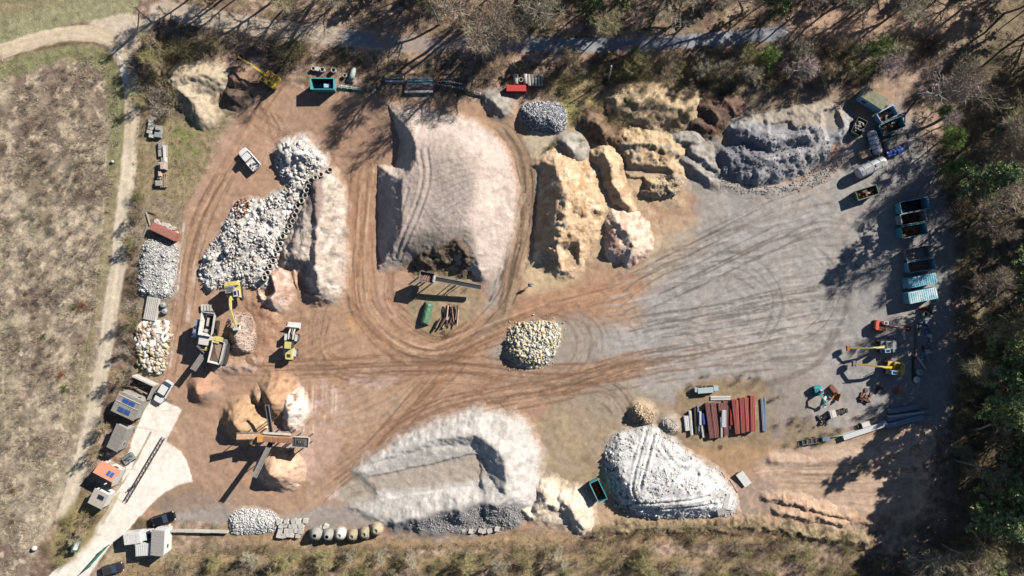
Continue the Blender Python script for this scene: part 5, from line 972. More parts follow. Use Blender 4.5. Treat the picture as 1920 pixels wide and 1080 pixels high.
# the red roofed house
hs = at('site_house', 'small house with orange tiled roof, dark rear slope and one solar panel', 'house', 194, 893, (34, 18), 0, 3.2)
for sy in (-1, 1):
    wl = MB().box((0, sy*1.55, 1.2), (3.5, 0.15, 2.4)).build('wall', WHTD, hs); f = MB().box((0.6, sy*1.64, 1.4), (0.9, 0.06, 0.8)).build('window', WOODG, wl); MB().box((0.6, sy*1.67, 1.4), (0.76, 0.05, 0.66)).build('pane', GLS, f)
for sx in (-1, 1): b = MB(); b.add([(sx*1.8,-1.63,0),(sx*1.8,1.63,0),(sx*1.8,1.63,2.4),(sx*1.8,-0.1,3.4),(sx*1.8,-1.63,2.4)], [(0,1,2,3,4)]); b.build('gable_wall', WHTD, hs)
MB().box((-0.7, 1.66, 1.0), (0.85, 0.06, 2.0)).build('door', WOOD, hs)
def slope_roof(o, y0, z0, y1, z1, L, m, name, nx, ny):
    r = MB(); r.add([(-L/2,y0,z0),(L/2,y0,z0),(L/2,y1,z1),(-L/2,y1,z1),(-L/2,y0,z0-.12),(L/2,y0,z0-.12),(L/2,y1,z1-.12),(-L/2,y1,z1-.12)], [(0,1,2,3),(7,6,5,4),(0,4,5,1),(1,5,6,2),(2,6,7,3),(3,7,4,0)] if y1 > y0 else [(3,2,1,0),(4,5,6,7),(1,5,4,0),(2,6,5,1),(3,7,6,2),(0,4,7,3)]); ro = r.build(name, m, o)
    me = MB().box((0,0,0), (L/nx-0.02, math.hypot(y1-y0, z1-z0)/ny+0.03, 0.035)).mesh('tile'); me.materials.append(m); th = math.atan2(z1-z0, y1-y0)
    for i in range(nx):
        for j in range(ny):
            t = (j+0.5)/ny; q = bpy.data.objects.new('tile', me); COL.objects.link(q); q.parent = ro; q.location = (-L/2+L*(i+0.5)/nx, y0+(y1-y0)*t, z0+(z1-z0)*t+0.03); q.rotation_euler = (th+(0.03 if y1 > y0 else -0.03), 0, 0)
    return ro
rN = slope_roof(hs, 1.95, 2.25, -0.1, 3.5, 3.9, TILE, 'roof_slope', 10, 7); slope_roof(hs, -1.85, 2.3, -0.1, 3.5, 3.9, DTILE, 'roof_slope', 10, 6)  # rear slope in a darker tile colour than the front
panels(hs, 0.85, 0.85, 2.95, 2, 1, 0.62, 0.95, slope=-math.atan2(1.25, 2.05), pz=lambda y: 3.03); MB().cyl((1.0,-1.0,2.7),(1.0,-1.0,3.6),0.12,n=10).build('chimney_pipe', WHTD, hs)
h4 = hut('flat grey roofed cabin with one dark roof panel below the red roofed house', 185, 935, 2.6, 2.7, 2.5, (20, 10), mat('pale_felt', A(196,186,172), 0.9, var=0.12), WHT, sheets=2); panels(h4, 0.35, 0.5, 2.75, 1, 1, 1.2, 0.8, SOLD)
h5 = hut('small building with ribbed grey roof and white walls at the lower left', 296, 1018, 4.4, 2.3, 3.0, (-1, 22), mat('ribbed_grey_roof', A(192,184,176), 0.85, var=0.15), WHT, name='gate_building', mono=0.2, sheets=8)
box_container('white flat container butted against the small grey roofed building', 271, 1031, 3.4, 2.2, 2.3, (35, -2), WHT, mat('white_roof', A(226,226,222), 0.6, var=0.08), corr=True)
o = at('guard_wall', 'low white concrete wall running right from the gate building', 'wall', 372, 997, (112, 2), 0, 0.8)
for k in range(7): MB().box((-4.9+k*1.6, 0.03*(k % 2), 0.45), (1.56, 0.35, 0.9)).build('wall_block', CONM, o)
o = at('guard_wall', 'short white wall beside the gate building and black car', 'wall', 305, 992, (26, -14), 0, 0.8); MB().box((0,0,0.45), (2.6,0.3,0.9)).build('wall_block', CONM, o)
o = at('lattice_rail', 'long low steel lattice rail lying along the concrete apron', 'rail', 270, 881, (72, -121), 0.02, 0.4); L_ = 14.0
for sy in (-1, 1): MB().box((0, sy*0.28, 0.35), (L_, 0.09, 0.12)).build('side_rail', DSTEEL, o); MB().box((0, sy*0.28, 0.06), (L_, 0.09, 0.1)).build('lower_rail', STEEL, o)
for k in range(28): MB().beam((-L_/2+0.25+k*0.5, -0.28*(1 if k % 2 else -1), 0.36), (-L_/2+0.75+k*0.5 if k < 27 else L_/2, 0.28*(1 if k % 2 else -1), 0.36), 0.07, 0.06).build('cross_bar', STEEL, o)
o = at('entrance_gate', 'green barred steel gate standing open at the entrance', 'gate', 182, 1045, (39, -44), 0, 0.9)
MB().box((0,0,1.7), (5.4,0.08,0.1)).box((0,0,0.25), (5.4,0.08,0.1)).build('gate_frame', GMET, o)
for k in range(25): MB().box((-2.6+k*0.217, 0, 0.97), (0.05, 0.05, 1.4)).build('bar', GMET, o)
for sx in (-1, 1): MB().box((sx*2.72, 0, 1.0), (0.14, 0.14, 2.0)).build('post', DSTEEL, o)
o = at('notice_board', 'green framed white notice board on the bank beside the entrance', 'sign', 143, 1024, (8, -22), 0, 1.6)
for sx in (-1, 1): MB().box((sx*1.1,0,0.9), (0.1,0.1,1.8)).build('post', GRN, o)
MB().box((0,0,1.6), (2.4,0.12,1.2), M=Matrix.Rotation(-0.9, 4, 'X')).build('board', GRN, o); MB().box((0,-0.02,1.67), (1.4,0.1,0.7), M=Matrix.Rotation(-0.9, 4, 'X')).build('face', WHT, o)
for px, py, m_, lb in ((190,852,YELP,'pale yellow barrel between the long shed and the red roofed house'), (209,849,GREY,'grey round barrel at the end of the long shed'), (202,851,WHTD,'small white drum next to the grey barrel')):
    o = at('barrel', lb, 'barrel', px, py, (1, 0), 0, 0.9); MB().lathe([(0,0.01),(0,0.3),(0.28,0.33),(0.6,0.33),(0.88,0.3),(0.9,0.28),(0.86,0.01)], (0,0,0), (0,0,1), 12).build('drum', m_, o, True); MB().lathe([(0.3,0.33),(0.3,0.36),(0.36,0.36),(0.36,0.33)], (0,0,0), (0,0,1), 12).build('hoop', STEEL, o)
o = at('junk_trailer', 'low trailer of grey green junk in front of the red roofed house', 'trailer', 241, 860, (20, -14), 0, 0.6); MB().box((0,0,0.45), (2.4,1.3,0.1)).build('bed', GREY, o)
for sx in (-0.6, 0.6):
    for sy in (-1, 1): wheel(o, sx, sy*0.75, 0.28, 0.16)
for k in range(12): MB().beam((random.uniform(-1.1,0.2), random.uniform(-0.5,0.5), 0.55+k*0.03), (random.uniform(0.2,1.2), random.uniform(-0.5,0.5), 0.6+k*0.03), 0.12, 0.08).build('junk_piece', random.choice((GREY, STEEL, GRN)), o)
for px, py, s_, lb in ((65,1028,0.62,'round pale boulder in the dry field near the entrance'), (211,303,0.42,'round grey concrete plug beside the field lane')):
    o = at('boulder', lb, 'boulder', px, py, (1, 0.3), 0, 0.3); b_ = npmesh('boulder_body', ICO*s_*np.array([1.1, 1, 0.9])+np.random.normal(0, 0.05, ICO.shape)+np.array([0, 0, s_*0.6]), ICF, None, True); q = link('boulder_body', b_, CONM, o); q.modifiers.new('s', 'SUBSURF').levels = 1; q.modifiers['s'].render_levels = 2
def pole(label, px, py, h, lean=(0, 0), arms=True, m=None):
    o = at('utility_pole', label, 'pole', px, py); m = m or WOODG
    MB().cyl((0,0,0),(lean[0],lean[1],h),0.17,0.11,n=10).build('shaft', m, o)
    if arms: MB().box((lean[0]*0.95,lean[1]*0.95,h*0.95), (1.8,0.1,0.12)).build('cross_arm', m, o); MB().beam((-2.6,-1.4,0),(lean[0]*0.7,lean[1]*0.7,h*0.7),0.16,0.16).build('brace', m, o)
pole('wooden utility pole with a slanting brace at the lane junction', 284, 41, 8.0, (0.9, -0.2)); pole('pale bare pole standing in the scrub below the asphalt lane', 1141, 150, 5.5, (-0.2, 0.9), False, WHTD)

# --- crusher, screens, conveyors
def belt(o, p0, p1, w_, name='conveyor', legs=(), m=None):
    """belt conveyor with side rails, rollers and trestle legs; returns part"""
    p0, p1 = Vector(p0), Vector(p1); c = MB().beam(p0, p1, w_, 0.1).build(name, m or BELT, o); y = Vector((0,0,1)).cross(p1-p0).normalized()
    for s_ in (-1, 1): MB().beam(p0+y*s_*w_*0.55+Vector((0,0,.06)), p1+y*s_*w_*0.55+Vector((0,0,.06)), 0.1, 0.25).build('side_rail', STEEL, c)
    n = max(3, int((p1-p0).length/1.2))
    for k in range(n+1): q = p0+(p1-p0)*k/n; MB().cyl(q-y*w_*0.5-Vector((0,0,.1)), q+y*w_*0.5-Vector((0,0,.1)), 0.08, n=8).build('roller', DSTEEL, c)
    for t in legs:
        q = p0+(p1-p0)*t
        for s_ in (-1, 1): MB().beam((q.x+y.x*s_*w_*0.9, q.y+y.y*s_*w_*0.9, 0), q+y*s_*w_*0.5, 0.12, 0.12).build('leg', DSTEEL, c)
    return c
def hopper(o, c, L, Wd, H, z, m, fill=None, name='hopper', taper=0.6, rz=0):
    R = Matrix.Rotation(rz, 4, 'Z'); tp = [(-L/2,-Wd/2),(L/2,-Wd/2),(L/2,Wd/2),(-L/2,Wd/2)]; bt = [(x*taper, y*taper) for x, y in tp]
    hp = None
    for i in range(4):
        j = (i+1) % 4; q = [Vector((*bt[i], z)), Vector((*bt[j], z)), Vector((*tp[j], z+H)), Vector((*tp[i], z+H))]; ce = Vector((0,0,z+H/2)); inn = [p+(Vector((0,0,p.z))-p)*0.05 for p in q]
        b = MB(); b.add([R @ p+Vector((c[0],c[1],0)) for p in q+inn], [(0,1,2,3),(7,6,5,4),(0,4,5,1),(1,5,6,2),(2,6,7,3),(3,7,4,0)]); w_ = b.build(name+'_wall', m, o)
    if fill: b = MB(); b.add([R @ Vector((x*0.92, y*0.92, z+H*0.7))+Vector((c[0],c[1],0)) for x, y in tp]+[R @ Vector((0,0,z+H*1.02))+Vector((c[0],c[1],0))], [(0,1,4),(1,2,4),(2,3,4),(3,0,4)]); b.build(name+'_fill', fill, o)
cr = at('crusher', 'mobile crusher with white feed hopper and blue engine beside the haul road', 'crusher', 388, 622, (8, -50), 0, 2.0)
for sy in (-1, 1): MB().prism([(-2.6,sy*1.0-0.25),(2.0,sy*1.0-0.25),(2.0,sy*1.0+0.25),(-2.6,sy*1.0+0.25)], 0, 0.75).build('track', DSTEEL, cr)
MB().box((-0.2,0,1.05), (7.2,1.1,0.6)).build('main_frame', STEEL, cr); hopper(cr, (1.5,-0.45), 4.0, 2.2, 1.2, 1.8, WHTD, None, 'feed_hopper', 0.75)
MB().box((1.5,-0.45,1.9), (2.8,1.3,0.1)).build('feeder_floor', DSTEEL, cr); MB().box((1.9,-0.35,2.15), (1.6,0.35,0.5)).box((0.3,-0.4,2.2), (0.5,0.8,0.4)).build('concrete_slab', CONM, cr)
MB().box((-1.4,-0.2,1.9), (1.4,1.5,1.5)).build('crusher_box', WHTD, cr); MB().box((-2.6,-0.2,1.6), (1.0,1.4,0.9)).build('rear_platform', YELP, cr)
en = MB().box((0.4,1.25,1.9), (3.0,1.2,1.2)).build('engine_housing', GREY, cr)
for k in range(6): MB().box((random.uniform(-0.9,0.9), 1.25+random.uniform(-0.4,0.4), 2.58), (random.uniform(0.3,0.8), 0.3, 0.16), rz=random.uniform(0,1)).build('engine_part', NAVY, en)
for k in range(4): MB().box((0.4-1.1+k*0.7,1.87,1.9), (0.5,0.06,0.9)).build('engine_door', NAVY, en)
belt(cr, (-2.4,-0.6,1.0), (-6.6,0.7,2.6), 0.8, 'discharge_conveyor', (0.4,))
cr.scale = (1.08, 1.08, 1.35)
sc2 = at('screener', 'open hopper screener full of brown soil beside the crusher', 'screener', 410, 660, (10, -42), 0, 2.4)
for sy in (-1, 1): MB().prism([(-2.2,sy*0.85-0.22),(1.6,sy*0.85-0.22),(1.6,sy*0.85+0.22),(-2.2,sy*0.85+0.22)], 0, 0.6).build('track', DSTEEL, sc2)
MB().box((0,0,0.95), (4.4,1.2,0.6)).build('chassis', STEEL, sc2); hopper(sc2, (0.1,0), 3.9, 2.0, 1.4, 1.5, WHTD, SOILM, 'hopper', 0.7)
MB().box((2.0,0.5,2.2), (0.9,1.2,1.3)).build('engine_box', YELP, sc2); belt(sc2, (-1.6,1.0,0.9), (0.6,3.2,2.6), 0.6, 'side_conveyor')
sc2.scale = (1.1, 1.1, 1.3)
for k in range(4): t = at('concrete_block', 'long pale block in the row north of the crusher hopper', 'concrete block', 379+k*5.5, 577, (1, 12), 0, 0.4, 'blocks north of the crusher'); MB().prism(rrect(1.2, 0.4, 0.05, 1), 0, 0.5).build('block_body', CONM, t)
ps = at('screening_plant', 'large brown screening plant with crossing conveyors among the sand cones', 'screening plant', 520, 820, (1, 0.06), 0, 3.2)
for x in (-3.0, -0.5, 2.4):
    for sy in (-1, 1): MB().beam((x, sy*1.0, 0), (x, sy*0.8, 2.6), 0.2, 0.2).build('leg', DSTEEL, ps)
BRNP = mat('brown_machine_paint', A(196,150,112), 0.6, var=0.15, dirt=A(226,200,170), dirt_amt=0.4)
MB().box((-0.2,0,2.7), (7.2,1.3,0.5)).build('main_frame', BRNP, ps); sb = MB().box((0.4,-0.1,3.3), (5.4,1.0,0.7)).build('screen_box', BRNP, ps)
for k in range(6): MB().box((-1.9+k*0.95,-0.1,3.67), (0.8,0.8,0.05)).build('screen_deck', mat('screen_deck_brown', A(170,120,90), 0.8, var=0.2), sb)
MB().box((-2.6,-0.1,3.4), (0.9,1.1,0.9)).build('drive_housing', mat('ochre_panel', A(226,170,90), 0.6), ps); MB().box((0.2,0.85,3.1), (5.0,0.35,0.15)).build('walkway', WHTD, ps)
belt(ps, (-3.0,0.3,3.0), (-6.6,0.3,4.2), 1.0, 'left_conveyor', (0.6,), BRNP); belt(ps, (-1.2,0.9,2.4), (-1.3,6.3,4.6), 0.55, 'upper_conveyor', (0.45,)); belt(ps, (-1.1,-0.9,2.2), (-2.6,-6.6,5.0), 0.7, 'lower_conveyor', (0.4,))
hopper(ps, (4.6,-0.35), 3.2, 1.9, 1.2, 2.4, WHTD, mat('grid_grey', A(150,146,138), 0.8, var=0.3, sc=8), 'feed_hopper', 0.8)
for k in range(9): MB().box((3.3+k*0.33,-0.35,3.62), (0.06,1.7,0.08)).build('grizzly_bar', DSTEEL, ps)
for x in (3.4, 5.6):
    for sy in (-1, 1): MB().box((x, -0.35+sy*0.7, 1.2), (0.18,0.18,2.4)).build('hopper_leg', DSTEEL, ps)
ps.scale = (1.0, 1.0, 1.3)
hc = at('hopper_conveyor', 'old steel hopper with a long black conveyor on the grassy island', 'conveyor', 800, 520, (88, 16), 0, 3.4)
hopper(hc, (0,0), 2.7, 1.9, 1.9, 2.0, mat('old_blue_steel', A(120,132,136), 0.6, dirt=A(110,84,64), dirt_amt=0.4), None, 'hopper', 0.55); MB().box((0,0,3.3), (2.3,1.5,0.1)).build('rusty_floor', RUST, hc)
for k in range(3): MB().beam((-0.8+k*0.5,-0.6,3.42), (-0.2+k*0.3,0.6,3.42), 0.06, 0.06).build('grid_bar', WHTD, hc)
for sx in (-1, 1):
    for sy in (-1, 1): MB().box((sx*1.0, sy*0.7, 1.1), (0.18,0.18,2.2)).build('leg', DSTEEL, hc)
belt(hc, (1.3,0.05,3.3), (10.0,-0.05,2.4), 0.75, 'conveyor', (0.45,), mat('black_belt', A(36,36,40), 0.7)); MB().box((1.4,0.0,3.5), (0.4,1.2,0.7)).build('drive_head', WHTD, hc)
for sy in (-1, 1): MB().beam((4.0, sy*0.4-2.0, 0), (6.3, sy*0.35, 2.6), 0.12, 0.12).build('strut', DSTEEL, hc)
o = at('covered_stack', 'stack under a creased green tarpaulin on the grassy island', 'tarpaulin', 799, 588, (-9, 36), 0, 1.2)
X, Y = np.meshgrid(np.linspace(-2.15, 2.15, 30), np.linspace(-0.85, 0.85, 14)); e_ = np.minimum(np.minimum(2.15-np.abs(X), 0.85-np.abs(Y))*3.0, 1); zz = 0.1+e_*(1.25-0.45*np.abs(Y)/0.85)+0.08*fbm(X*2, Y*3, 4, 3); ix = np.arange(420).reshape(14, 30)
link('tarpaulin', npmesh('tarpaulin', np.stack([X, Y, zz], -1).reshape(-1, 3), np.stack([ix[:-1, :-1], ix[:-1, 1:], ix[1:, 1:], ix[1:, :-1]], -1).reshape(-1, 4)), TARP, o); MB().box((0,0,0.35), (3.9,1.3,0.7)).build('pallet', WOOD, o)
for k in range(34):
    a_ = random.uniform(-0.12, 0.12); lo = k < 24
    t = at('log', ('old timber in the upright pile right of the green tarpaulin' if lo else 'old timber in the leaning pile below the green tarpaulin'), 'timber', (832+(k % 12)*2.4) if lo else 815+(k-24)*2.6, (586+(k//12)*9) if lo else 612-(k-24)*1.5+random.uniform(-3, 3), (a_ if lo else -0.55+a_, 1), 0.0, 0.4, 'timbers of the upright pile' if lo else 'timbers of the leaning pile')
    Lg = random.uniform(2.0, 3.4); zz = 0.18+0.22*(k % 4); MB().cyl((-Lg/2, 0, zz), (Lg/2, 0, zz+random.uniform(-0.1, 0.1)), random.uniform(0.09, 0.15), n=7).build('trunk', random.choice((LOGM, LOGM, LOGP)), t)
# --- person walking on the apron
sk = [((0,0,0.95),.13),((0,0,1.2),.14),((0,0,1.42),.15),((0,0,1.53),.06),((0.02,0,1.66),.10),((0.02,0,1.76),.06),((0.02,0.2,1.42),.07),((0.08,0.26,1.15),.05),((0.2,0.24,0.95),.04),((0.02,-0.2,1.42),.07),((-0.06,-0.26,1.15),.05),((0.0,-0.26,0.92),.04),((0.03,0.1,0.9),.10),((0.16,0.11,0.5),.07),((0.12,0.11,0.08),.05),((0.28,0.12,0.04),.04),((-0.02,-0.1,0.9),.10),((-0.1,-0.11,0.5),.07),((-0.3,-0.11,0.12),.05),((-0.2,-0.12,0.04),.04)]
ed = [(0,1),(1,2),(2,3),(3,4),(4,5),(2,6),(6,7),(7,8),(2,9),(9,10),(10,11),(0,12),(12,13),(13,14),(14,15),(0,16),(16,17),(17,18),(18,19)]
me = bpy.data.meshes.new('person_body'); me.from_pydata([p for p, r in sk], ed, []); pr = at('person', 'person in dark clothing walking along the lattice rail', 'person', 250, 911, (-30, 20), 0.04, 1.6); q = link('body', me, CLTH, pr)
q.modifiers.new('skin', 'SKIN'); q.modifiers.new('sub', 'SUBSURF').levels = 1; me.skin_vertices[0].data[0].use_root = True
for i, (p, r) in enumerate(sk): me.skin_vertices[0].data[i].radius = (r, r)
MB().lathe([(0,0.005),(0.02,0.09),(0.1,0.125),(0.18,0.1),(0.22,0.01)], (0.02,0,1.62), (0,0,1), 12).build('hair', BLK, pr, True)

# --- concrete rings, blocks, mixer drums
RING = MB().pipe((0,0,0), (0,0,0.9), 0.52, 0.1, 16).mesh('ring_wall'); RING.materials.append(CONM); RBASE = MB().cyl((0,0,0.1),(0,0,0.16),0.42,n=14).mesh('ring_floor'); RBASE.materials.append(SOILM)
def ring(label, px, py, z=0.0, s_=1.0, group=None, tilt=(0, 0)):
    o = at('concrete_ring', label, 'concrete ring', px, py, (1, 0.2), z, z+0.9*s_, group); o.scale = (s_, s_, s_); o.rotation_euler = (tilt[0], tilt[1], 0); link('ring_wall', RING, None, o); link('ring_floor', RBASE, None, o); return o
RP = [(617,319),(602,328),(592,333),(582,338),(578,348),(575,358),(571,367),(566,376),(559,385),(556,394),(552,403),(547,413),(543,423),(537,434),(531,444),(525,456),(521,467),(517,478),(512,488),(506,499),(501,510),(496,521)]
for k, (x, y) in enumerate(RP):
    z_ = max(0.3, float(max(HEAPS['ringmound'][1](np.array([x+3.0]), np.array([y+0.0]))[0], HEAPS['rubble'][1](np.array([x+0.0]), np.array([y+0.0]))[0]))-0.1)
    ring('upper pale concrete ring of the curved ring row' if k < 5 else 'concrete ring in the slanting row along the rubble heap', x, y, min(z_, 1.8), random.uniform(0.9, 1.1), 'upper rings of the row' if k < 5 else 'rings along the rubble heap', (random.uniform(-.2, .2), random.uniform(-.2, .2)))
for x, y, s_, lb in ((587,128,0.75,'leftmost dark concrete ring in the hedge above the turquoise skip'), (604,130,0.85,'second dark concrete ring in the hedge above the turquoise skip'), (625,131,0.9,'pale concrete ring above the right end of the turquoise skip'), (646,141,0.7,'small white ringed pipe left of the green plastic tank'), (1737,589,1.0,'big grey ring beside the rusty scrap below the cyan containers')):
    ring(lb, x, y, 0, s_)
o = at('concrete_block', 'white block between the dark rings above the turquoise skip', 'concrete block', 595, 129, (1, 0.2), 0, 0.6); MB().prism(rrect(0.75, 0.75, 0.1, 2), 0, 0.7).build('block_body', CONM, o)
o = at('plastic_tank', 'grey green moulded tank shell in the hedge right of the rings', 'tank', 661, 137, (6, -22), 0, 0.7); MB().lathe([(-1.2,0.02),(-1.1,0.4),(-0.6,0.55),(0.5,0.5),(1.1,0.3),(1.2,0.02)], (0,0,0.5), (1,0,0), 12).build('shell', mat('grey_green_shell', A(176,190,180), 0.6, var=0.2), o, True); MB().box((-1.35,0.1,0.2), (0.5,1.3,0.2), rz=0.1).build('foot', GREY, o)
for k, (x, y, r) in enumerate(((591,1003,1.3), (614,1005,1.18), (637,1003,1.22), (660,1005,1.18), (683,1001,1.22), (705,994,1.28))):
    lb = ['leftmost grey mixer drum with a dark round mouth at the bottom wall', 'second grey mixer drum with a dark round mouth', 'third mixer drum, pale and dust covered', 'fourth mixer drum, brown and mossy', 'fifth mixer drum, brown beside the gravel slope', 'rightmost mixer drum half buried in gravel'][k]
    o = at('mixer_drum', lb, 'mixer drum', x, y, (1, 0), 0, 1.6); m_ = (CONG, CONG, CONM, mat('mossy_drum', A(172,160,132), 0.9, var=0.25), MATS['mossy_drum'] if 'mossy_drum' in MATS else CONG, mat('dusty_drum', A(190,174,146), 0.9, var=0.25))[k]
    MB().lathe([(0,r*0.75),(0.3,r*0.95),(0.8,r),(1.3,r*0.9),(1.9,r*0.55),(2.2,r*0.38),(2.2,r*0.28)], (0,0,0), (0,0,1), 20).build('shell', m_, o, True); MB().lathe([(0.78,r),(0.78,r+0.06),(0.95,r+0.06),(0.95,r)], (0,0,0), (0,0,1), 20).build('ring_track', m_, o)
    MB().cyl((0,0,1.9),(0,0,1.95),r*0.36,n=16).build('mouth', BLKP if k < 2 else m_, o)  # black disc in the first two drums stands for the shaded hollow
BLK1 = MB().prism(rrect(0.85, 0.8, 0.06, 1), 0, 0.75).mesh('block_body'); BLK1.materials.append(CONM)
def block(label, px, py, d=(1, 0), z=0.0, s_=(1, 1, 1), group=None, m=None):
    o = at('concrete_block', label, 'concrete block', px, py, d, z, z+0.6, group); o.scale = s_; q = link('block_body', BLK1, None, o)
    if m: q.material_slots[0].link = 'OBJECT'; q.material_slots[0].material = m
    return o
for r_, row in enumerate(([524,536,549,560,573],[527,535,545,553,565],[526,536,545,555,564],[522,531,540,547,557])):
    for x in row: block('pale concrete block in the block rows left of the mixer drums', x+random.uniform(-1.5, 1.5), 978+r_*8.5+random.uniform(-1.5, 1.5), (1, random.uniform(-.3, .3)), 0, (random.uniform(0.9, 1.15),)*2+(1,), 'blocks left of the mixer drums')
for x, y in ((602,990),(611,988),(870,994),(883,996),(901,995),(907,996),(918,995),(932,992)): block('pale concrete block in the line right of the mixer drums' if x > 700 else 'pale concrete block above the mixer drums', x, y, (1, random.uniform(-.4, .4)), 0, (random.uniform(0.7, 1.1),)*3, 'blocks right of the mixer drums' if x > 700 else 'blocks above the mixer drums')
for k, (x, y) in enumerate(((283,226),(283,233),(282,240),(280,247),(284,255),(287,222))): block('white block in the little stack beside the lane hedge', x, y, (1, 0.2), 0.0, (1.1, 0.75, 0.9), 'blocks beside the lane hedge')
o = at('machine_wreck', 'grey stripped machine beside the white blocks near the lane', 'machine', 296, 246, (-3, 24), 0, 0.8); MB().box((0,0,0.5), (2.2,1.2,0.6)).build('body', GREY, o); MB().box((-0.6,0.1,0.95), (0.8,0.9,0.4)).build('hood', CONG, o); MB().cyl((0.7,-0.5,0.4),(0.7,0.5,0.4),0.4,n=10).build('drum', DSTEEL, o)
for k, (x, y, dx, L_, w_, m_, z_) in enumerate(((303,282,0,2.2,1.6,WOODG,0.2),(300,272,0,1.4,0.9,CONG,0.3),(308,288,0,3.0,0.4,WHTD,0.5),(306,302,0,1.4,0.9,MC_P,0.35),(304,311,0,1.5,1.4,CONG,0.5),(307,312,0,1.2,0.8,MC_P,0.9),(297,330,0,1.0,0.7,MC_P,0.3),(300,326,0,0.9,0.5,MC_P,0.6),(296,343,0,1.0,1.2,CONG,0.3))):
    lb = ['grey timber frame stack','grey slab on end','white long beam','pink stone slab','grey stone cube','pink slab on the cube','pink stone block','small pink stone','grey stone base'][k]+' in the store beside the field lane hedge'
    o = at('stone_block', lb, 'stone block', x, y, (0.05, 1), 0, 0.8); MB().box((0,0,z_*0.6+0.15), (L_,w_,z_*1.2+0.3)).box((0.04,0.02,z_*1.2+0.32), (L_*0.9,w_*0.85,0.06)).build('block_body', m_, o)
fr = at('timber_rack', 'slatted timber frame at the lower end of the stone store', 'timber', 306, 338, (0, 1), 0, 0.6)
for k in range(4): MB().box((0,-0.55+k*0.36,0.5), (2.6,0.1,0.12)).build('slat', WOOD, fr)
for sx in (-1, 1): MB().box((sx*1.2,0,0.25), (0.15,1.3,0.4)).build('bearer', WOODG, fr)
for k in range(7): o = at('concrete_plank', f'white concrete plank in the stack between stone heap and slabs', 'concrete plank', 273.5+k*3.3, 577+k*0.7, (-8, 43), 0.0, 0.7, 'planks of the white stack'); MB().box((0,0,0.35), (4.3,0.27,0.7)).box((0,0,0.72), (4.2,0.12,0.05)).build('plank_body', CONM, o)
for x, y, lb in ((305,572,'grey bulk bag beside the white planks'), (308,584,'second grey bulk bag beside the white planks')): o = at('bulk_bag', lb, 'bag', x, y, (1, 0.1), 0, 0.6); MB().lathe([(0,0.4),(0.2,0.55),(0.6,0.56),(0.85,0.4),(0.8,0.1)], (0,0,0), (0,0,1), 8).build('bag', GREY, o, True)
for k in range(10): block('white broken block around the faded red container', 290+k*4.4+random.uniform(-3,3), 414+k*2.2+random.uniform(-4,4), (1, random.uniform(-1,1)), 0, (random.uniform(0.5,0.9),)*3, 'blocks around the faded red container')
for x, y, d, L_, lb in ((277,410,(3,10),2.6,'pale plank leaning at the end of the faded red container'), (272,432,(-6,20),2.6,'second pale plank lying left of the faded red container'), (285,399,(14,5),1.6,'dark plank above the faded red container')):
    o = at('plank', lb, 'plank', x, y, d, 0, 0.3); MB().box((0,0,0.15), (L_,0.22,0.12)).box((0,0,0.05), (L_*0.6,0.3,0.08)).build('board', LOGM if 'dark' in lb else WOODG, o)

# --- girders, pipes and scrap
def girder(label, x0, y0, x1, y1, w_, m_, z=0.0, h=0.5, name='girder', group=None, ribs=3):
    L_ = math.hypot(x1-x0, y1-y0)*S; o = at(name, label, 'girder', (x0+x1)/2, (y0+y1)/2, (x1-x0, y1-y0), z, z+h, group); g = MB().box((0,0,h/2), (L_,w_*0.86,h-0.1)).box((0,0,h-0.03), (L_+0.02,w_,0.06)).box((0,0,0.03), (L_+0.02,w_,0.06)).build('beam', m_, o)
    for k in range(ribs): MB().box((0, -w_/2+w_*(k+0.5)/ribs, h+0.02), (L_,w_*0.14/ribs*3*0.5,0.05)).build('flange', m_, o)
    return o
def z8(x, y): return 1260+x/7.714, 710+y/7.714
GI = [(510,360,575,860,62,REDD,0.75,'faded brown red girder, first red one from the left'), (595,355,650,850,75,REDD,0.7,'brown red girder with bright lower end, second red one from the left'), (700,355,720,520,70,REDD,0.7,'short dark red girder under the pale sheet'), (770,330,785,820,62,REDD,0.6,'dark red girder right of the pale sheet'), (885,310,940,800,48,REDM,0.8,'leaning red girder, fifth from the right'), (940,310,975,795,36,REDM,0.75,'thin leaning red girder, fourth from the right'),
      (1005,290,1030,785,60,REDM,0.9,'red girder with a greyish foot, third from the right'), (1075,280,1105,765,62,REDM,0.9,'bright red girder, second from the right'), (1165,255,1175,765,68,REDM,1.1,'bright red girder standing highest, rightmost of the red ones'), (1300,290,1330,760,34,BLUS,0.3,'blue grey galvanised beam right of the red girders'), (1340,280,1352,760,26,BLUS,0.25,'outermost galvanised beam right of the red girders'),
      (215,540,240,750,88,WHT,0.5,'crumpled white sheet metal at the left end of the girder stack'), (262,470,290,820,34,WHTD,0.6,'long white beam beside the crumpled white sheet'), (330,420,350,800,26,DSTEEL,0.5,'dark steel beam left of the blue beam'), (375,400,390,760,22,BLUS,0.5,'thin grey beam left of the white blue pair'), (410,480,412,670,26,WHT,0.9,'short white beam lying on the dark steel'), (445,510,465,660,28,DBLU,0.9,'short blue beam lying on the dark steel'), (425,640,455,850,24,WHTD,0.4,'white lower beam below the short blue one'),
      (715,560,720,850,22,WHTD,0.95,'narrow white strip left of the pale sheet'), (755,460,750,700,62,PALES,1.05,'pale grey sheet lying on the red girders'), (862,440,862,670,32,RPNT,0.6,'short orange red bar in the gap of the girders'), (825,390,845,730,40,DSTEEL,0.4,'dark low girder in the gap of the red girders')]
for x0, y0, x1, y1, w_, m_, h_, lb in GI:
    a_, b_ = z8(x0, y0), z8(x1, y1); girder(lb, a_[0], a_[1], b_[0], b_[1], w_/77.14, m_, 0, h_, ribs=3 if w_ > 40 else 1)
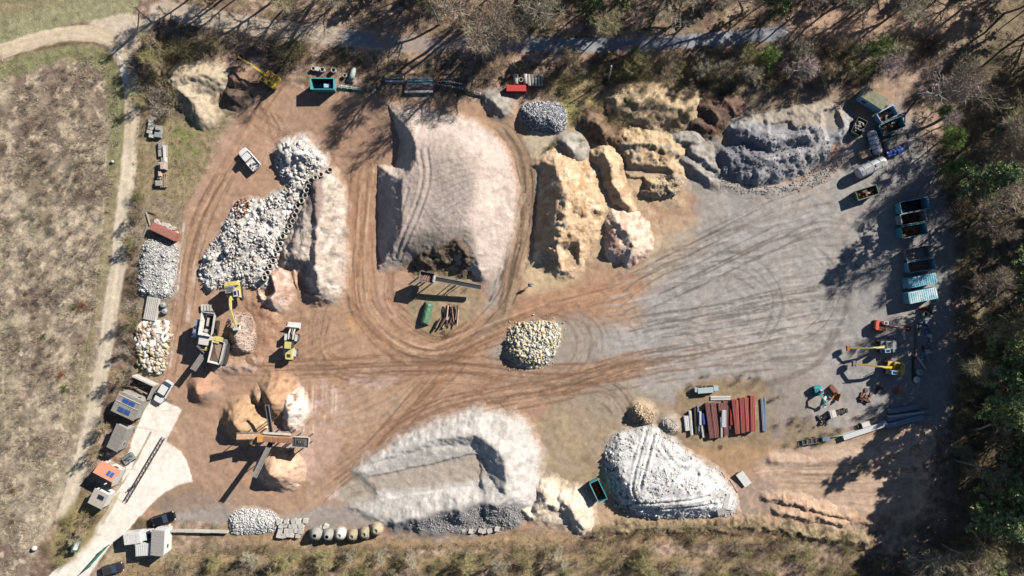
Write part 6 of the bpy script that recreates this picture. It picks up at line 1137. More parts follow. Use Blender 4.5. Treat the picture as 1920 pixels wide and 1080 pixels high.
for k in range(8): a_, b_ = z8(300+k*30, 450), z8(320+k*30, 800); girder('dark bearer under the left half of the girder stack', a_[0], a_[1], b_[0], b_[1], 0.22, DSTEEL, 0, 0.25, 'girder', 'dark bearers under the girder stack', 1)
for y_, lb in ((268,'upper white rail lying above the girder stack'), (300,'lower white rail lying above the girder stack')): a_, b_ = z8(560, y_), z8(845, y_-4); girder(lb, a_[0], a_[1], b_[0], b_[1], 0.3, WHTD, 0, 0.25, 'rail', None, 1)
o = at('steel_trough', 'grey green steel trough machine above the girder stack', 'trough', 1323, 731, (38, -3), 0, 1.2); mg = mat('pale_green_grey', A(186,202,200), 0.55, var=0.1); MB().box((0,-0.1,0.75), (2.9,1.0,0.9)).build('body', mg, o); MB().box((-1.7,0.1,0.7), (0.5,0.8,0.8)).box((2.0,0.1,0.7), (0.9,0.9,0.9)).build('end_box', mg, o)
for k in range(4): MB().box((-0.9+k*0.7,0.5,0.9), (0.5,0.35,0.12)).build('lid', GLS, o)
for sx in (-1, 1): MB().box((sx*1.2,0,0.2), (0.2,1.2,0.4)).build('foot', DSTEEL, o)
def z7(x, y): return 1480+x/6.75, 690+y/6.75
for x0, y0, x1, y1, w_, m_, h_, z_, lb in ((690,885,1240,700,0.95,PALES,0.9,0,'long pale girder lying lowest left of the pale stack'), (1240,735,1690,620,0.9,BLUS,1.0,0.1,'blue grey girder continuing the pale one to the right'), (1250,660,1790,540,0.6,BLUS,0.7,0.1,'middle blue grey girder of the shaded stack'), (1270,620,1700,560,0.35,PALES,0.8,0.1,'thin pale girder in the middle of the shaded stack'), (1270,550,1640,490,0.8,BLUS,0.9,0.1,'upper blue grey girder of the shaded stack'), (1020,770,1230,705,0.4,BLUS,0.7,0.1,'short galvanised girder on the pale stack')):
    a_, b_ = z7(x0, y0), z7(x1, y1); girder(lb, a_[0], a_[1], b_[0], b_[1], w_, m_, z_, h_)
o = at('generator', 'white machine box with a dark radiator beside the pale girders', 'generator', 1624, 796, (14, -5), 0, 0.9); MB().box((0,0,0.5), (1.5,0.9,0.8)).build('housing', WHTD, o); rd_ = MB().box((1.6,0.1,0.45), (1.6,0.8,0.6)).build('radiator', DSTEEL, o)
for k in range(6): MB().box((1.0+k*0.24,0.1,0.78), (0.1,0.75,0.05)).build('fin', BLK, rd_)
MB().box((-1.1,0,0.3), (0.7,0.6,0.5)).build('engine_block', RUSTD, o)
o = at('cage_trailer', 'flat mesh cage trailer with a blue box at the lower scrub edge', 'trailer', 1522, 827, (60, -8), 0, 0.5)
for sy in (-1, 1): MB().box((0,sy*0.5,0.5), (3.6,0.08,0.12)).build('side_rail', STEEL, o)
for k in range(5): MB().box((-1.75+k*0.87,0,0.5), (0.08,1.0,0.1)).build('cross_bar', STEEL, o)
MB().box((0,0,0.3), (3.5,0.95,0.06)).build('floor', DSTEEL, o); MB().box((2.6,0.1,0.6), (1.4,0.7,0.7)).build('tool_box', BLUS, o); MB().box((4.6,0.3,0.45), (2.6,0.15,0.15)).build('drawbar', mat('pale_green_bar', A(170,204,180), 0.6), o)
for x in (-0.6, 0.6):
    for sy in (-1, 1): wheel(o, x, sy*0.6, 0.26, 0.14)
def scrap(label, px, py, rx, ry, n, ms, hh=0.7, cat='scrap heap', name='scrap_heap', lng=1.3):
    o = at(name, label, cat, px, py)
    for k in range(n):
        a_ = random.uniform(0, 6.28); r_ = math.sqrt(random.random()); x, y = rx*S*r_*math.cos(a_), ry*S*r_*math.sin(a_); z_ = 0.1+random.random()*hh*(1.1-r_)
        MB().box((x, y, z_), (random.uniform(0.3, lng), random.uniform(0.12, 0.5), random.uniform(0.08, 0.35)), M=Matrix.Rotation(random.uniform(0, 6), 4, 'Z') @ Matrix.Rotation(random.uniform(-.4, .4), 4, 'Y')).build('scrap_piece', random.choice(ms), o)
    return o
def spare_bucket(label, px, py, d, w_, m_):
    o = at('digger_bucket', label, 'bucket', px, py, d, 0, 0.6); pr = [(-0.5,0.05),(0.35,0.0),(0.6,0.35),(0.55,0.9),(0.4,0.95),(0.35,0.4),(0.2,0.15),(-0.5,0.15)]; n = 8; v = [(x, sy*w_/2, z) for sy in (-1, 1) for x, z in pr]
    MB().add(v, [(i,(i+1)%n,(i+1)%n+n,i+n) for i in range(n)]).build('bucket_shell', m_, o)
    for sy in (-1, 1): MB().add([(x, sy*w_/2, z) for x, z in ((-0.5,0.1),(0.35,0.05),(0.58,0.35),(0.5,0.92))]+[(x, sy*(w_/2+0.05), z) for x, z in ((-0.5,0.1),(0.35,0.05),(0.58,0.35),(0.5,0.92))], [(0,1,2,3),(7,6,5,4),(0,4,5,1),(1,5,6,2),(2,6,7,3),(3,7,4,0)]).build('side_plate', m_, o)
    for k in range(4): MB().box((-0.58, -w_/2+w_*(k+0.5)/4, 0.1), (0.2,0.1,0.08)).build('tooth', STEEL, o)
    return o
spare_bucket('rusty digger bucket with pale edge right of the teal mini excavator', 1564, 731, (-6, 5), 1.8, RUST); spare_bucket('bright orange rusty bucket below the pale edged one', 1569, 744, (8, 3), 1.3, RUSTO); spare_bucket('small orange brown open bucket standing alone in the shade', 1683, 733, (1, 0.2), 1.0, RUSTO); spare_bucket('pale grey bucket left of the rusty buckets', 1552, 748, (4, 6), 1.0, WHTD)
scrap('pile of dark rusty digger attachments in the shade', 1623, 743, 14, 14, 22, [RUSTD, RUST, DSTEEL]); scrap('small dark rusty fittings right of the attachment pile', 1648, 731, 7, 7, 8, [RUSTD, DSTEEL]); scrap('rusty brown sheet scrap below the cyan containers', 1737, 581, 12, 6, 12, [RUSTO, RUST, RUST], 0.5)
scrap('dark tangle of twisted steel left of the white engine', 1543, 786, 12, 9, 16, [DSTEEL, RUSTD, BLK], 0.8)
o = at('dumper', 'white hooded stripped engine with rusty frame in the gravel', 'machine', 1562, 776, (30, -8), 0, 0.8); MB().box((0,0,0.5), (1.1,1.3,0.8)).box((-0.15,0,0.93), (0.3,1.1,0.06)).build('hood', WHTD, o)
for k in range(5): MB().box((0.9+k*0.45, random.uniform(-0.2,0.2), 0.4), (0.35,0.7,0.5), rz=random.uniform(-.3,.3)).build('engine_piece', random.choice((RUST, DSTEEL, RUSTD)), o)
MB().box((1.6,0,0.15), (3.0,0.3,0.15)).build('frame', RUSTD, o)
rowi = [(1732,603,10,5,[NAVY,GREY],'dark crates below the big grey ring'), (1732,617,9,7,[DBLU,GREY,NAVY],'blue and grey crates in the store row along the wood'), (1742,633,7,7,[WHTD,STEEL],'white slatted goods in the store row along the wood'), (1735,650,8,9,[STEEL,GREY,DSTEEL],'grey steel goods in the store row along the wood'), (1738,660,6,4,[WHTD,PALES],'white pallets near the teal crate'), (1733,671,9,8,[TEAL,WHTD,REDF],'teal and white crates in the store row along the wood')]
for x, y, rx, ry, ms, lb in rowi: scrap(lb, x, y, rx, ry, 9, ms, 0.8, 'stored goods', 'stored_goods', 1.0)
for x, y, d, L_, m_, lb in ((1718,640,(0,1),6.5,LOGM,'long brown beam lying beside the store row'), (1713,690,(0,1),5.0,DSTEEL,'thin dark rail below the long brown beam'), (1728,680,(10,14),2.8,WHTD,'white plank slanting below the teal crate')): girder(lb, x-d[0]/math.hypot(*d)*L_*5, y-d[1]/math.hypot(*d)*L_*5, x+d[0]/math.hypot(*d)*L_*5, y+d[1]/math.hypot(*d)*L_*5, 0.3, m_, 0, 0.35, 'beam', None, 1)
for x, y, lb, m_ in ((1725,698,'grey green bulk bag on the wood edge', mat('bag_green', A(180,190,170), 0.8, var=0.2)), (1720,712,'white bulk bag below the grey green one', WHTD)): o = at('bulk_bag', lb, 'bag', x, y, (1, 0.3), 0, 0.6); MB().lathe([(0,0.45),(0.2,0.68),(0.6,0.66),(0.85,0.45),(0.78,0.1)], (0,0,0), (0,0,1), 9).build('bag', m_, o, True)
# top stores
for k in range(5): girder('pale board in the stack right of the hedge rings', 722, 141+k*1.4, 755, 141+k*1.4, 0.13, mat('yellow_board', A(214,198,150), 0.8, var=0.15, rnd=0.15), 0, 0.8, 'board', 'boards right of the hedge rings', 1)
girder('white beam below the pale boards', 722, 151, 756, 152, 0.35, PALES, 0, 0.5, 'beam', None, 1); girder('dark skid under the pale boards', 724, 147, 754, 147, 0.3, DSTEEL, 0, 0.3, 'beam', None, 1)
for k, (y, m_, lb) in enumerate(((148,BLUS,'blue green beam, topmost of the beam stack above the great mound'), (152,mat('pale_teal', A(140,176,178), 0.5, var=0.1),'pale teal beam, second of the beam stack above the great mound'), (157,BLUS,'grey blue beam, third of the beam stack above the great mound'), (161,STEEL,'grey beam, fourth of the beam stack above the great mound'), (165,REDD,'dark red beam of the beam stack above the great mound'), (168,DSTEEL,'dark beam below the dark red one'), (172,PALES,'white lowest beam of the stack above the great mound'))): girder(lb, 764-k*0.8, y, 811+(k % 3), y-1, 0.34, m_, 0, 0.75, ribs=1)
for x0, y0, x1, y1, r, m_, lb in ((815,157,868,166,0.14,STEEL,'left long pipe lying in the hedge shadow'), (862,165,906,177,0.14,STEEL,'right long pipe lying in the hedge shadow'), (828,151,866,157,0.1,WHTD,'thin upper pipe in the hedge shadow'), (814,161,905,180,0.1,DSTEEL,'dark pipe alongside the long pipes'), (634,163,680,169,0.12,mat('green_rail', A(150,190,170), 0.6),'green rail lying right of the turquoise skip'), (636,160,672,165,0.1,WHTD,'pale rail beside the green rail')):
    L_ = math.hypot(x1-x0, y1-y0)*S; o = at('steel_pipe', lb, 'pipe', (x0+x1)/2, (y0+y1)/2, (x1-x0, y1-y0), 0, 0.4); MB().pipe((-L_/2,0,0.35), (L_/2,0,0.35), r, r*0.25, 8).build('tube', m_, o)
    for k in range(4): MB().box((-L_/2+L_*(k+0.5)/4,0,0.3), (0.14,0.42,0.4)).build('bracket', PALES if m_ is STEEL else m_, o)
scrap('brushwood and boards right of the green rail', 697, 166, 12, 5, 10, [WOODG, LOGM, WOOD], 0.3)
for k, x in enumerate((992,998,1004,1010,1015)): girder('pale concrete beam in the row right of the half pipes', x, 139, x+1.5, 160, 0.42 if k < 4 else 0.25, CONM if k != 1 else CONG, 0, 0.8, 'concrete_beam', 'concrete beams above the red box', 1)
for x, lb in ((967,'left half pipe above the red box'), (985,'right half pipe above the red box')): o = at('concrete_pipe', lb, 'concrete pipe', x, 148, (0.05, 1), 0, 0.7); MB().pipe((-0.9,0,0.45),(0.9,0,0.45),0.45,0.1,14).build('pipe_shell', CONM, o, True); MB().box((0,0,0.08), (1.4,0.6,0.14)).build('bearer', WOODG, o)
ring('concrete ring standing between the half pipes above the red box', 977, 149, 0, 0.8)
# slabs at the white rubble
for k, (x, y, d, L_, w_, lb) in enumerate(((1350,928,(10,-22),2.4,1.2,'tilted white slab at the right edge of the white rubble'), (1345,942,(18,8),1.8,1.3,'square white slab lying on the white rubble'), (1362,938,(6,-26),3.0,0.8,'narrow grey slab standing among the white slabs'), (1352,958,(16,-4),1.6,1.2,'grey slab at the foot of the white rubble'), (1396,899,(18,24),3.0,1.5,'big white slab standing alone right of the white rubble'))):
    o = at('concrete_slab', lb, 'concrete slab', x, y, d, 0.1 if k == 4 else 0.9, 1.0); MB().box((0,0,0.35), (L_,w_,0.35), M=Matrix.Rotation(random.uniform(-.35,.35), 4, 'X') @ Matrix.Rotation(random.uniform(-.2,.2), 4, 'Y')).box((0.1,0.05,0.15), (L_*0.8,w_*0.8,0.3)).build('slab_body', MC_W if k != 3 else MC_G, o)
for x, y, L_, lb in ((1365,905,5.0,'grey log lying above the white slabs'), (1375,912,3.0,'short log right of the white slabs'), (1028,901,2.2,'thin steel frame bar lying on the tan ground')): girder(lb, x-L_*2.5, y-L_*4, x+L_*2.5 if 'frame' not in lb else x-4, y+L_*4, 0.2, LOGM if 'log' in lb else WHTD, 0, 0.2, 'log' if 'log' in lb else 'steel_bar', None, 1)
o = at('post_stand', 'small dark post with a flag plate beside the sand mound', 'post', 996, 533, (1, 0), 0, 1.2); MB().cyl((0,0,0),(0,0,2.0),0.07,n=8).build('shaft', DSTEEL, o); MB().box((0,0,1.5), (0.9,0.08,0.7)).build('plate', DSTEEL, o); MB().box((0,0,0.1), (0.6,0.6,0.2)).build('foot', CONG, o)
# ------------------------------------------------------------------ trees, bushes, grass
def tri_blades(P, D, Wd, cols, name, m, parent=None):
    """thin triangles: base points P, tip vectors D, base widths Wd"""
    n = len(P); side = np.cross(D, np.random.normal(0, 1, (n, 3))); side /= (np.linalg.norm(side, axis=1, keepdims=True)+1e-9)
    a = P-side*Wd[:, None]/2; b = P+side*Wd[:, None]/2; c = P+D
    V = np.stack([a, b, c], 1).reshape(-1, 3); F = np.arange(3*n).reshape(-1, 3)
    return npmesh(name, V, F, np.repeat(cols, 3, 0) if cols is not None else None)
def leaf_mat(name, rgb, rnd=0.2, trans=0.25, hue=0.03):
    if name in MATS: return MATS[name]
    m, t, b = _nodes(name); N = t.nodes; L = t.links
    oi = N.new('ShaderNodeObjectInfo'); at = N.new('ShaderNodeAttribute'); at.attribute_name = 'col'
    r = N.new('ShaderNodeMapRange'); r.inputs[3].default_value = 1-rnd; r.inputs[4].default_value = 1+rnd; L.new(oi.outputs['Random'], r.inputs[0])
    vm = N.new('ShaderNodeVectorMath'); vm.operation = 'SCALE'; L.new(at.outputs['Color'], vm.inputs[0]); L.new(r.outputs[0], vm.inputs['Scale'])
    L.new(vm.outputs[0], b.inputs['Base Color']); b.inputs['Roughness'].default_value = 0.85; b.inputs['Specular IOR Level'].default_value = 0.1
    MATS[name] = m; return m
M_TWIG = leaf_mat('twigs', None, 0.22); M_NEEDLE = leaf_mat('needles', None, 0.25); M_GRASSB = leaf_mat('dry_blades', None, 0.05)
M_BARK = mat('bark', A(150,136,120), 0.95, var=0.3, rnd=0.2)
def tubes(segs, n=4):
    """segs list of (p0,p1,r0,r1) arrays"""
    P0 = np.array([s_[0] for s_ in segs]); P1 = np.array([s_[1] for s_ in segs]); R0 = np.array([s_[2] for s_ in segs]); R1 = np.array([s_[3] for s_ in segs])
    D = P1-P0; D /= (np.linalg.norm(D, axis=1, keepdims=True)+1e-9); up = np.where(np.abs(D[:, 2:3]) < 0.95, np.array([[0, 0, 1.0]]), np.array([[1.0, 0, 0]]))
    Yv = np.cross(up, D); Yv /= np.linalg.norm(Yv, axis=1, keepdims=True); Zv = np.cross(D, Yv); k = len(segs); V = np.zeros((k, 2*n, 3))
    for i in range(n):
        a = 2*math.pi*i/n; off = Yv*math.cos(a)+Zv*math.sin(a); V[:, i] = P0+off*R0[:, None]; V[:, n+i] = P1+off*R1[:, None]
    F = np.array([(i, (i+1) % n, n+(i+1) % n, n+i) for i in range(n)])
    F = (F[None]+(np.arange(k)*2*n)[:, None, None]).reshape(-1, 4); return V.reshape(-1, 3), F
rg = np.random.default_rng(5)
def grow(p, d, L, r, lvl, thick, fine, tw, upb=0.25):
    """recursive limb; thick -> trunk mesh segments, fine -> crown branch segments, tw -> twig bases"""
    n = max(2, int(L/1.1)); pts = [p]; dd = d.copy(); st = L/n
    for i in range(n):
        dd = dd+rg.normal(0, 0.13, 3)+np.array([0, 0, upb*0.12]); dd /= np.linalg.norm(dd); q = pts[-1]+dd*st; r0 = r*(1-i/n*0.75); r1 = r*(1-(i+1)/n*0.75)
        (thick if lvl == 0 else fine).append((pts[-1], q, r0, r1)); pts.append(q)
        if lvl >= 2:
            for _ in range(3): tw.append((pts[-1]+(q-pts[-1])*0, dd.copy(), L))
    if lvl < 3:
        k = {0: 0, 1: int(3+L*0.9), 2: int(2+L*1.2)}[lvl]
        for j in range(k):
            t = 0.25+0.75*(j+rg.random())/max(k, 1); i = min(int(t*n), n-1); base = pts[i]+(pts[i+1]-pts[i])*(t*n-i if t*n-i < 1 else 1)
            ax = rg.normal(0, 1, 3); ax -= ax.dot(dd)*dd; ax /= np.linalg.norm(ax)+1e-9
            nd = d*0.62+ax*0.75+np.array([0, 0, 0.12]); nd /= np.linalg.norm(nd)
            grow(base, nd, L*(0.62-0.28*t)*rg.uniform(0.8, 1.2), r*0.42*(1-t*0.4), lvl+1, thick, fine, tw, upb)
    return pts
def bare_tree(name, H, spread, tint, tint2, bark, ntw=9, wtw=0.06, trunk_lean=0.05, low=0.35):
    thick, fine, tw = [], [], []
    pts = grow(np.zeros(3), np.array([rg.normal(0, trunk_lean), rg.normal(0, trunk_lean), 1.0]), H*0.9, H*0.013+0.06, 0, thick, fine, tw, 0.1)
    nl = int(10+H*0.7)
    for j in range(nl):
        t = low+(1-low)*(j+rg.random()*0.8)/nl; i = min(int(t*(len(pts)-1)), len(pts)-2); base = pts[i]+(pts[i+1]-pts[i])*(t*(len(pts)-1)-i)
        az = j*2.4+rg.normal(0, 0.4); el = rg.uniform(0.25, 0.8)+0.5*t; d = np.array([math.cos(az)*math.cos(el), math.sin(az)*math.cos(el), math.sin(el)])
        grow(base, d, spread*(1.15-0.75*t)*rg.uniform(0.75, 1.15), 0.012*H*(1.1-t)*0.6+0.05, 1, thick, fine, tw)
    base = np.array([b[0] for b in tw]); dr = np.array([b[1] for b in tw]); k = ntw
    P = np.repeat(base, k, 0)+rg.normal(0, 0.12, (len(base)*k, 3)); D = np.repeat(dr, k, 0)+rg.normal(0, 0.55, (len(base)*k, 3)); D[:, 2] += 0.2
    D /= np.linalg.norm(D, axis=1, keepdims=True); D *= rg.uniform(0.4, 1.3, (len(D), 1))*(0.5+H/28)
    keep = rg.permutation(len(P))[:2600]; P, D = P[keep], D[keep]
    cols = A(*tint)*(1+rg.normal(0, 0.12, (len(P), 1))); mk = rg.random(len(P)) < 0.3; cols[mk] = A(*tint2)*(1+rg.normal(0, 0.12, (mk.sum(), 1)))
    side = np.cross(D, rg.normal(0, 1, D.shape)); side /= np.linalg.norm(side, axis=1, keepdims=True)+1e-9
    V1 = np.stack([P-side*wtw/2, P+side*wtw/2, P+D], 1).reshape(-1, 3)
    fv, ff = tubes(fine, 3); ft = np.vstack([ff[:, [0, 1, 2]], ff[:, [0, 2, 3]]])
    V = np.vstack([V1, fv]); F = np.vstack([np.arange(len(V1)).reshape(-1, 3), ft+len(V1)]); C = np.vstack([np.repeat(cols, 3, 0), np.tile(A(*bark), (len(fv), 1))])
    crown = npmesh(name+'_crown', V, F, np.clip(C, 0.01, 0.8)); crown.materials.append(M_TWIG)
    tv, tf = tubes(thick, 6); trunk = npmesh(name+'_trunk', tv, tf, np.tile(A(*bark), (len(tv), 1)), True); trunk.materials.append(M_TWIG)
    return trunk, crown
def pine_tree(name, H, spread, g1, g2, low=0.4, ncl=820):
    thick = []; p = np.zeros(3); d = np.array([0, 0, 1.0])
    for i in range(8): q = p+np.array([rg.normal(0, 0.12), rg.normal(0, 0.12), H*0.95/8]); thick.append((p, q, 0.2*(1-i/8.5), 0.2*(1-(i+1)/8.5))); p = q
    fine = []; P = []; 
    nb = 46
    for j in range(nb):
        t = low+(1-low)*(j/nb); z = t*H*0.95; az = j*2.4+rg.normal(0, 0.3); L = spread*(1.05-0.8*((t-low)/(1-low))**1.2)*rg.uniform(0.6, 1.15)
        b = np.array([0, 0, z]); e = np.array([math.cos(az)*L, math.sin(az)*L, z+L*rg.uniform(0.0, 0.35)]); fine.append((b, e, 0.05, 0.015))
        for k in range(int(ncl/nb)):
            s_ = rg.uniform(0.35, 1.0)**0.7; P.append(b+(e-b)*s_+rg.normal(0, 0.3, 3)*(0.6+L*0.14))
    P = np.array(P); k = 13; C = np.repeat(P, k, 0); D = rg.normal(0, 1, C.shape); D[:, 2] = np.abs(D[:, 2])*0.8+0.1; D /= np.linalg.norm(D, axis=1, keepdims=True)
    B = C+D*rg.uniform(0, 0.22, (len(C), 1)); D = D*rg.uniform(0.18, 0.42, (len(C), 1))
    side = np.cross(D, rg.normal(0, 1, D.shape)); side /= np.linalg.norm(side, axis=1, keepdims=True)+1e-9; wd = rg.uniform(0.07, 0.15, (len(C), 1))
    V1 = np.stack([B-side*wd, B+side*wd, B+D], 1).reshape(-1, 3)
    cc = np.repeat(np.where(rg.random((len(P), 1)) < 0.45, A(*g1)[None], A(*g2)[None])*(1+rg.normal(0, 0.15, (len(P), 1))), k, 0)
    fv, ff = tubes(fine, 3); ft = np.vstack([ff[:, [0, 1, 2]], ff[:, [0, 2, 3]]])
    V = np.vstack([V1, fv]); F = np.vstack([np.arange(len(V1)).reshape(-1, 3), ft+len(V1)]); Cc = np.vstack([np.repeat(cc, 3, 0), np.tile(A(120,96,76), (len(fv), 1))])
    crown = npmesh(name+'_crown', V, F, np.clip(Cc, 0.005, 0.8)); crown.materials.append(M_NEEDLE)
    tv, tf = tubes(thick, 6); trunk = npmesh(name+'_trunk', tv, tf, np.tile(A(150,112,84), (len(tv), 1)), True); trunk.materials.append(M_TWIG); return trunk, crown
def bush_mesh(name, R, H, n, c1, c2, w_=0.03, stems=10, dome=0.5):
    """shrub of radiating stems and twigs (one mesh)"""
    st = []; tips = []
    for j in range(stems):
        az = rg.uniform(0, 6.28); el = rg.uniform(0.35, 1.45); d = np.array([math.cos(az)*math.cos(el)*R/H*1.2, math.sin(az)*math.cos(el)*R/H*1.2, math.sin(el)]); p = rg.normal(0, 0.15, 3)*[1, 1, 0]; L = H*rg.uniform(0.7, 1.05)
        for i in range(4):
            q = p+d*L/4+rg.normal(0, 0.08, 3); st.append((p, q, 0.03*(1-i/5), 0.03*(1-(i+1)/5))); p = q
            if i > 0: tips.append((p.copy(), d.copy()))
    B = np.array([t[0] for t in tips]); DD = np.array([t[1] for t in tips]); ix = rg.integers(0, len(B), n)
    P = B[ix]+rg.normal(0, 0.22*R/1.5, (n, 3)); P[:, 2] = np.abs(P[:, 2]); D = DD[ix]*0.6+rg.normal(0, 0.5, (n, 3)); D[:, 2] = np.abs(D[:, 2]); D *= (rg.uniform(0.25, 0.75, (n, 1))*(0.45+H*0.22))
    side = np.cross(D, rg.normal(0, 1, D.shape)); side /= np.linalg.norm(side, axis=1, keepdims=True)+1e-9
    V1 = np.stack([P-side*w_/2, P+side*w_/2, P+D], 1).reshape(-1, 3); t = (P[:, 2:3]/H).clip(0, 1)
    cc = np.where(rg.random((n, 1)) < 0.5, A(*c1)[None], A(*c2)[None])*(1+rg.normal(0, 0.15, (n, 1)))
    fv, ff = tubes(st, 3); ft = np.vstack([ff[:, [0, 1, 2]], ff[:, [0, 2, 3]]])
    V = np.vstack([V1, fv]); F = np.vstack([np.arange(len(V1)).reshape(-1, 3), ft+len(V1)]); C = np.vstack([np.repeat(cc, 3, 0), np.tile(A(110,94,80), (len(fv), 1))])
    me = npmesh(name, V, F, np.clip(C, 0.01, 0.8)); me.materials.append(M_TWIG); return me
GREYT = (206,196,178); OLVT = (190,180,128); PURT = (214,188,182); BRNT = (184,160,136)
T_BARE = [bare_tree('bare_tree', 17, 5.2, GREYT, OLVT, (190,180,164)), bare_tree('bare_tree', 20, 5.6, (160,148,130), BRNT, (180,168,150)), bare_tree('bare_tree', 14, 4.6, OLVT, GREYT, (182,172,142)), bare_tree('bare_tree', 19, 4.4, BRNT, GREYT, (170,154,136), low=0.45)]
T_SMALL = [bare_tree('young_tree', 8, 2.9, OLVT, (178,170,118), (184,178,140), wtw=0.05, low=0.2), bare_tree('young_tree', 7, 2.6, GREYT, OLVT, (196,188,172), wtw=0.05, low=0.15), bare_tree('young_tree', 9, 3.0, BRNT, OLVT, (170,154,136), wtw=0.05, low=0.2)]
T_BIRCH = [bare_tree('birch_tree', 11, 3.8, PURT, (206,186,176), (226,218,212), low=0.2)]
T_PINE = [pine_tree('pine_tree', 17, 4.0, (188,200,142), (146,164,110)), pine_tree('pine_tree', 15, 3.5, (196,206,146), (152,170,112), low=0.35), pine_tree('pine_tree', 19, 4.2, (174,192,138), (134,156,108), low=0.42)]
T_LIGHT = [bare_tree('leafing_tree', 8, 2.4, (148,170,96), (124,146,84), (140,136,100), wtw=0.08, low=0.15)]
B_OLV = [bush_mesh('bush', 1.7, 2.2, 1300, (184,176,128), (146,134,100)), bush_mesh('bush', 1.4, 1.8, 1000, (196,182,138), (160,142,110))]
B_GRY = [bush_mesh('bush', 1.8, 2.4, 1300, (196,184,166), (150,136,120)), bush_mesh('bush', 1.3, 1.7, 900, (176,160,142), (134,118,104))]
B_BRN = [bush_mesh('bush', 1.3, 1.3, 900, (156,132,114), (120,102,90)), bush_mesh('bush', 1.6, 1.6, 1100, (172,148,126), (136,114,98))]
B_GRN = [bush_mesh('bush', 0.9, 1.0, 500, (104,130,64), (130,148,80), w_=0.09)]
B_RED = [bush_mesh('bush', 1.2, 1.2, 700, (186,116,76), (160,100,70))]
KEEP = [(436,100,532,172),(572,118,690,176),(714,128,912,188),(940,128,1024,178),(974,186,1066,254),(270,215,320,360)]
def clear(x, y, p=9): return any(a-p < x < c+p and b-p < y < d+p for a, b, c, d in KEEP)
def sunray(x, y):
    """gap in the wood through which the sun reaches the upper right containers"""
    for cx, cy in ((1641,184),(1662,214),(1676,240),(1640,267),(1630,316)):
        u = (x-cx)*0.8-(y-cy)*0.6; v = abs((x-cx)*0.6+(y-cy)*0.8)
        if 25 < u < 270 and v < 34 and not (1715 < x < 1800 and y > 165): return True
    for cx, cy in ((596,165),(620,160),(498,146),(500,130),(560,200),(1728,526),(1732,550)):
        u = (x-cx)*0.8-(y-cy)*0.6; v = abs((x-cx)*0.6+(y-cy)*0.8)
        if 10 < u < 300 and v < 24: return True
    return False
def tree(meshes, name, label, cat, group, px, py, s=1.0, z=0.0):
    if sunray(px, py) or clear(px, py, 14): return None
    tr, cr = meshes; o = bpy.data.objects.new(name, None); COL.objects.link(o); o.empty_display_size = 0.5
    x, y = (px-960)*S, (540-py)*S; o.location = (x, y, z-0.1); o.rotation_euler = (0, 0, random.uniform(0, 6.28)); o.scale = (s*random.uniform(0.92, 1.08), s*random.uniform(0.92, 1.08), s)
    if group: label = label.rsplit(' along the', 1)[0].rsplit(' north of', 1)[0]+' '+lm(px, py); group = group+' '+lm(px, py)
    tag(o, label, cat, group); link('trunk', tr, None, o); link('crown', cr, None, o); return o
LMG = ('bushes of the east wood edge', 'bushes of the upper hedge', 'bushes of the lower scrub', 'bushes beside the field lane', 'bushes of the upper right thicket')
def bush(meshes, label, group, px, py, s=1.0, name='bush', z=0.0):
    if clear(px, py): return None
    if group == 'bushes of the upper right thicket' and any(0 < (px-cx)*0.8-(py-cy)*0.6 < 95 and abs((px-cx)*0.6+(py-cy)*0.8) < 26 for cx, cy in ((1641,184),(1662,214),(1676,240))): return None
    o = bpy.data.objects.new(name, random.choice(meshes)); COL.objects.link(o); o.location = ((px-960)*S, (540-py)*S, z-0.05); o.rotation_euler = (0, 0, random.uniform(0, 6.28))
    o.scale = (s*random.uniform(0.8, 1.2), s*random.uniform(0.8, 1.2), s*random.uniform(0.8, 1.15)); return tag(o, label+(' '+lm(px, py) if group in LMG else ''), 'bush', (group+' '+lm(px, py)) if group in LMG else group)
def spots(poly, n, mind):
    P = np.array(poly, float); x0, y0 = P.min(0); x1, y1 = P.max(0); out = []; tries = 0
    while len(out) < n and tries < n*60:
        tries += 1; x, y = random.uniform(x0, x1), random.uniform(y0, y1)
        if sdf(P, np.array([x]), np.array([y]))[0] < 0: continue
        if any((x-a)**2+(y-b)**2 < mind*mind for a, b in out): continue
        out.append((x, y))
    return out
LMK = [(320,60,'near the lane bend'),(480,90,'above the yellow excavator'),(605,110,'above the turquoise skip'),(785,110,'above the beam stack'),(970,110,'above the red box'),(1140,110,'by the pale bare pole'),(1300,110,'above the overgrown mounds'),(1440,110,'above the slate heap'),(1600,100,'above the light blue caravan'),(1740,100,'in the upper right corner'),
  (380,10,'above the lane junction'),(620,10,'above the tan lane'),(860,10,'where the lane turns to asphalt'),(1120,10,'above the asphalt lane'),(1380,10,'above the right end of the asphalt'),(1640,0,'above the leaf strewn track'),(1880,10,'at the far upper right'),
  (1880,220,'right of the lilac birch'),(1860,400,'right of the row of skips'),(1860,540,'right of the cyan containers'),(1860,680,'right of the parked excavators'),(1860,810,'right of the pale girders'),(1860,930,'right of the clay floor'),(1800,1060,'in the lower right corner'),
  (380,1060,'right of the gate building'),(560,1060,'below the concrete blocks'),(700,1060,'below the mixer drums'),(860,1060,'below the grey gravel slope'),(1040,1060,'below the pale sand heaps'),(1200,1060,'below the white rubble'),(1380,1060,'below the white slabs'),(1560,1060,'below the earth humps'),
  (250,320,'near the stone store'),(250,450,'near the faded red container'),(240,600,'near the white planks'),(215,720,'near the storage bay'),(190,850,'behind the long shed'),(140,990,'on the entrance bank')]
def lm(x, y): return min(LMK, key=lambda q: (q[0]-x)**2+(q[1]-y)**2)[2]
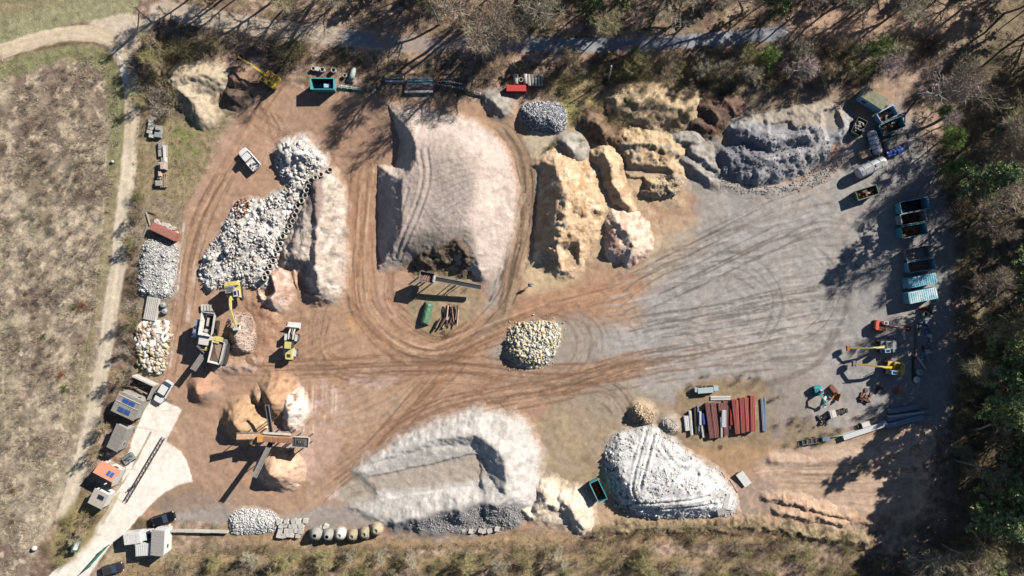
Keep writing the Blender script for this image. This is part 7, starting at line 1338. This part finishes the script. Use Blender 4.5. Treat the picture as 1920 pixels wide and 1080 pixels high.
def bush_mass(name, label, pts, protos, sc, z=None):
    """bushes too many and too small to count: one mesh"""
    Vs, Fs, Cs, n0 = [], [], [], 0
    for x, y in pts:
        me = random.choice(protos); nv = len(me.vertices); v = np.zeros(nv*3, np.float32); me.vertices.foreach_get('co', v); v = v.reshape(-1, 3); f = np.zeros(len(me.polygons)*3, np.int32); me.loops.foreach_get('vertex_index', f); c = np.zeros(nv*4, np.float32); me.color_attributes['col'].data.foreach_get('color', c)
        f = f.reshape(-1, 3); k = len(f)//2; sel = np.random.permutation(len(f))[:k]; f = f[sel]; u, inv = np.unique(f, return_inverse=True)
        a = random.uniform(0, 6.28); s_ = random.uniform(*sc); vv = v[u]*s_; ca, sa = math.cos(a), math.sin(a)
        Vs.append(np.stack([vv[:, 0]*ca-vv[:, 1]*sa+(x-960)*S, vv[:, 0]*sa+vv[:, 1]*ca+(540-y)*S, vv[:, 2]], 1)); Fs.append(inv.reshape(-1, 3)+n0); Cs.append(c.reshape(-1, 4)[u, :3]*random.uniform(0.8, 1.15)); n0 += len(u)
    return tag(link(name, npmesh(name, np.vstack(Vs), np.vstack(Fs), np.vstack(Cs)), M_TWIG), label, 'scrub', None, 'stuff')
# north wood above the lane
for x, y in spots([(330,-60),(1990,-160),(1990,30),(1760,28),(1500,40),(1330,52),(1000,58),(760,52),(560,34),(430,8)], 84, 38):
    k = random.random()
    if k < 0.86: tree(random.choice(T_BARE), 'bare_tree', 'tall leafless tree in the top wood', 'tree', 'leafless trees of the north wood', x, y, random.uniform(0.8, 1.15) if 560 < x < 1050 else random.uniform(0.7, 1.0))
    else: tree(random.choice(T_PINE), 'pine_tree', 'green pine in the top wood', 'tree', 'pines of the north wood', x, y, random.uniform(0.5, 0.8))
# strip between lane and yard: bushes and young trees
for x, y in spots([(285,75),(420,70),(600,95),(760,112),(900,112),(1050,112),(1300,105),(1440,95),(1440,160),(1330,160),(1200,145),(1060,170),(900,150),(760,135),(560,118),(440,100),(330,120),(290,200),(270,200)], 86, 18):
    if random.random() < 0.3: tree(random.choice(T_SMALL), 'young_tree', 'leafless young hedge tree', 'tree', 'young trees of the upper hedge', x, y, random.uniform(0.55, 0.95))
    else: bush(random.choice((B_OLV, B_OLV, B_GRY, B_BRN)), 'leafless twiggy hedge bush', 'bushes of the upper hedge', x, y, random.uniform(0.8, 1.5))
for x, y in ((806,40),(846,56),(892,46),(935,56),(985,48)):
    tree(random.choice(T_BARE[:2]+T_BARE[3:]), 'bare_tree', 'very tall leafless tree at the lane verge', 'tree', 'tall trees of the lane verge', x, y, random.uniform(1.05, 1.2))
for x, y, s_ in ((985,45,0.7), (1160,20,0.75), (1245,15,0.8), (700,5,0.9), (400,5,0.8)):
    tree(random.choice(T_PINE), 'pine_tree', 'green pine beside the top lane', 'tree', 'pines beside the upper lane', x, y, s_*0.8)
for x, y, s_, lb in ((1612,118,1.1,'pale green budding tree left of the brown thicket at the upper right'), (1425,128,0.9,'pale green budding tree below the asphalt lane'), (1762,265,1.1,'pale green budding tree right of the blue container'), (1760,330,0.9,'green budding tree beside the dark pit of the woodland edge'), (1748,210,0.7,'small green budding tree under the lilac birch'), (1190,108,0.5,'little green budding tree at the lower lane edge')):
    tree(T_LIGHT[0], 'leafing_tree', lb, 'tree', None, x, y, s_)
for x, y, s_, lb in ((1725,180,1.15,'large lilac grey birch with white limbs near the upper right containers'), (1475,135,0.85,'small lilac birch below the lane at the upper right'), (1650,125,0.7,'small lilac birch in the brown thicket'), (1770,235,0.6,'small grey birch right of the budding tree')):
    tree(T_BIRCH[0], 'birch_tree', lb, 'tree', None, x, y, s_)
# thicket upper right
for x, y in spots([(1440,95),(1600,85),(1760,85),(1790,150),(1760,185),(1690,180),(1620,150),(1540,160),(1450,165)], 34, 19):
    bush(random.choice((B_OLV, B_BRN, B_GRY)), 'brown twiggy bush in the thicket', 'bushes of the upper right thicket', x, y, random.uniform(0.9, 1.6))
for x, y in spots([(1460,95),(1780,80),(1790,170),(1700,170),(1600,140),(1470,150)], 14, 30):
    tree(random.choice(T_SMALL), 'young_tree', 'leafless young tree in the thicket', 'tree', 'young trees of the upper right thicket', x, y, random.uniform(0.7, 1.0))
# east wood
random.seed(77)
EAST = []
for x, y in spots([(1768,330),(1790,330),(1815,430),(1830,560),(1830,700),(1815,800),(1822,880),(1800,980),(1775,975),(1788,880),(1782,800),(1797,700),(1797,560),(1780,430)], 30, 18):
    bush(random.choice((B_OLV, B_GRY, B_OLV)), 'pale twiggy bush at the wood edge', 'bushes of the east wood edge', x, y, random.uniform(0.9, 1.5))
for x, y in spots([(1775,120),(1830,60),(2080,0),(2080,1150),(1790,1150),(1700,1040),(1772,980),(1790,880),(1785,800),(1800,700),(1800,560),(1785,430),(1770,330)], 130, 33):
    pine = 0.04+0.12*float(sstep(300, 400, np.array(y)))+0.56*float(sstep(1815, 1850, np.array(x))*sstep(230, 340, np.array(y))*(1-sstep(900, 990, np.array(y))))
    if random.random() < pine: tree(random.choice(T_PINE), 'pine_tree', 'green pine in the right hand wood', 'tree', 'pines of the east wood', x, y, random.uniform(0.9, 1.15))
    else: tree(random.choice(T_BARE), 'bare_tree', 'leafless tree in the right hand wood', 'tree', 'leafless trees of the east wood', x, y, random.uniform(0.7, 1.0))
for x, y in spots([(1770,200),(1900,120),(1960,120),(1960,1100),(1720,1100),(1772,980),(1790,880),(1785,800),(1800,700),(1795,560),(1775,430),(1765,330)], 120, 17): EAST.append((x, y))
bush_mass('undergrowth_scrub', 'brown twiggy scrub under the trees of the right hand wood', EAST, B_OLV+B_GRY+B_OLV, (0.7, 1.3))
# south scrub
for x, y in spots([(320,1040),(480,1022),(700,1028),(900,1025),(1100,1010),(1400,1005),(1640,1030),(1760,1000),(1760,1130),(300,1130)], 58, 26):
    bush(random.choice((B_OLV, B_OLV, B_OLV, B_GRY, B_BRN)), 'olive twiggy bush in the bottom scrub', 'bushes of the lower scrub', x, y, random.uniform(0.7, 1.4))
for x, y in spots([(330,1035),(700,1030),(1100,1030),(1400,1030),(1640,1060),(1700,1110),(320,1110)], 34, 32):
    tree(random.choice(T_SMALL[:2]+T_SMALL[:1]), 'young_tree', 'olive grey leafless young tree', 'tree', 'young trees of the lower scrub', x, y, random.uniform(0.45, 0.75))
BANKS = spots([(1100,992),(1180,978),(1300,978),(1430,976),(1520,990),(1630,1004),(1640,1030),(1500,1020),(1400,1006),(1250,1006),(1100,1016)], 60, 10)
bush_mass('bank_scrub', 'brown scrub on the bank below the white rubble and clay floor', BANKS, B_BRN+B_OLV, (0.4, 0.9))
LOWS = spots([(330,1045),(700,1035),(1100,1030),(1400,1020),(1640,1050),(1740,1080),(1740,1140),(320,1140)], 130, 14)
bush_mass('scrub', 'olive scrub filling the strip along the bottom edge', LOWS, B_OLV+B_OLV+B_GRY, (0.6, 1.2))
# hedge between the lane and the haul road on the left
for x, y in spots([(262,95),(300,75),(330,120),(330,200),(300,225),(268,240)], 18, 15):
    bush(random.choice((B_GRY, B_OLV, B_BRN)), 'dark twiggy bush in the corner thicket right of the lane bend', 'bushes of the lane corner thicket', x, y, random.uniform(0.9, 1.5))
for x, y in spots([(262,290),(276,300),(272,350),(268,380),(272,420),(260,470),(258,560),(264,600),(258,690),(246,716),(236,712),(242,640),(246,560),(254,420)], 30, 12):
    bush(random.choice((B_GRY, B_OLV, B_BRN)), 'leafless bush beside the field lane', 'bushes beside the field lane', x, y, random.uniform(0.6, 1.1))
for x, y in ((264,335),(262,400),(256,455),(250,600),(242,655),(236,705),(204,800),(194,838),(165,985),(150,1010),(280,120)):
    tree(random.choice(T_SMALL), 'young_tree', 'leafless young tree beside the field lane', 'tree', 'young trees beside the field lane', x, y, random.uniform(0.4, 0.6))
for x, y in spots([(185,760),(205,740),(215,760),(190,850),(165,920),(160,880)], 10, 14):
    bush(B_GRY, 'leafless bush behind the site cabins', 'bushes behind the cabins', x, y, random.uniform(0.5, 0.9))
for x, y in spots([(112,1000),(150,950),(190,960),(150,1030),(110,1060)], 12, 12):
    bush(random.choice((B_OLV, B_BRN)), 'low bush on the bank between lane and concrete apron', 'bushes on the entrance bank', x, y, random.uniform(0.5, 0.9))
# scrub among the heaps
for x, y in spots([(1050,150),(1150,130),(1330,140),(1380,190),(1330,215),(1150,235),(1120,270),(1070,250),(1060,190)], 36, 17):
    Zg = HEAPS['grown'][1]; z_ = max(0, float(Zg(np.array([x]), np.array([y]))[0]))
    bush(random.choice((B_OLV, B_OLV, B_GRY, B_BRN)), 'straw coloured twiggy bush on the overgrown mounds', 'bushes on the overgrown mounds', x, y, random.uniform(0.5, 1.0), z=z_)
for x, y in spots([(985,250),(1050,245),(1100,265),(1040,300),(1010,270)], 9, 12):
    bush(B_OLV, 'low bush left of the small grey gravel cone', 'bushes by the grey cone', x, y, 0.6)
SCR = {}
for x, y in spots([(1262,735),(1300,700),(1440,705),(1465,760),(1450,830),(1400,845),(1280,840),(1262,800)], 30, 12):
    if 1278 < x < 1440 and 730 < y < 830: continue
    SCR.setdefault('low dry scrub round the girder stack', []).append((x, y))
for x, y in spots([(1480,770),(1560,790),(1640,770),(1600,800),(1500,850),(1470,830)], 16, 10):
    SCR.setdefault('low dry scrub near the long pale girders', []).append((x, y))
for x, y in spots([(770,550),(800,510),(880,520),(890,590),(850,635),(790,632)], 14, 10):
    if 780 < x < 870 and 515 < y < 615: continue
    SCR.setdefault('low dry scrub on the island of the hopper conveyor', []).append((x, y))
BRAM = []
for lb, pp in SCR.items(): bush_mass('dry_scrub', lb, pp, B_OLV+B_BRN, (0.3, 0.6))
bush(B_RED, 'rust red bush standing alone in the dry field', None, 158, 572, 1.0); bush(B_RED, 'rust brown bush at the lower left field edge', None, 27, 918, 0.8)
bush(B_RED, 'faded rust bush in the lower dry field', None, 118, 702, 0.9)
for x, y, lb in ((142,574,'small green bush left of the rust red bush'), (122,727,'small green bush in the lower dry field'), (82,632,'yellow green bush in the middle of the dry field')): bush(B_GRN, lb, None, x, y, 0.7)
for x, y in spots([(10,170),(90,130),(180,130),(205,300),(190,480),(160,640),(110,800),(60,940),(10,1000)], 150, 11): BRAM.append((x, y))
bush_mass('bramble_scrub', 'low brown brambles scattered over the dry field', BRAM, B_BRN+B_GRY, (0.35, 0.8))
# grass blades: uncountable
def meadow(name, label, poly, n, hgt, c, lean=0.5, wd=0.05, dens=None, clump=7):
    pts = scatter(poly, n//clump, None, 0, dens); P = np.repeat(pts, clump, 0); k = len(P); P[:, :2] += np.random.normal(0, 0.16, (k, 2)); P[:, 2] = 0.0
    D = np.random.normal(0, lean, (k, 3)); D[:, 2] = 1; D *= (np.repeat(np.random.uniform(hgt[0], hgt[1], n//clump), clump)*np.random.uniform(0.6, 1.2, k))[:, None]
    cl = np.repeat(pick(n//clump, *c), clump, 0)*np.random.uniform(0.85, 1.15, (k, 1))
    o = link(name, tri_blades(P, D, np.random.uniform(0.6, 1.4, k)*wd, cl, name, None), M_GRASSB); return tag(o, label, 'grass', None, 'stuff')
PF = FIELD
def fd(X, Y): return np.clip(0.35+1.3*fbm(X/30, Y/30, 301, 4), 0.05, 1)
meadow('dry_grass', 'dry beige and brown grass of the left field', [(-60,165),(40,125),(100,105),(165,100),(200,120),(218,160),(224,240),(214,330),(200,430),(190,520),(176,610),(160,700),(146,780),(110,900),(80,980),(30,1080),(-60,1140)], 60000, (0.2, 0.65), ((4, (236,220,194)), (3, (196,178,156)), (2.5, (150,132,118)), (0.6, (176,168,130))), 0.55, 0.05, fd)
meadow('undergrowth', 'dry undergrowth of the wood along the right edge', [(1775,120),(1900,60),(1980,60),(1980,1140),(1700,1140),(1772,980),(1790,880),(1785,800),(1800,560),(1770,330)], 24000, (0.2, 0.7), ((3, (160,140,112)), (2, (130,112,92)), (1, (140,136,90))), 0.8, 0.05)
meadow('undergrowth', 'dry undergrowth of the wood north of the lane', [(330,-50),(1980,-60),(1980,30),(1500,38),(1000,52),(760,46),(420,5)], 16000, (0.2, 0.6), ((3, (170,148,118)), (2, (136,118,98)), (2, (150,144,98))), 0.8, 0.05)
meadow('undergrowth', 'dry grass under the hedge between lane and yard', [(285,85),(600,100),(900,115),(1440,100),(1440,160),(1060,185),(900,165),(700,150),(450,110),(310,220),(270,230)], 18000, (0.2, 0.6), ((3, (170,152,110)), (2, (150,140,92)), (2, (120,104,84))), 0.7, 0.05)
meadow('dry_grass', 'olive and straw grass of the lower scrub', [(320,1030),(700,1024),(1000,1012),(1420,1000),(1640,1030),(1760,1000),(1760,1140),(300,1140)], 34000, (0.25, 0.75), ((3, (188,174,128)), (3, (160,150,100)), (2, (140,120,94))), 0.6, 0.05)
meadow('dry_grass', 'straw grass on the overgrown mounds near the top', [(1060,140),(1330,130),(1380,180),(1320,230),(1180,260),(1080,255)], 9000, (0.2, 0.6), ((3, (214,190,146)), (2, (180,160,110)), (1, (140,120,92))), 0.7, 0.05)
meadow('verge_grass', 'verge grass between hedge and haul road on the left', [(262,230),(420,215),(380,320),(345,400),(320,450),(262,440)], 7000, (0.1, 0.35), ((3, (160,156,104)), (2, (190,170,124)), (1, (140,150,84))), 0.6, 0.05)
